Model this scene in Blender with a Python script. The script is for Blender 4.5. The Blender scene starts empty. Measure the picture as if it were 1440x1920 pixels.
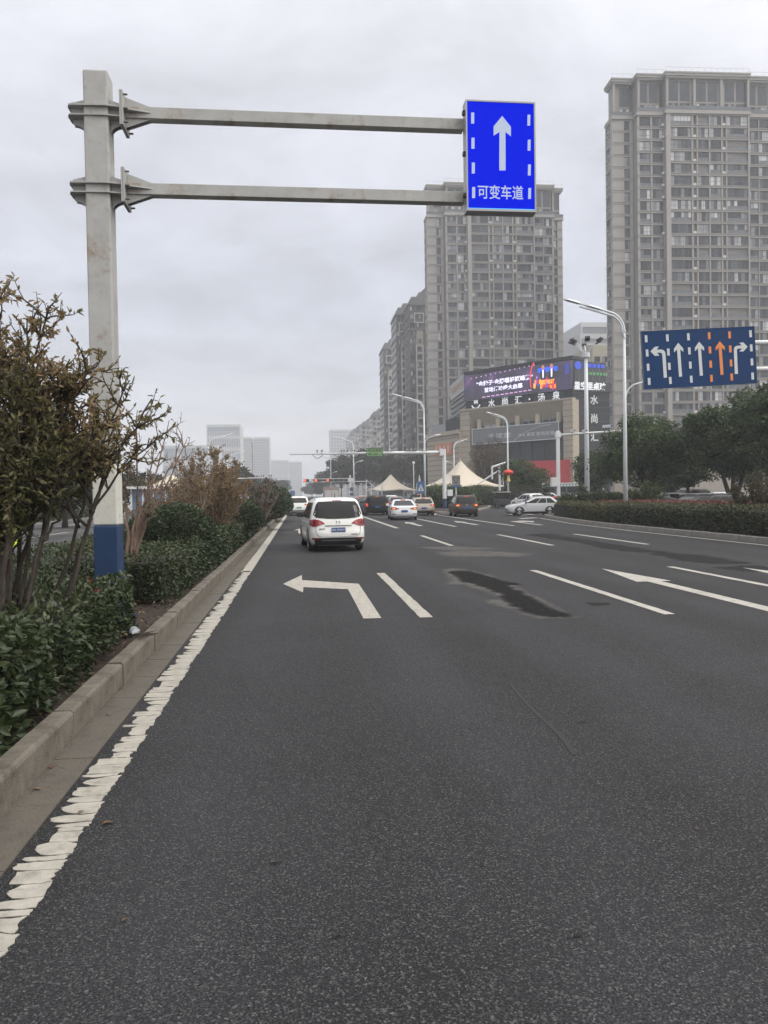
import bpy, bmesh, math, random
import numpy as np
from mathutils import Vector, Matrix

# ------------------------------------------------------------------ camera, sky, sun, exposure
scene = bpy.context.scene
CAM_H, FPX, CX, CY = 1.65, 1450.0, 720.0, 960.0
ROWS = np.array([[0.9940709134153904, 0.017893276441477028, -0.10725133919760725],
                 [-0.10762238599958711, 0.021250280038135033, -0.9939647114611548],
                 [-0.015506164362833228, 0.9996140536509527, 0.023050002391823688]])
cam_data = bpy.data.cameras.new('camera')
cam = bpy.data.objects.new('camera', cam_data)
scene.collection.objects.link(cam)
M4 = Matrix.Identity(4)
for i in range(3):
    for j in range(3):
        M4[i][j] = ROWS[i][j]
M4[2][3] = CAM_H
cam.matrix_world = M4
cam_data.lens = 36.0 * FPX / 1920.0
cam_data.sensor_width = 36.0
cam_data.clip_start = 0.05
cam_data.clip_end = 6000.0
scene.camera = cam

def at(px, py, Y):
    """point of the plane y = Y seen at a photograph pixel"""
    r = ROWS @ np.array([(px - CX) / FPX, -(py - CY) / FPX, -1.0])
    t = Y / r[1]
    return Vector((r[0] * t, Y, CAM_H + r[2] * t))
def gr(px, py, z=0.0):
    """point of the level plane z seen at a photograph pixel"""
    r = ROWS @ np.array([(px - CX) / FPX, -(py - CY) / FPX, -1.0])
    t = (z - CAM_H) / r[2]
    return Vector((r[0] * t, r[1] * t, z))

SUN_EL, SUN_AZ = math.radians(45), math.radians(120)     # azimuth from +Y towards +X
world = bpy.data.worlds.new('World'); scene.world = world
world.use_nodes = True
wn = world.node_tree; wn.nodes.clear()
def wnode(t, **k):
    n = wn.nodes.new(t)
    for a, b in k.items(): setattr(n, a, b)
    return n
w_out = wnode('ShaderNodeOutputWorld'); w_bg = wnode('ShaderNodeBackground')
w_bg.inputs['Strength'].default_value = 0.10
sky = wnode('ShaderNodeTexSky', sky_type='NISHITA', sun_disc=False)
sky.sun_elevation = SUN_EL; sky.sun_rotation = SUN_AZ; sky.dust_density = 4.0; sky.air_density = 1.5
tc = wnode('ShaderNodeTexCoord')
sep = wnode('ShaderNodeSeparateXYZ'); wn.links.new(tc.outputs['Generated'], sep.inputs[0])
# overcast: a cloud layer whose brightness rises gently from the horizon to the zenith
ramp = wnode('ShaderNodeValToRGB'); cr = ramp.color_ramp
cr.elements[0].position = 0.0; cr.elements[0].color = (.51, .52, .57, 1)
cr.elements[1].position = 1.0; cr.elements[1].color = (1.30, 1.31, 1.36, 1)
e = cr.elements.new(.22); e.color = (.52, .548, .632, 1)
e = cr.elements.new(.52); e.color = (.70, .71, .768, 1)
wn.links.new(sep.outputs['Z'], ramp.inputs[0])
# cloud sheet seen in perspective: divide the direction by its height
dv = wnode('ShaderNodeVectorMath', operation='DIVIDE')
mz = wnode('ShaderNodeMath', operation='ADD'); mz.inputs[1].default_value = 0.22
mzx = wnode('ShaderNodeMath', operation='MAXIMUM'); mzx.inputs[1].default_value = 0.0
wn.links.new(sep.outputs['Z'], mzx.inputs[0]); wn.links.new(mzx.outputs[0], mz.inputs[0])
cmb = wnode('ShaderNodeCombineXYZ')
for k in 'XYZ': wn.links.new(mz.outputs[0], cmb.inputs[k])
wn.links.new(tc.outputs['Generated'], dv.inputs[0]); wn.links.new(cmb.outputs[0], dv.inputs[1])
nz = wnode('ShaderNodeTexNoise'); nz.inputs['Scale'].default_value = 2.9; nz.inputs['Detail'].default_value = 6
nz.inputs['Roughness'].default_value = .55; nz.inputs['Distortion'].default_value = .3
wn.links.new(dv.outputs[0], nz.inputs['Vector'])
nr = wnode('ShaderNodeMapRange'); nr.inputs['From Min'].default_value = .3; nr.inputs['From Max'].default_value = .72
nr.inputs['To Min'].default_value = .83; nr.inputs['To Max'].default_value = 1.20
wn.links.new(nz.outputs['Fac'], nr.inputs['Value'])
mul = wnode('ShaderNodeVectorMath', operation='MULTIPLY')
wn.links.new(ramp.outputs[0], mul.inputs[0])
c3 = wnode('ShaderNodeCombineXYZ')
for k in 'XYZ': wn.links.new(nr.outputs[0], c3.inputs[k])
wn.links.new(c3.outputs[0], mul.inputs[1])
# the veiled sun: a broad warm brightening of the cloud
sdir = Vector((math.sin(SUN_AZ) * math.cos(SUN_EL), math.cos(SUN_AZ) * math.cos(SUN_EL), math.sin(SUN_EL)))
dot = wnode('ShaderNodeVectorMath', operation='DOT_PRODUCT'); dot.inputs[1].default_value = sdir
wn.links.new(tc.outputs['Generated'], dot.inputs[0])
gl = wnode('ShaderNodeMapRange', interpolation_type='SMOOTHSTEP'); gl.inputs['From Min'].default_value = .20; gl.inputs['From Max'].default_value = 1.0
wn.links.new(dot.outputs['Value'], gl.inputs['Value'])
glc = wnode('ShaderNodeVectorMath', operation='SCALE'); glc.inputs[0].default_value = (1.15, 1.05, .88)
wn.links.new(gl.outputs[0], glc.inputs['Scale'])
add = wnode('ShaderNodeVectorMath', operation='ADD')
wn.links.new(mul.outputs[0], add.inputs[0]); wn.links.new(glc.outputs[0], add.inputs[1])
sc10 = wnode('ShaderNodeVectorMath', operation='SCALE'); sc10.inputs['Scale'].default_value = 11.9
wn.links.new(add.outputs[0], sc10.inputs[0])
mixw = wnode('ShaderNodeMixRGB'); mixw.inputs[0].default_value = .96
wn.links.new(sky.outputs[0], mixw.inputs[1]); wn.links.new(sc10.outputs[0], mixw.inputs[2])
wn.links.new(mixw.outputs[0], w_bg.inputs['Color']); wn.links.new(w_bg.outputs[0], w_out.inputs[0])

sun_d = bpy.data.lights.new('sun', 'SUN'); sun_d.energy = 1.3; sun_d.angle = math.radians(25); sun_d.color = (1, .97, .93)
sun = bpy.data.objects.new('sun', sun_d); scene.collection.objects.link(sun)
sun.rotation_euler = (-sdir).to_track_quat('-Z', 'Y').to_euler()
scene.view_settings.view_transform = 'Standard'
scene.view_settings.look = 'None'
scene.view_settings.exposure = 0.0
scene.view_settings.gamma = 1.0
scene.view_settings.use_curve_mapping = False
scene.render.engine = 'CYCLES'
scene.cycles.max_bounces = 6
scene.cycles.transparent_max_bounces = 6
scene.cycles.volume_bounces = 1
scene.cycles.use_denoising = True

# ------------------------------------------------------------------ helpers
C = scene.collection
rng = np.random.default_rng(7)
random.seed(11)

def link(name, data, parent=None, loc=None, rz=None):
    o = bpy.data.objects.new(name, data); C.objects.link(o)
    if parent is not None: o.parent = parent
    if loc is not None: o.location = loc
    if rz is not None: o.rotation_euler = (0, 0, rz)
    return o
def tag(o, label=None, cat=None, group=None, kind=None):
    if label: o['label'] = label
    if cat: o['category'] = cat
    if group: o['group'] = group
    if kind: o['kind'] = kind
    return o
def thing(name, label, cat, loc=(0, 0, 0), rz=0.0, group=None):
    return tag(link(name, None, None, loc, rz), label, cat, group)
def copy_tree(o, parent=None):
    c = o.copy(); C.objects.link(c); c.parent = parent
    for ch in list(o.children): copy_tree(ch, c)
    return c

class MB:
    def __init__(s): s.v = []; s.f = []; s.m = []
    def add(s, vs, fs, m=0):
        b = len(s.v); s.v += [tuple(p) for p in vs]
        for f in fs: s.f.append([i + b for i in f]); s.m.append(m)
        return s
    def box(s, x0, x1, y0, y1, z0, z1, m=0):
        return s.add([(x0,y0,z0),(x1,y0,z0),(x1,y1,z0),(x0,y1,z0),(x0,y0,z1),(x1,y0,z1),(x1,y1,z1),(x0,y1,z1)],
            [(0,3,2,1),(4,5,6,7),(0,1,5,4),(1,2,6,5),(2,3,7,6),(3,0,4,7)], m)
    def cyl(s, p0, p1, r0, r1=None, n=10, m=0, cap=True):
        return s.tube([p0, p1], [r0, r0 if r1 is None else r1], n, m, cap)
    def tube(s, pts, rad, n=8, m=0, cap=True):
        pts = [Vector(p) for p in pts]
        if not hasattr(rad, '__len__'): rad = [rad] * len(pts)
        vs = []; fs = []; prev = None
        for i, p in enumerate(pts):
            d = (pts[min(i+1, len(pts)-1)] - pts[max(i-1, 0)])
            if d.length < 1e-9: d = Vector((0,0,1))
            d.normalize()
            if prev is None:
                a = d.orthogonal().normalized() if abs(d.z) < .999 else Vector((1,0,0))
            else:
                a = prev - d * prev.dot(d)
                a = a.normalized() if a.length > 1e-6 else d.orthogonal().normalized()
            prev = a; b = d.cross(a)
            for k in range(n):
                t = 2*math.pi*(k+.5)/n
                vs.append(p + (a*math.cos(t) + b*math.sin(t))*rad[i])
        for i in range(len(pts)-1):
            for k in range(n):
                fs.append((i*n+k, i*n+(k+1)%n, (i+1)*n+(k+1)%n, (i+1)*n+k))
        if cap:
            fs.append(tuple(range(n-1, -1, -1))); o = (len(pts)-1)*n; fs.append(tuple(range(o, o+n)))
        return s.add(vs, fs, m)
    def prism(s, poly, axis, a0, a1, m=0):
        """poly: 2d points; axis the extrusion axis: 'y' -> (x,z), 'z' -> (x,y), 'x' -> (y,z)"""
        def p3(p, a):
            return {'y': (p[0], a, p[1]), 'z': (p[0], p[1], a), 'x': (a, p[0], p[1])}[axis]
        n = len(poly)
        vs = [p3(p, a0) for p in poly] + [p3(p, a1) for p in poly]
        fs = [tuple(range(n-1, -1, -1)), tuple(range(n, 2*n))]
        for k in range(n): fs.append((k, (k+1) % n, n+(k+1) % n, n+k))
        return s.add(vs, fs, m)
    def disc(s, c, r, axis, n=16, m=0, rx=None):
        c = Vector(c); vs = []
        for k in range(n):
            t = 2*math.pi*k/n; a, b = r*math.cos(t), (rx or r)*math.sin(t)
            vs.append(c + {'y': Vector((a,0,b)), 'x': Vector((0,a,b)), 'z': Vector((a,b,0))}[axis])
        return s.add(vs, [tuple(range(n))], m)
    def lathe(s, prof, c=(0,0,0), n=16, m=0):
        vs = []; fs = []
        for r, z in prof:
            for k in range(n):
                t = 2*math.pi*k/n; vs.append((c[0]+r*math.cos(t), c[1]+r*math.sin(t), c[2]+z))
        for i in range(len(prof)-1):
            for k in range(n): fs.append((i*n+k, i*n+(k+1)%n, (i+1)*n+(k+1)%n, (i+1)*n+k))
        return s.add(vs, fs, m)
    def mesh(s, name, mats, smooth=False):
        me = bpy.data.meshes.new(name); me.from_pydata(s.v, [], s.f)
        for mt in (mats if isinstance(mats, (list, tuple)) else [mats]): me.materials.append(mt)
        if any(s.m): me.polygons.foreach_set('material_index', s.m)
        if smooth: me.polygons.foreach_set('use_smooth', [True]*len(me.polygons))
        me.update(); return me
    def build(s, name, mats, parent=None, loc=None, rz=None, smooth=False, bevel=0.0):
        o = link(name, s.mesh(name, mats, smooth), parent, loc, rz)
        if bevel:
            b = o.modifiers.new('bevel', 'BEVEL'); b.width = bevel; b.segments = 2; b.limit_method = 'ANGLE'
        return o

def np_mesh(name, V, Q, mats, rnd=None, smooth=False):
    """numpy verts + quads (fast path for leaves)"""
    me = bpy.data.meshes.new(name)
    nq, k = Q.shape
    me.vertices.add(len(V)); me.vertices.foreach_set('co', np.ascontiguousarray(V, dtype=np.float32).ravel())
    me.loops.add(nq*k); me.loops.foreach_set('vertex_index', np.ascontiguousarray(Q, dtype=np.int32).ravel())
    me.polygons.add(nq); me.polygons.foreach_set('loop_start', np.arange(0, nq*k, k, dtype=np.int32))
    for mt in (mats if isinstance(mats, (list, tuple)) else [mats]): me.materials.append(mt)
    if rnd is not None:
        a = me.attributes.new('rnd', 'FLOAT', 'POINT'); a.data.foreach_set('value', np.ascontiguousarray(rnd, dtype=np.float32))
    me.update(calc_edges=True); me.validate()
    return me

# ------------------------------------------------------------------ materials
MATS = {}
def mat(name, col, rough=.6, metal=0.0, var=0.0, vscale=3.0, bump=0.0, bscale=40.0, spec=None, coat=0.0, emit=None, estr=1.0, dirt=None, dscale=1.2, dlo=.5, dhi=.75):
    if name in MATS: return MATS[name]
    m = bpy.data.materials.new(name); m.use_nodes = True; MATS[name] = m
    nt = m.node_tree; b = nt.nodes['Principled BSDF']; L = nt.links.new
    b.inputs['Base Color'].default_value = (*col, 1); b.inputs['Roughness'].default_value = rough; b.inputs['Metallic'].default_value = metal
    if spec is not None: b.inputs['Specular IOR Level'].default_value = spec
    if coat: b.inputs['Coat Weight'].default_value = coat; b.inputs['Coat Roughness'].default_value = .05
    if emit: b.inputs['Emission Color'].default_value = (*emit, 1); b.inputs['Emission Strength'].default_value = estr
    t = nt.nodes.new('ShaderNodeTexCoord'); last = None
    if var:
        n = nt.nodes.new('ShaderNodeTexNoise'); n.inputs['Scale'].default_value = vscale; n.inputs['Detail'].default_value = 6; n.inputs['Roughness'].default_value = .65
        L(t.outputs['Object'], n.inputs['Vector'])
        mr = nt.nodes.new('ShaderNodeMapRange'); mr.inputs['From Min'].default_value = .25; mr.inputs['From Max'].default_value = .75
        mr.inputs['To Min'].default_value = 1-var; mr.inputs['To Max'].default_value = 1+var
        L(n.outputs['Fac'], mr.inputs['Value'])
        v = nt.nodes.new('ShaderNodeVectorMath'); v.operation = 'SCALE'; v.inputs[0].default_value = col
        L(mr.outputs[0], v.inputs['Scale']); last = v.outputs[0]
    if dirt:
        n = nt.nodes.new('ShaderNodeTexNoise'); n.inputs['Scale'].default_value = dscale; n.inputs['Detail'].default_value = 8; n.inputs['Roughness'].default_value = .7
        L(t.outputs['Object'], n.inputs['Vector'])
        mr = nt.nodes.new('ShaderNodeMapRange'); mr.inputs['From Min'].default_value = dlo; mr.inputs['From Max'].default_value = dhi
        L(n.outputs['Fac'], mr.inputs['Value'])
        mx = nt.nodes.new('ShaderNodeMixRGB'); mx.inputs[1].default_value = (*col, 1); mx.inputs[2].default_value = (*dirt, 1)
        if last: L(last, mx.inputs[1])
        L(mr.outputs[0], mx.inputs[0]); last = mx.outputs[0]
    if last: L(last, b.inputs['Base Color'])
    if bump:
        n = nt.nodes.new('ShaderNodeTexNoise'); n.inputs['Scale'].default_value = bscale; n.inputs['Detail'].default_value = 4
        L(t.outputs['Object'], n.inputs['Vector'])
        bp = nt.nodes.new('ShaderNodeBump'); bp.inputs['Strength'].default_value = bump; bp.inputs['Distance'].default_value = .02
        L(n.outputs['Fac'], bp.inputs['Height']); L(bp.outputs[0], b.inputs['Normal'])
    return m

def leaf_mat(name, cols, rough=.45, trans=.25):
    """leaf colour picked per leaf from a ramp by the stored attribute"""
    if name in MATS: return MATS[name]
    m = bpy.data.materials.new(name); m.use_nodes = True; MATS[name] = m
    nt = m.node_tree; b = nt.nodes['Principled BSDF']; L = nt.links.new
    a = nt.nodes.new('ShaderNodeAttribute'); a.attribute_name = 'rnd'
    r = nt.nodes.new('ShaderNodeValToRGB'); cr = r.color_ramp
    cr.elements[0].position = 0; cr.elements[0].color = (*cols[0], 1)
    cr.elements[1].position = 1; cr.elements[1].color = (*cols[-1], 1)
    for i, c in enumerate(cols[1:-1]):
        e = cr.elements.new((i+1)/(len(cols)-1)); e.color = (*c, 1)
    L(a.outputs['Fac'], r.inputs[0]); L(r.outputs[0], b.inputs['Base Color'])
    b.inputs['Roughness'].default_value = rough
    b.inputs['Specular IOR Level'].default_value = .35
    tr = nt.nodes.new('ShaderNodeBsdfTranslucent'); L(r.outputs[0], tr.inputs['Color'])
    mx = nt.nodes.new('ShaderNodeMixShader'); mx.inputs[0].default_value = trans
    L(b.outputs[0], mx.inputs[1]); L(tr.outputs[0], mx.inputs[2]); L(mx.outputs[0], nt.nodes['Material Output'].inputs[0])
    return m

def glow_mat(name, col, strength):
    if name in MATS: return MATS[name]
    m = bpy.data.materials.new(name); m.use_nodes = True; MATS[name] = m
    b = m.node_tree.nodes['Principled BSDF']
    b.inputs['Base Color'].default_value = (col[0]*.3, col[1]*.3, col[2]*.3, 1); b.inputs['Roughness'].default_value = .4
    b.inputs['Emission Color'].default_value = (*col, 1); b.inputs['Emission Strength'].default_value = strength
    return m

def text_mesh(name, body, m, width=None, height=None, bold=0.0, extrude=0.0):
    """letters as a mesh, centred, in the x-z plane facing -y, scaled to a width and height"""
    cu = bpy.data.curves.new('lettering', 'FONT'); cu.body = body; cu.size = 1.0; cu.extrude = extrude; cu.offset = bold
    cu.resolution_u = 3; cu.align_x = 'LEFT'
    o = bpy.data.objects.new('lettering', cu); C.objects.link(o)
    bpy.context.view_layer.update()
    me = bpy.data.meshes.new_from_object(o.evaluated_get(bpy.context.evaluated_depsgraph_get()))
    bpy.data.objects.remove(o); bpy.data.curves.remove(cu)
    n = len(me.vertices); co = np.empty(n*3, dtype=np.float32); me.vertices.foreach_get('co', co); co = co.reshape(-1, 3)
    if n:
        mn, mxv = co.min(0), co.max(0); c = (mn+mxv)/2; e = mxv-mn
        sx = width/e[0] if width else (height/e[1] if height else 1); sy = height/e[1] if height else sx
        out = np.stack([(co[:,0]-c[0])*sx, -(co[:,2])*min(sx,sy), (co[:,1]-c[1])*sy], 1)
        me.vertices.foreach_set('co', np.ascontiguousarray(out, dtype=np.float32).ravel())
    me.name = name; me.materials.clear(); me.materials.append(m); me.update()
    return me
def text(name, body, m, parent, loc, width=None, height=None, rz=0.0, bold=0.0, extrude=0.0):
    return link(name, text_mesh(name, body, m, width, height, bold, extrude), parent, loc, rz)
# ------------------------------------------------------------------ setting: ground, roads, kerbs, markings
def asphalt_mat(name, base, light, warm=1.0):
    m = bpy.data.materials.new(name); m.use_nodes = True; MATS[name] = m
    nt = m.node_tree; b = nt.nodes['Principled BSDF']; L = nt.links.new; N = nt.nodes.new
    t = N('ShaderNodeTexCoord')
    vo = N('ShaderNodeTexVoronoi'); vo.inputs['Scale'].default_value = 140; L(t.outputs['Object'], vo.inputs['Vector'])
    sp = N('ShaderNodeSeparateColor'); L(vo.outputs['Color'], sp.inputs[0])
    r1 = N('ShaderNodeMapRange'); r1.inputs['From Min'].default_value = .40; r1.inputs['From Max'].default_value = 1.0; r1.inputs['To Max'].default_value = 1
    L(sp.outputs[0], r1.inputs['Value'])
    pw = N('ShaderNodeMath'); pw.operation = 'POWER'; pw.inputs[1].default_value = 2.6; L(r1.outputs[0], pw.inputs[0])
    # stones only show where the binder has worn
    n1 = N('ShaderNodeTexNoise'); n1.inputs['Scale'].default_value = 55; n1.inputs['Detail'].default_value = 5; L(t.outputs['Object'], n1.inputs['Vector'])
    r2 = N('ShaderNodeMapRange'); r2.inputs['From Min'].default_value = .30; r2.inputs['From Max'].default_value = .62; L(n1.outputs['Fac'], r2.inputs['Value'])
    mu = N('ShaderNodeMath'); mu.operation = 'MULTIPLY'; L(pw.outputs[0], mu.inputs[0]); L(r2.outputs[0], mu.inputs[1])
    # broad wear: stretched along the traffic
    mp = N('ShaderNodeMapping'); mp.inputs['Scale'].default_value = (.9, .10, 1); L(t.outputs['Object'], mp.inputs[0])
    n2 = N('ShaderNodeTexNoise'); n2.inputs['Scale'].default_value = 1.0; n2.inputs['Detail'].default_value = 6; n2.inputs['Roughness'].default_value = .6; L(mp.outputs[0], n2.inputs['Vector'])
    n3 = N('ShaderNodeTexNoise'); n3.inputs['Scale'].default_value = .45; n3.inputs['Detail'].default_value = 7; n3.inputs['Roughness'].default_value = .62; L(t.outputs['Object'], n3.inputs['Vector'])
    av = N('ShaderNodeMath'); av.operation = 'ADD'; L(n2.outputs['Fac'], av.inputs[0]); L(n3.outputs['Fac'], av.inputs[1])
    r3 = N('ShaderNodeMapRange'); r3.inputs['From Min'].default_value = .7; r3.inputs['From Max'].default_value = 1.3; r3.inputs['To Min'].default_value = .62; r3.inputs['To Max'].default_value = 1.42
    L(av.outputs[0], r3.inputs['Value'])
    # wheel tracks: each 3.1 m lane carries two slightly polished, paler bands
    sx = N('ShaderNodeSeparateXYZ'); L(t.outputs['Object'], sx.inputs[0])
    ph = N('ShaderNodeMath'); ph.operation = 'MULTIPLY_ADD'; ph.inputs[1].default_value = 2*math.pi/1.55; ph.inputs[2].default_value = 1.9
    wob = N('ShaderNodeMath'); wob.operation = 'MULTIPLY_ADD'; wob.inputs[1].default_value = .7; L(n2.outputs['Fac'], wob.inputs[0]); L(sx.outputs['X'], wob.inputs[2]); L(wob.outputs[0], ph.inputs[0])
    sn = N('ShaderNodeMath'); sn.operation = 'SINE'; L(ph.outputs[0], sn.inputs[0])
    wt = N('ShaderNodeMath'); wt.operation = 'MULTIPLY_ADD'; wt.inputs[1].default_value = .18; wt.inputs[2].default_value = 1.0; L(sn.outputs[0], wt.inputs[0])
    r3w = N('ShaderNodeMath'); r3w.operation = 'MULTIPLY'; L(r3.outputs[0], r3w.inputs[0]); L(wt.outputs[0], r3w.inputs[1])
    n4 = N('ShaderNodeTexNoise'); n4.inputs['Scale'].default_value = 110; n4.inputs['Detail'].default_value = 2; L(t.outputs['Object'], n4.inputs['Vector'])
    r4 = N('ShaderNodeMapRange'); r4.inputs['From Min'].default_value = .3; r4.inputs['From Max'].default_value = .7; r4.inputs['To Min'].default_value = .25; r4.inputs['To Max'].default_value = 1.75
    L(n4.outputs['Fac'], r4.inputs['Value'])
    k = N('ShaderNodeMath'); k.operation = 'MULTIPLY'; L(r3w.outputs[0], k.inputs[0]); L(r4.outputs[0], k.inputs[1])
    bs = N('ShaderNodeVectorMath'); bs.operation = 'SCALE'; bs.inputs[0].default_value = base; L(k.outputs[0], bs.inputs['Scale'])
    mx = N('ShaderNodeMixRGB'); mx.inputs[2].default_value = (*light, 1); L(bs.outputs[0], mx.inputs[1]); L(mu.outputs[0], mx.inputs[0])
    L(mx.outputs[0], b.inputs['Base Color'])
    b.inputs['Roughness'].default_value = .82; b.inputs['Specular IOR Level'].default_value = .28
    bp = N('ShaderNodeBump'); bp.inputs['Strength'].default_value = .55; bp.inputs['Distance'].default_value = .006
    L(vo.outputs['Distance'], bp.inputs['Height']); L(bp.outputs[0], b.inputs['Normal'])
    return m
M_ASPH = asphalt_mat('asphalt', (.0170, .0173, .0196), (.118, .118, .119))
M_ASPH2 = asphalt_mat('old_asphalt', (.06, .06, .063), (.2, .2, .19))
M_CONC = mat('kerb_concrete', (.150, .133, .108), .85, var=.28, vscale=5, bump=.35, bscale=70, dirt=(.055, .047, .037), dscale=4.5, dlo=.42, dhi=.72)
M_CONC2 = mat('gutter_concrete', (.12, .105, .086), .85, var=.35, vscale=3, bump=.4, bscale=60, dirt=(.05, .044, .037), dscale=3.0, dlo=.40, dhi=.66)
M_PAVE = mat('paving', (.22, .21, .20), .85, var=.2, vscale=.6)
M_SOIL = mat('soil', (.030, .021, .015), .95, var=.5, vscale=9, bump=1.0, bscale=30)
M_PAINT = mat('road_paint', (.345, .325, .285), .7, var=.28, vscale=9, bump=.2, bscale=90, dirt=(.15, .138, .12), dscale=11, dlo=.54, dhi=.74)
M_PAINTF = mat('road_paint_worn', (.38, .362, .325), .7, var=.2, vscale=2, dirt=(.06, .06, .058), dscale=9, dlo=.55, dhi=.72)

def sheet(name, poly, z, m, parent=None, kind='structure'):
    b = MB(); b.add([(x, y, z) for x, y in poly], [tuple(range(len(poly)))])
    o = b.build(name, m, parent)
    if parent is None: o['kind'] = kind
    return o
ground = sheet('ground', [(-1500, -200), (1500, -200), (1500, 3000), (-1500, 3000)], -.30, M_ASPH2)
# the carriageway: a raised slab that widens into the side street past the planted verge
road = MB().prism([(-1.33, -25), (13.80, -25), (13.80, 30), (14.3, 38), (15.6, 48.5), (17, 49.2), (75, 50.0), (75, 135), (24, 135), (24, 900), (-1.33, 900)], 'z', -.29, 0).build('road', M_ASPH)
tag(road, 'dark asphalt carriageway with white lane markings', kind='structure')
road_far = MB().prism([(-17.0, -25), (-5.4, -25), (-5.4, 900), (-17.0, 900)], 'z', -.29, -.002).build('opposite_road', M_ASPH2)
tag(road_far, 'grey opposite carriageway beyond the planted median', kind='structure')

# median: soil between kerbs
X_K = -1.58
soil = MB()
for i in range(46):
    y0, y1 = -4 + i*3.0, -4 + (i+1)*3.0
    soil.add([(-5.3, y0, .03), (-1.70, y0, .03), (-1.70, y1, .03), (-5.3, y1, .03)], [(0, 1, 2, 3)])
# uneven bed: displaced grid near the camera
V = []; Q = []
nx, ny = 40, 150
gx = np.linspace(-5.25, -1.705, nx); gy = np.linspace(1.5, 19.5, ny)
for j, y in enumerate(gy):
    for i, x in enumerate(gx):
        h = .09 + .05*math.sin(x*1.1+1) + .02*math.sin(y*2.1+x*3) + random.uniform(-.012, .02)
        if i == nx-1: h = .14
        V.append((x, y, h))
Q = [(j*nx+i, j*nx+i+1, (j+1)*nx+i+1, (j+1)*nx+i) for j in range(ny-1) for i in range(nx-1)]
soil.add(V, Q)
tag(soil.build('median_bed', M_SOIL), 'dark soil bed of the planted median', kind='structure')

# kerb stones of the median, one by one, and the concrete gutter slabs at their foot
kerb = tag(link('median_kerb', None), 'weathered concrete kerb of the planted median', kind='structure')
def kerb_mesh(L):
    w, h, ch = .135, .20, .025
    prof = [(0, -.25), (0, h-ch), (-ch*.35, h-ch*.35), (-ch, h), (-w, h), (-w, -.25)]
    b = MB(); g = .010
    b.prism([(p[0], p[1]) for p in prof], 'y', g, L-g)
    return b
kms = []
for v in range(4):
    b = kerb_mesh(.75)
    b.v = [(x + random.uniform(-.003, .003), y + random.uniform(-.003, .003), z + (random.uniform(-.004, .004) if z > .1 else 0)) for x, y, z in b.v]
    kms.append(b.mesh('kerb_stone', M_CONC))
for i in range(150):
    o = link('kerb_stone', kms[i % 4] if i % 7 else kms[(i//7) % 4], kerb, (X_K + random.uniform(-.008, .008), 1.0 + i*.75, random.uniform(-.006, .004)))
MB().box(X_K-.135, X_K, 113.5, 800, -.25, .2).build('kerb_run', M_CONC, kerb)
MB().box(-5.42, -5.28, -4, 800, -.25, .17).build('kerb_run', M_CONC, kerb)
kcore = MB().box(X_K-.12, X_K-.012, .9, 113.5, -.25, .17).build('kerb_bedding', mat('joint_dark', (.04, .035, .03), .95), kerb)
gutter = tag(link('gutter', None), 'strip of stained concrete gutter slabs beside the kerb', kind='structure')
gm = []
for v in range(3):
    b = MB().box(0, .243, .004, .746, -.25, .004); gm.append(b.mesh('gutter_slab', M_CONC2))
for i in range(100):
    link('gutter_slab', gm[i % 3], gutter, (X_K+.003, 1.3 + i*.75, random.uniform(-.003, .003)))
MB().box(X_K+.003, -1.334, 76.3, 800, -.25, .003).build('gutter_run', M_CONC2, gutter)
MB().box(X_K+.003, -1.338, -25, 76.3, -.28, -.012).build('gutter_bedding', mat('joint_dark', (.04, .035, .03), .95), gutter)

# edge line: thick paint broken into chunks near the camera
edge = tag(link('edge_line', None, road), kind=None)
def wavy(amp, n):
    a1, a2, p1, p2 = random.uniform(-amp, amp), random.uniform(-amp, amp)*.6, random.uniform(0, 6), random.uniform(0, 6)
    return [a1*math.sin(2.2*k/(n-1)+p1) + a2*math.sin(6*k/(n-1)+p2) + random.uniform(-.004, .004) for k in range(n)]
NXC = 9
ys_ = [2.02]
while ys_[-1] < 17.0: ys_.append(ys_[-1] + random.choice([.05, .07, .09, .12, .15, .18, .22])*(1 if ys_[-1] < 8 else 1.2))
cur0 = wavy(.02, NXC)
for i in range(len(ys_)-1):
    y0, y1 = ys_[i], ys_[i+1]; h_ = y1-y0; cur1 = wavy(min(.022, h_*.16), NXC); cur1 = [min(max(c, -.3*h_), .3*h_) for c in cur1]
    xl = -1.312 + random.choice([0, .01, .02, .04, .06, .085]); xr = -1.088 - random.choice([0, 0, .008, .02])
    gl_ = random.choice([.004, .012, .03, .05, .07])*min(1, h_/.12)*.5; gr_ = random.choice([.001, .004, .009, .018])*.5
    tap = random.choice([.15, .4, .7, 1.0, 1.0])*min(.07, h_*.42)
    lo = []; hi = []
    for k in range(NXC):
        u = k/(NXC-1); gap = gr_ + gl_*(1-u)**2
        x = xl + (xr-xl)*u
        t0 = tap*max(0, 1-u*3)**1.6
        lo.append((x+random.uniform(-.004, .004), y0+cur0[k]+gap+t0)); hi.append((x+random.uniform(-.004, .004), y1+cur1[k]-gap-t0*random.uniform(.3, 1)))
    ok = all(a_[1] < b__[1]-.004 for a_, b__ in zip(lo, hi))
    if not ok: lo = [(x, y0+.003) for x, _ in lo]; hi = [(x, y1-.003) for x, _ in hi]
    right = [(xr + random.uniform(-.014, .004), lo[-1][1] + (hi[-1][1]-lo[-1][1])*s_) for s_ in (.25, .5, .75)]
    left = [(xl + random.uniform(-.012, .012), lo[0][1] + (hi[0][1]-lo[0][1])*s_) for s_ in (.7, .35)]
    MB().prism(lo + right + hi[::-1] + left, 'z', .0015, .0055).build('paint_chunk', M_PAINT, edge)
    cur0 = cur1
pts_l = []; pts_r = []
yy = 17.0
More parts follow.
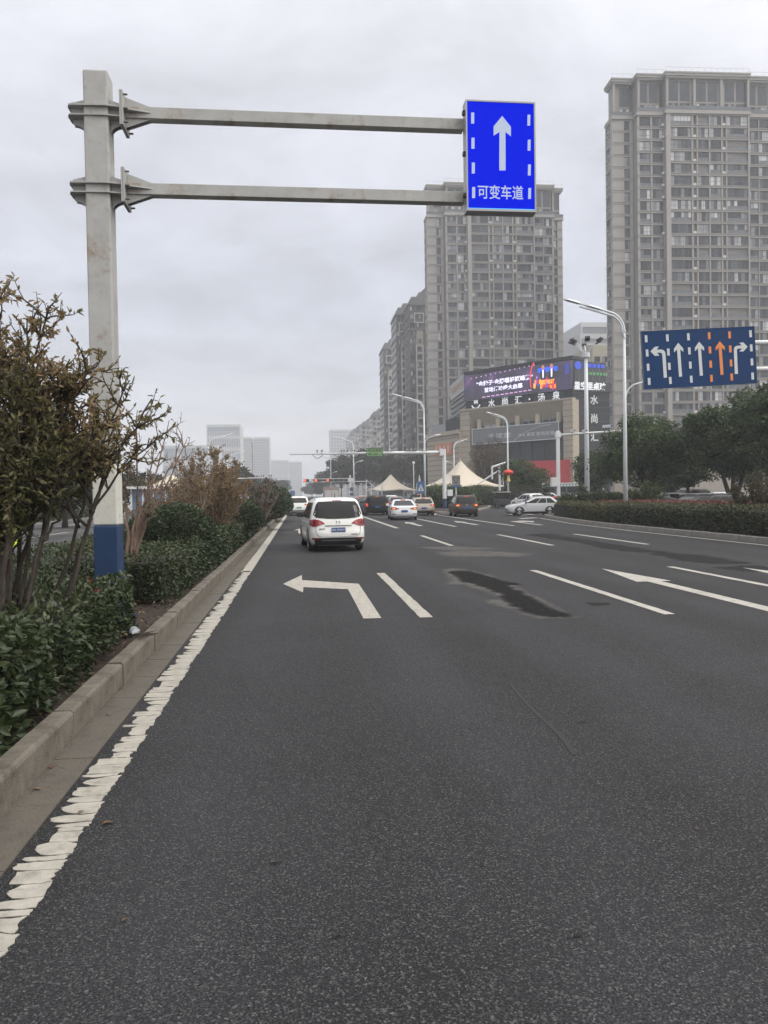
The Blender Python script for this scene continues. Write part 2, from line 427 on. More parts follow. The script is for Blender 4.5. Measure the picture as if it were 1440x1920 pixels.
while yy < 118:
    pts_l.append((-1.315 + random.uniform(-.012, .014), yy)); pts_r.append((-1.09 + random.uniform(-.004, .004), yy)); yy += .12 if yy < 45 else .8
MB().prism(pts_l + pts_r[::-1], 'z', .0015, .0055).build('paint_strip', M_PAINT, edge)

def mark(name, poly, z=.0045, m=None):
    return MB().prism(poly, 'z', .001, z).build(name, m or M_PAINTF, road)
def dash(x, y0, y1, w=.15, m=None):
    # slightly ragged outline
    l = []; r = []; n = max(4, int((y1-y0)/.25))
    for k in range(n+1):
        y = y0+(y1-y0)*k/n; l.append((x-w/2+random.uniform(-.006, .006), y)); r.append((x+w/2+random.uniform(-.006, .006), y))
    return mark('lane_dash', l + r[::-1], m=m)
XL = [1.64, 4.80, 7.80, 10.47]
dash(1.64, 10.15, 16.05, .17, M_PAINT)
for x in (4.84, 7.85): dash(x, 9.75 if x < 5 else 9.6, 15.8, .15)
for x, a, b_ in ((4.70, 23.9, 30.0), (7.66, 23.0, 29.6), (10.47, 22.5, 28.8)): dash(x, a, b_, .15)
mark('solid_line', [(4.52, 37.0), (4.72, 37.0), (4.72, 112), (4.52, 112)])
mark('solid_line', [(7.50, 37.5), (7.66, 37.5), (7.66, 112), (7.50, 112)])
mark('solid_line', [(10.30, 37.0), (10.46, 37.0), (10.46, 58), (10.30, 58)])
mark('solid_line', [(1.62, 38), (1.78, 38), (1.78, 112), (1.62, 112)])
mark('edge_line_verge', [(13.30, -5), (13.43, -5), (13.43, 30), (13.78, 38), (14.95, 47), (14.82, 47), (13.65, 38), (13.30, 30)])
mark('stop_line', [(-1.0, 112.5), (10.4, 112.5), (10.4, 113), (-1.0, 113)])
for k in range(16): mark('crossing_bar', [(-1.0+k*.75, 115), (-.6+k*.75, 115), (-.6+k*.75, 120), (-1.0+k*.75, 120)])
def gpoly(px): return [tuple(gr(a, b)[:2]) for a, b in px]
# left-turn arrow in the near lane
la = gpoly([(531,1095),(566,1078.5),(566.5,1088),(620,1091.5),(672.5,1095),(694,1127),(715,1159),(681.5,1160),(667,1132),(652.5,1105),(610,1103),(569,1101),(568,1111)])
mark('left_turn_arrow', la, m=M_PAINT)
def straight_arrow(x, y0, y1):
    yh = y1 - (y1-y0)*.40
    return mark('straight_arrow', [(x-.12, y0), (x+.12, y0), (x+.12, yh), (x+.32, yh), (x, y1), (x-.32, yh), (x-.12, yh)])
straight_arrow(6.32, 9.7, 15.75); straight_arrow(9.15, 9.5, 15.2)
straight_arrow(6.10, 39.0, 45.0); straight_arrow(9.0, 39.0, 45.0); straight_arrow(3.2, 40, 46)
straight_arrow(-.0, 33.8, 39.0)
mark('right_turn_arrow', [(11.75, 37.2), (11.95, 37.2), (11.95, 41.6), (12.5, 41.6), (12.5, 40.6), (13.0, 42.2), (12.5, 43.8), (12.5, 42.7), (11.75, 42.7)])
mark('corner_line', [(13.6, 46.5), (15.0, 47.6), (14.8, 48.2), (13.5, 47.2)])
mark('corner_line', [(10.2, 58.0), (10.9, 61.2), (10.7, 61.4), (10.0, 58.3)])
mark('corner_line', [(7.8, 55.5), (10.3, 58.2), (10.2, 58.6), (7.7, 56.0)])
for k in range(4): mark('crossing_bar', [(15.3+k*1.1, 52.5), (15.8+k*1.1, 52.5), (15.8+k*1.1, 56), (15.3+k*1.1, 56)])
# opposite road: dashes
for k in range(9):
    y0 = 6 + k*14
    for x in (-8.4, -11.6, -14.6):
        MB().prism([(x-.07, y0), (x+.07, y0), (x+.07, y0+6), (x-.07, y0+6)], 'z', -.001, .003).build('lane_dash', M_PAINTF, road_far)

# stains and patches on the asphalt: thin sheets that fade out at their rim
def stain_mat(name, col, rough, nscale, lo, hi, amt):
    m = bpy.data.materials.new(name); m.use_nodes = True; nt = m.node_tree; b = nt.nodes['Principled BSDF']; L = nt.links.new; N = nt.nodes.new
    b.inputs['Base Color'].default_value = (*col, 1); b.inputs['Roughness'].default_value = rough; b.inputs['Specular IOR Level'].default_value = .12
    a = N('ShaderNodeAttribute'); a.attribute_name = 'rnd'
    t = N('ShaderNodeTexCoord'); n = N('ShaderNodeTexNoise'); n.inputs['Scale'].default_value = nscale; n.inputs['Detail'].default_value = 7; n.inputs['Roughness'].default_value = .7
    L(t.outputs['Object'], n.inputs['Vector'])
    ad = N('ShaderNodeMath'); ad.operation = 'MULTIPLY_ADD'; ad.inputs[1].default_value = 1.5; L(n.outputs['Fac'], ad.inputs[0])
    sb = N('ShaderNodeMath'); sb.operation = 'SUBTRACT'; sb.inputs[1].default_value = .75; L(a.outputs['Fac'], sb.inputs[0]); L(sb.outputs[0], ad.inputs[2])
    mn = N('ShaderNodeMapRange'); mn.inputs['From Min'].default_value = lo; mn.inputs['From Max'].default_value = hi; mn.inputs['To Max'].default_value = amt; L(ad.outputs[0], mn.inputs['Value'])
    tr = N('ShaderNodeBsdfTransparent'); mx = N('ShaderNodeMixShader'); L(mn.outputs[0], mx.inputs[0]); L(tr.outputs[0], mx.inputs[1]); L(b.outputs[0], mx.inputs[2])
    bp = N('ShaderNodeBump'); bp.inputs['Strength'].default_value = .5; bp.inputs['Distance'].default_value = .006
    v = N('ShaderNodeTexVoronoi'); v.inputs['Scale'].default_value = 80; L(t.outputs['Object'], v.inputs['Vector']); L(v.outputs['Distance'], bp.inputs['Height']); L(bp.outputs[0], b.inputs['Normal'])
    L(mx.outputs[0], nt.nodes['Material Output'].inputs[0])
    return m
M_TAR = stain_mat('ground_off_marking', (.0085, .0085, .009), .9, 16, .05, 1.15, .85)
M_OIL = stain_mat('oil_stain', (.020, .020, .021), .7, 2.6, .42, .85, .72)
M_DUST = stain_mat('pale_dust', (.30, .28, .25), .9, 4.0, .3, 1.3, .28)
def stain(name, px, m, z=.003, grow=.25):
    P0 = [Vector((*gr(a, b)[:2], 0)) for a, b in px]; P = []
    for i, p in enumerate(P0):                      # ragged outline
        q = P0[(i+1) % len(P0)]; k_ = max(2, min(14, int((q-p).length/.12))); j_ = min(.06, grow*.5)
        for s_ in range(k_): P.append(p.lerp(q, s_/k_) + Vector((random.uniform(-j_, j_), random.uniform(-j_, j_)*1.5, 0)))
    c = sum(P, Vector()) / len(P); n = len(P)
    # inner ring = outline, outer ring = outline pushed outwards
    outer = []
    for i, p in enumerate(P):
        a, b = P[i-1], P[(i+1) % n]; t = (b-a).normalized(); nn = Vector((t.y, -t.x, 0))
        area = sum(P[k-1].x*P[k].y - P[k].x*P[k-1].y for k in range(n))
        if area < 0: nn = -nn
        outer.append(p + nn*grow)
    vs = [(p.x, p.y, z) for p in P] + [(p.x, p.y, z) for p in outer]
    fs = [tuple(range(n))] + [(k, n+k, n+(k+1) % n, (k+1) % n) for k in range(n)]
    me = bpy.data.meshes.new(name); me.from_pydata(vs, [], fs); me.materials.append(m)
    a = me.attributes.new('rnd', 'FLOAT', 'POINT'); a.data.foreach_set('value', [1.0]*n + [0.0]*n); me.update()
    return link(name, me, road)
def c6(L): return [(700+a/1.946, 960+b/1.946) for a, b in L]
stain('dust_stain', c6([(262,212),(300,205),(420,232),(560,300),(715,384),(600,384),(500,345),(420,325),(500,320),(420,285),(330,262),(280,262),(300,245)]), M_DUST, .0022, .22)
stain('ground_off_arrow', c6([(290,216),(340,216),(420,240),(518,264),(478,270),(560,312),(700,380),(610,380),(520,340),(480,302),(420,277),(330,250)]), M_TAR, .0034, .12)
stain('dust_stain', c6([(255,150),(330,140),(545,152),(520,160),(300,160)]), M_DUST, .0022, .5)
stain('dust_stain', c6([(180,130),(300,127),(420,133),(330,140)]), M_DUST, .0022, .5)
stain('oil_stain', c6([(560,82),(640,80),(720,95),(830,112),(1000,140),(1080,148),(960,146),(850,132),(760,110),(650,95)]), M_OIL, .0022, .35)
stain('oil_stain', c6([(1030,150),(1180,160),(1340,186),(1240,188),(1120,172)]), M_OIL, .0022, .5)
stain('oil_stain', c6([(1270,203),(1400,198),(1500,212),(1380,216)]), M_OIL, .0022, .4)
stain('oil_stain', c6([(790,333),(845,332),(850,339),(795,341)]), M_OIL, .0022, .08)
# sealed crack: a thin strip of smooth bitumen
crack = [(955,1280),(972,1302),(990,1322),(1010,1342),(1035,1364),(1058,1388),(1078,1416)]
cp = [gr(a, b) for a, b in crack]; l = []; r = []
for i, p in enumerate(cp):
    t = (cp[min(i+1, len(cp)-1)] - cp[max(i-1, 0)]).normalized(); nn = Vector((t.y, -t.x, 0)); w = .012 + .008*i/len(cp)
    l.append(tuple((p+nn*w)[:2])); r.append(tuple((p-nn*w)[:2]))
MB().prism(l + r[::-1], 'z', .0004, .003).build('sealed_crack', mat('bitumen_seal', (.031, .031, .033), .8, spec=.28), road)

M_CRK = mat('hairline_crack', (.010, .010, .011), .9)
def hair(px, w=.006):
    cp = [gr(a, b) for a, b in px]; fine = []
    for p, q in zip(cp, cp[1:]):
        n = max(3, int((q-p).length/.12))
        for k in range(n): fine.append(p.lerp(q, k/n) + Vector((random.uniform(-.02, .02), random.uniform(-.03, .03), 0)))
    l = []; r = []
    for i, p in enumerate(fine):
        t = (fine[min(i+1, len(fine)-1)] - fine[max(i-1, 0)]).normalized(); nn = Vector((t.y, -t.x, 0)); ww = w*random.uniform(.25, 1)
        l.append(tuple((p+nn*ww)[:2])); r.append(tuple((p-nn*ww)[:2]))
    b = MB(); n = len(l); b.v = [(x, y, .0012) for x, y in l] + [(x, y, .0012) for x, y in r]
    b.f = [[k, k+1, n+k+1, n+k] for k in range(n-1)]; b.m = [0]*(n-1); b.build('hairline_crack', M_CRK, road)
hair([(1215, 1112), (1300, 1140), (1385, 1172), (1440, 1192)], .010); hair([(590, 1088), (680, 1083), (860, 1092)], .012); hair([(810, 1050), (940, 1040), (1100, 1047)], .016)
hair([(720, 1080), (700, 1050), (672, 1020), (640, 1000)], .012); hair([(640, 1420), (700, 1408), (760, 1415)], .003)
def blot(px_, py_, r, m, n=11, el=1.6):
    c = gr(px_, py_); pts = []
    P = []
    for k in range(n): a = 2*math.pi*k/n; rr = r*random.uniform(.5, 1.1); P.append((c.x+rr*math.cos(a)*el, c.y+rr*math.sin(a)))
    vs = [(c.x, c.y, .0016)] + [(x, y, .0016) for x, y in P]
    me = bpy.data.meshes.new('oil_spot'); me.from_pydata(vs, [], [(0, 1+k, 1+(k+1) % n) for k in range(n)]); me.materials.append(m)
    a = me.attributes.new('rnd', 'FLOAT', 'POINT'); a.data.foreach_set('value', [1.0]+[0.0]*n); me.update(); link('oil_spot', me, road)
M_SPOT = stain_mat('oil_spot_stain', (.010, .010, .010), .8, 40, .3, 1.1, .6)
for a, b_, r in ((515, 1620, .04), (630, 1757, .03), (1085, 1757, .04), (905, 1625, .02), (1090, 1355, .05)): blot(a, b_, r, M_SPOT)
M_REDM = stain_mat('red_survey_paint', (.25, .03, .03), .8, 30, .5, 1.3, .5)
for a, b_ in ((495, 1168), (520, 1170), (765, 1161), (1072, 1157), (1000, 1160)): blot(a, b_, .04, M_REDM, el=2.6)
M_PALE = stain_mat('pale_scuff', (.22, .21, .20), .9, 12, .3, 1.2, .45)
for a, b_, r in ((706, 1350, .05), (950, 1285, .03), (1040, 1200, .03), (375, 1188, .22), (355, 1195, .15)): blot(a, b_, r, M_PALE)
# right verge: kerb stones, soil
def kx(y): return 13.72 + .0056*max(0.0, y-30)**2
vk = tag(link('verge_kerb', None), 'grey concrete kerb in front of the long clipped hedge', kind='structure')
vpath = [Vector((kx(y), y, 0)) for y in np.arange(-5, 48.01, 1.0)]
cc = Vector((kx(48)+1.25, 48.1, 0))
vpath += [cc + Vector((-1.25*math.cos(q), 1.25*math.sin(q), 0)) for q in np.linspace(.5, 1.57, 4)] + [Vector((cc.x+1.2, cc.y+1.27, 0))]
M_VK = mat('verge_kerb_stone', (.23, .215, .19), .85, var=.3, vscale=4, dirt=(.13, .115, .095), dscale=2)
vkm = MB().prism([(0, -.25), (0, .17), (.02, .19), (.14, .19), (.14, -.25)], 'y', .014, .986).mesh('kerb_stone', M_VK)
for p, q in zip(vpath, vpath[1:]):
    d = q-p; o = link('kerb_stone', vkm, vk, (p.x, p.y, random.uniform(-.006, .006)), math.atan2(-d.x, d.y)); o.scale = (1, d.length, 1)
MB().prism([(p.x+.02, p.y) for p in vpath] + [(p.x+.12, p.y) for p in vpath[::-1]], 'z', -.25, .165).build('kerb_bedding', MATS['joint_dark'], vk)
verge = MB().prism([(p.x+.10, p.y) for p in vpath] + [(20.0, 49.3), (18.4, 46), (18.4, -5)], 'z', -.28, .12).build('verge_bed', M_SOIL)
tag(verge, 'soil bed of the planted verge', kind='structure')
# traffic island beyond the side street
ipoly = [(10.7, 63.5), (11.2, 62.0), (12.4, 62.0), (15.8, 68), (20, 80), (24, 96), (24, 130), (10.7, 130)]
isl = MB().prism(ipoly, 'z', -.25, .17).build('traffic_island', M_VK); tag(isl, 'kerbed planted traffic island past the side street', kind='structure')
inner = [(11.0, 63.8), (12.2, 62.4), (15.5, 68.3), (19.7, 80.2), (23.7, 96.1), (23.7, 129), (11.0, 129)]
MB().prism(inner, 'z', .1, .19).build('soil', M_SOIL, isl)
# far-left pavement
MB().prism([(-60, -25), (-17, -25), (-17, 900), (-60, 900)], 'z', -.29, .12).build('opposite_pavement', M_PAVE)['kind'] = 'structure'

MB().prism([(18.5, 18), (60, 18), (60, 49.2), (20.2, 49.2), (18.5, 46)], 'z', -.29, -.02).build('parking_lot', M_ASPH2)['kind'] = 'structure'
# ------------------------------------------------------------------ buildings
def window_mat(name, dark, mid, bright, cell=.9, fr=.75):
    """panes: dark glass with blinds and curtains that differ from pane to pane"""
    m = bpy.data.materials.new(name); m.use_nodes = True; MATS[name] = m; nt = m.node_tree; b = nt.nodes['Principled BSDF']; L = nt.links.new; N = nt.nodes.new
    t = N('ShaderNodeTexCoord'); oi = N('ShaderNodeObjectInfo'); s = N('ShaderNodeSeparateXYZ'); L(t.outputs['Object'], s.inputs[0])
    d = N('ShaderNodeMath'); d.operation = 'DIVIDE'; d.inputs[1].default_value = cell; L(s.outputs['X'], d.inputs[0])
    f = N('ShaderNodeMath'); f.operation = 'FLOOR'; L(d.outputs[0], f.inputs[0])
    dz = N('ShaderNodeMath'); dz.operation = 'DIVIDE'; dz.inputs[1].default_value = 3.5; L(s.outputs['Z'], dz.inputs[0])
    fz = N('ShaderNodeMath'); fz.operation = 'FLOOR'; L(dz.outputs[0], fz.inputs[0])
    sc_ = N('ShaderNodeMath'); sc_.operation = 'MULTIPLY'; sc_.inputs[1].default_value = 917.0; L(oi.outputs['Random'], sc_.inputs[0])
    c = N('ShaderNodeCombineXYZ'); L(f.outputs[0], c.inputs[0]); L(fz.outputs[0], c.inputs[1]); L(sc_.outputs[0], c.inputs[2])
    w = N('ShaderNodeTexWhiteNoise'); L(c.outputs[0], w.inputs['Vector'])
    av = N('ShaderNodeMath'); av.operation = 'MULTIPLY_ADD'; av.inputs[1].default_value = .62; L(w.outputs['Value'], av.inputs[0])
    h = N('ShaderNodeMath'); h.operation = 'MULTIPLY'; h.inputs[1].default_value = .38; L(oi.outputs['Random'], h.inputs[0]); L(h.outputs[0], av.inputs[2])
    r = N('ShaderNodeValToRGB'); cr = r.color_ramp; cr.elements[0].color = (*dark, 1); cr.elements[0].position = .30; cr.elements[1].color = (*bright, 1); cr.elements[1].position = .93
    e = cr.elements.new(.62); e.color = (*mid, 1); L(av.outputs[0], r.inputs[0])
    # curtain folds
    wv = N('ShaderNodeTexWave'); wv.inputs['Scale'].default_value = 4.5; wv.inputs['Distortion'].default_value = 1.0; L(t.outputs['Object'], wv.inputs['Vector'])
    mr = N('ShaderNodeMapRange'); mr.inputs['To Min'].default_value = .8; mr.inputs['To Max'].default_value = 1.15; L(wv.outputs['Fac'], mr.inputs['Value'])
    vm = N('ShaderNodeVectorMath'); vm.operation = 'SCALE'; L(r.outputs[0], vm.inputs[0]); L(mr.outputs[0], vm.inputs['Scale'])
    L(vm.outputs[0], b.inputs['Base Color']); b.inputs['Roughness'].default_value = .12; b.inputs['Specular IOR Level'].default_value = .25
    return m
M_PANE = window_mat('tower_pane', (.014, .018, .026), (.070, .080, .097), (.60, .60, .60))
M_GLASSD = mat('dark_glass', (.022, .030, .045), .1, spec=.35)
M_STONE = mat('tower_stone', (.250, .235, .218), .8, var=.10, vscale=.4)
M_STONE2 = mat('tower_stone_trim', (.295, .280, .262), .8, var=.08, vscale=.5)
M_TFRAME = mat('window_frame_grey', (.05, .05, .054), .5)
M_RAILG = mat('balcony_glass', (.115, .127, .142), .3, spec=.25, var=.35, vscale=.8)
M_RECESS = mat('balcony_recess', (.06, .058, .056), .8)
M_ACW = mat('air_conditioner_white', (.55, .55, .54), .6)
M_ROOFG = mat('roof_grey', (.25, .25, .26), .8)

def win_mesh(w, h, nv, hz, kind):
    """0 pane 1 frame 2 railing glass 3 recess"""
    b = MB(); t = .055
    if kind == 'open':
        b.box(0, w, .55, .6, 0, h, 3)
        b.add([(.35, .549, .1), (w*.45, .549, .1), (w*.45, .549, h*.8), (.35, .549, h*.8)], [(0,1,2,3)], 0)
        b.add([(w*.55, .549, .1), (w-.35, .549, .1), (w-.35, .549, h*.8), (w*.55, .549, h*.8)], [(0,1,2,3)], 0)
        b.box(0, w, -.02, .02, 0, h*.40, 2); b.box(0, w, -.05, .05, h*.40, h*.40+.06, 1)
        return b.mesh('window', [M_PANE, M_TFRAME, M_RAILG, M_RECESS])
    b.add([(0, 0, 0), (w, 0, 0), (w, 0, h), (0, 0, h)], [(0, 1, 2, 3)], 0)
    b.box(0, w, -.06, .02, 0, t, 1); b.box(0, w, -.06, .02, h-t, h, 1); b.box(0, t, -.06, .02, t, h-t, 1); b.box(w-t, w, -.06, .02, t, h-t, 1)
    for k in range(1, nv): b.box(w*k/nv-t/2, w*k/nv+t/2, -.05, .02, t, h-t, 1)
    b.box(t, w-t, -.055, .02, h*hz-t/2, h*hz+t/2, 1)
    if kind == 'rail': b.box(t, w-t, -.045, -.03, t, h*hz-t, 2)
    return b.mesh('window', [M_PANE, M_TFRAME, M_RAILG, M_RECESS])
WM = {'wide': [win_mesh(5.3, 2.34, 6, .42, 'rail'), win_mesh(5.3, 2.34, 5, .45, ''), win_mesh(5.3, 2.34, 6, .42, ''), win_mesh(5.3, 2.34, 4, .4, 'open')],
      'mid': [win_mesh(2.75, 2.34, 3, .42, 'rail'), win_mesh(2.75, 2.34, 3, .42, ''), win_mesh(2.75, 2.34, 2, .45, ''), win_mesh(2.75, 2.34, 4, .4, 'open')],
      'wing': [win_mesh(2.75, 2.34, 2, .35, ''), win_mesh(2.75, 2.34, 3, .35, ''), win_mesh(2.75, 2.34, 2, .42, 'rail')],
      'narrow': [win_mesh(1.35, 2.3, 1, .5, ''), win_mesh(1.35, 2.3, 2, .35, '')],
      'side': [win_mesh(2.2, 2.1, 2, .4, 'rail'), win_mesh(2.2, 2.1, 2, .4, 'open')]}
ac_mesh = MB().box(0, .8, -.3, 0, 0, .55).mesh('air_conditioner', M_ACW)
R_ = random.Random(5)
def tower(name, label, loc, rz, nfl, z0, crown=9.6, half=False):
    """the beige apartment tower: stepped plan, centre bay of glazed balconies, two wings, ornate crown"""
    t = thing(name, label, 'apartment tower', loc, rz)
    fh = 2.95; zt = z0 + nfl*fh
    # plan segments: x0, x1, front y
    segs = [(0, 5.2, 3.6), (5.4, 12.1, 1.3), (12.1, 33.4, 0.0), (33.4, 40.0, 1.3), (40.2, 43.6, 3.6)]
    dep = lambda y: 8.2 if y > 3 else 17.0
    core = MB()
    for x0, x1, y in segs: core.box(x0+.02, x1-.02, y+.65, dep(y), 0, zt)
    core.build('core_wall', M_STONE, t)
    # piers in front of the core
    piers = [(0, 2.9, 3.6), (4.35, 5.2, 3.6), (5.4, 5.95, 1.3), (8.75, 9.2, 1.3), (11.97, 12.1, 1.3), (12.1, 13.25, -.12), (18.6, 19.0, 0), (19.9, 20.25, 0), (23.05, 23.4, 0), (26.2, 26.55, 0), (27.4, 27.7, 0), (33.05, 33.4, -.12),
             (33.4, 33.75, 1.3), (36.5, 36.7, 1.3), (39.45, 40.0, 1.3), (40.2, 40.6, 3.6), (41.95, 43.6, 3.6)]
    for x0, x1, y in piers: MB().box(x0, x1, y, y+.66, 0, zt).build('pier', M_STONE2, t)
    # spandrel band with a shadow-casting lip for every floor and segment
    bm = {}
    for si, (x0, x1, y) in enumerate(segs):
        b = MB().box(x0, x1, y+.04, y+.67, 0, .48); b.box(x0-.03, x1+.03, y-.14, y+.02, .48, .60); b.box(x0-.03, x1+.03, y-.08, y+.03, -.02, .08)
        bm[si] = b.mesh('floor_band', M_STONE2)
    for i in range(nfl+1):
        for si in range(5): link('floor_band', bm[si], t, (0, 0, z0+i*fh-.40))
    def win(kind, x, y, i, k=None):
        ms = WM[kind]
        if k is None: k = R_.choices(range(len(ms)), [1]*(len(ms)-1)+[.55 if kind in ('wide', 'mid') else 1])[0]
        link('window', ms[k], t, (x, y+.25, z0+i*fh+.20))
    for i in range(nfl):
        win('narrow', 2.95, 3.6, i); win('wing', 5.97, 1.3, i); win('wing', 9.21, 1.3, i)
        win('wide', 13.27, 0, i); win('mid', 20.27, 0, i); win('mid', 23.42, 0, i); win('wide', 27.73, 0, i)
        win('wing', 33.75, 1.3, i); win('wing', 36.7, 1.3, i); win('narrow', 40.6, 3.6, i)
    acs = MB()
    for i in range(nfl):
        for x in (19.1, 26.6):
            if R_.random() < .55: acs.box(x, x+.75, .12, .45, z0+i*fh+.25, z0+i*fh+.8)
        if R_.random() < .5: acs.box(11.4, 12.0, .75, 1.25, z0+i*fh+.2, z0+i*fh+.75)
    acs.build('air_conditioners', M_ACW, t)['kind'] = 'stuff'
    # louvred slots behind the air conditioners
    lv = MB()
    for x0, x1 in ((19.0, 19.9), (26.55, 27.4)): lv.box(x0, x1, .5, .6, z0, zt)
    lv.build('louvre_slot', mat('louvre_brown', (.11, .095, .085), .7), t)
    # left return wall with stair windows
    for i in range(nfl):
        o = link('side_window', WM['side'][i % 2], t, (-.12, 7.4, z0+i*fh+.25), -math.pi/2)
    sb = MB().box(-.16, .02, 3.6, 5.0, 0, zt); sb.box(-.16, .02, 7.6, 8.2, 0, zt)
    sb.build('side_pier', M_STONE2, t)
    sbm = MB().box(-.22, .02, 3.5, 8.2, 0, .40).mesh('side_band', M_STONE2)
    for i in range(nfl+1): link('side_band', sbm, t, (0, 0, z0+i*fh-.4))
    # cornice between shaft and crown, crown storey with tall glazing, top cornice and roof rail
    ins = .55
    cz = zt
    for x0, x1, y in segs:
        c = MB().box(x0-.3, x1+.3, y-.38, dep(y)+.3, cz-.1, cz+.55); c.box(x0-.15, x1+.15, y-.2, dep(y)+.15, cz+.55, cz+.95)
        c.build('cornice', M_STONE2, t)
        MB().box(x0-.25, x1+.25, y-.30, y-.26, cz+.95, cz+1.75).build('terrace_rail', M_RAILG, t)
        MB().box(x0+ins, x1-ins if x1 < 40 or True else x1, y+ins+.5, dep(y)-.5, cz+.9, cz+crown).build('crown_wall', M_STONE, t)
        c = MB().box(x0+.1, x1-.1, y+.05, dep(y), cz+crown-.9, cz+crown-.45); c.box(x0-.25, x1+.25, y-.25, dep(y)+.25, cz+crown-.45, cz+crown+.1); c.box(x0-.32, x1+.32, y-.42, dep(y)+.4, cz+crown+.1, cz+crown+.45)
        c.build('top_cornice', M_STONE2, t)
        rr = MB()
        for xx in np.linspace(x0, x1, max(3, int((x1-x0)/1.5))): rr.box(xx-.03, xx+.03, y-.2, y-.14, cz+crown+.45, cz+crown+1.5)
        rr.box(x0-.2, x1+.2, y-.2, y-.14, cz+crown+1.45, cz+crown+1.55)
        rr.build('roof_rail', mat('roof_rail_white', (.55, .56, .58), .5), t)
    cols = [(5.9, 1.3, 2), (13.2, 0, 2), (20.3, 0, 2), (27.6, 0, 2), (33.9, 1.3, 2), (2.2, 3.6, 1), (40.5, 3.6, 1)]
    tallm = MB(); tallm.add([(0,0,0), (2.5,0,0), (2.5,0,4.6), (0,0,4.6)], [(0,1,2,3)], 0); tallm.box(1.2, 1.28, -.04, .02, 0, 4.6, 1); tallm.box(-.05, 2.55, -.06, .02, -.08, 0, 1); tallm.box(-.05, 2.55, -.06, .02, 4.6, 4.68, 1)
    tallm = tallm.mesh('crown_window', [M_GLASSD, M_TFRAME])
    shortm = WM['mid'][1]
    for x0, y, n in cols:
        for k in range(n):
            xx = x0 + k*2.95
            link('crown_window', tallm, t, (xx, y+ins+.47, cz+3.6)); o = link('crown_window', shortm, t, (xx, y+ins+.47, cz+1.0)); o.scale = (.9, 1, .85)
    for x0, x1, y in segs:
        for xx in np.arange(x0+.3, x1, 6.9): MB().box(xx, xx+.5, y+.25, y+ins+.52, cz+.95, cz+crown-.9).build('crown_pilaster', M_STONE2, t)
    # stone base
    for x0, x1, y in segs:
        MB().box(x0-.35, x1+.35, y-.5, dep(y)+.2, 0, z0-1.2).build('stone_base', mat('base_stone', (.30, .26, .22), .8, var=.15, vscale=.6), t)
        MB().box(x0-.5, x1+.5, y-.75, dep(y)+.3, z0-1.2, z0-.7).build('base_cornice', M_STONE2, t)
    return t
pA = at(1155, 900, 187)
tower('apartment_tower', 'beige apartment tower cropped by the right edge, behind the blue lane board', (pA.x, 184, -.3), math.radians(-2.0), 29, 9.0)
pB = at(808, 900, 240)
tower('apartment_tower', 'beige apartment tower standing behind the LED sign and the mall', (pB.x, 237, -.3), 0.0, 27, 8.6)

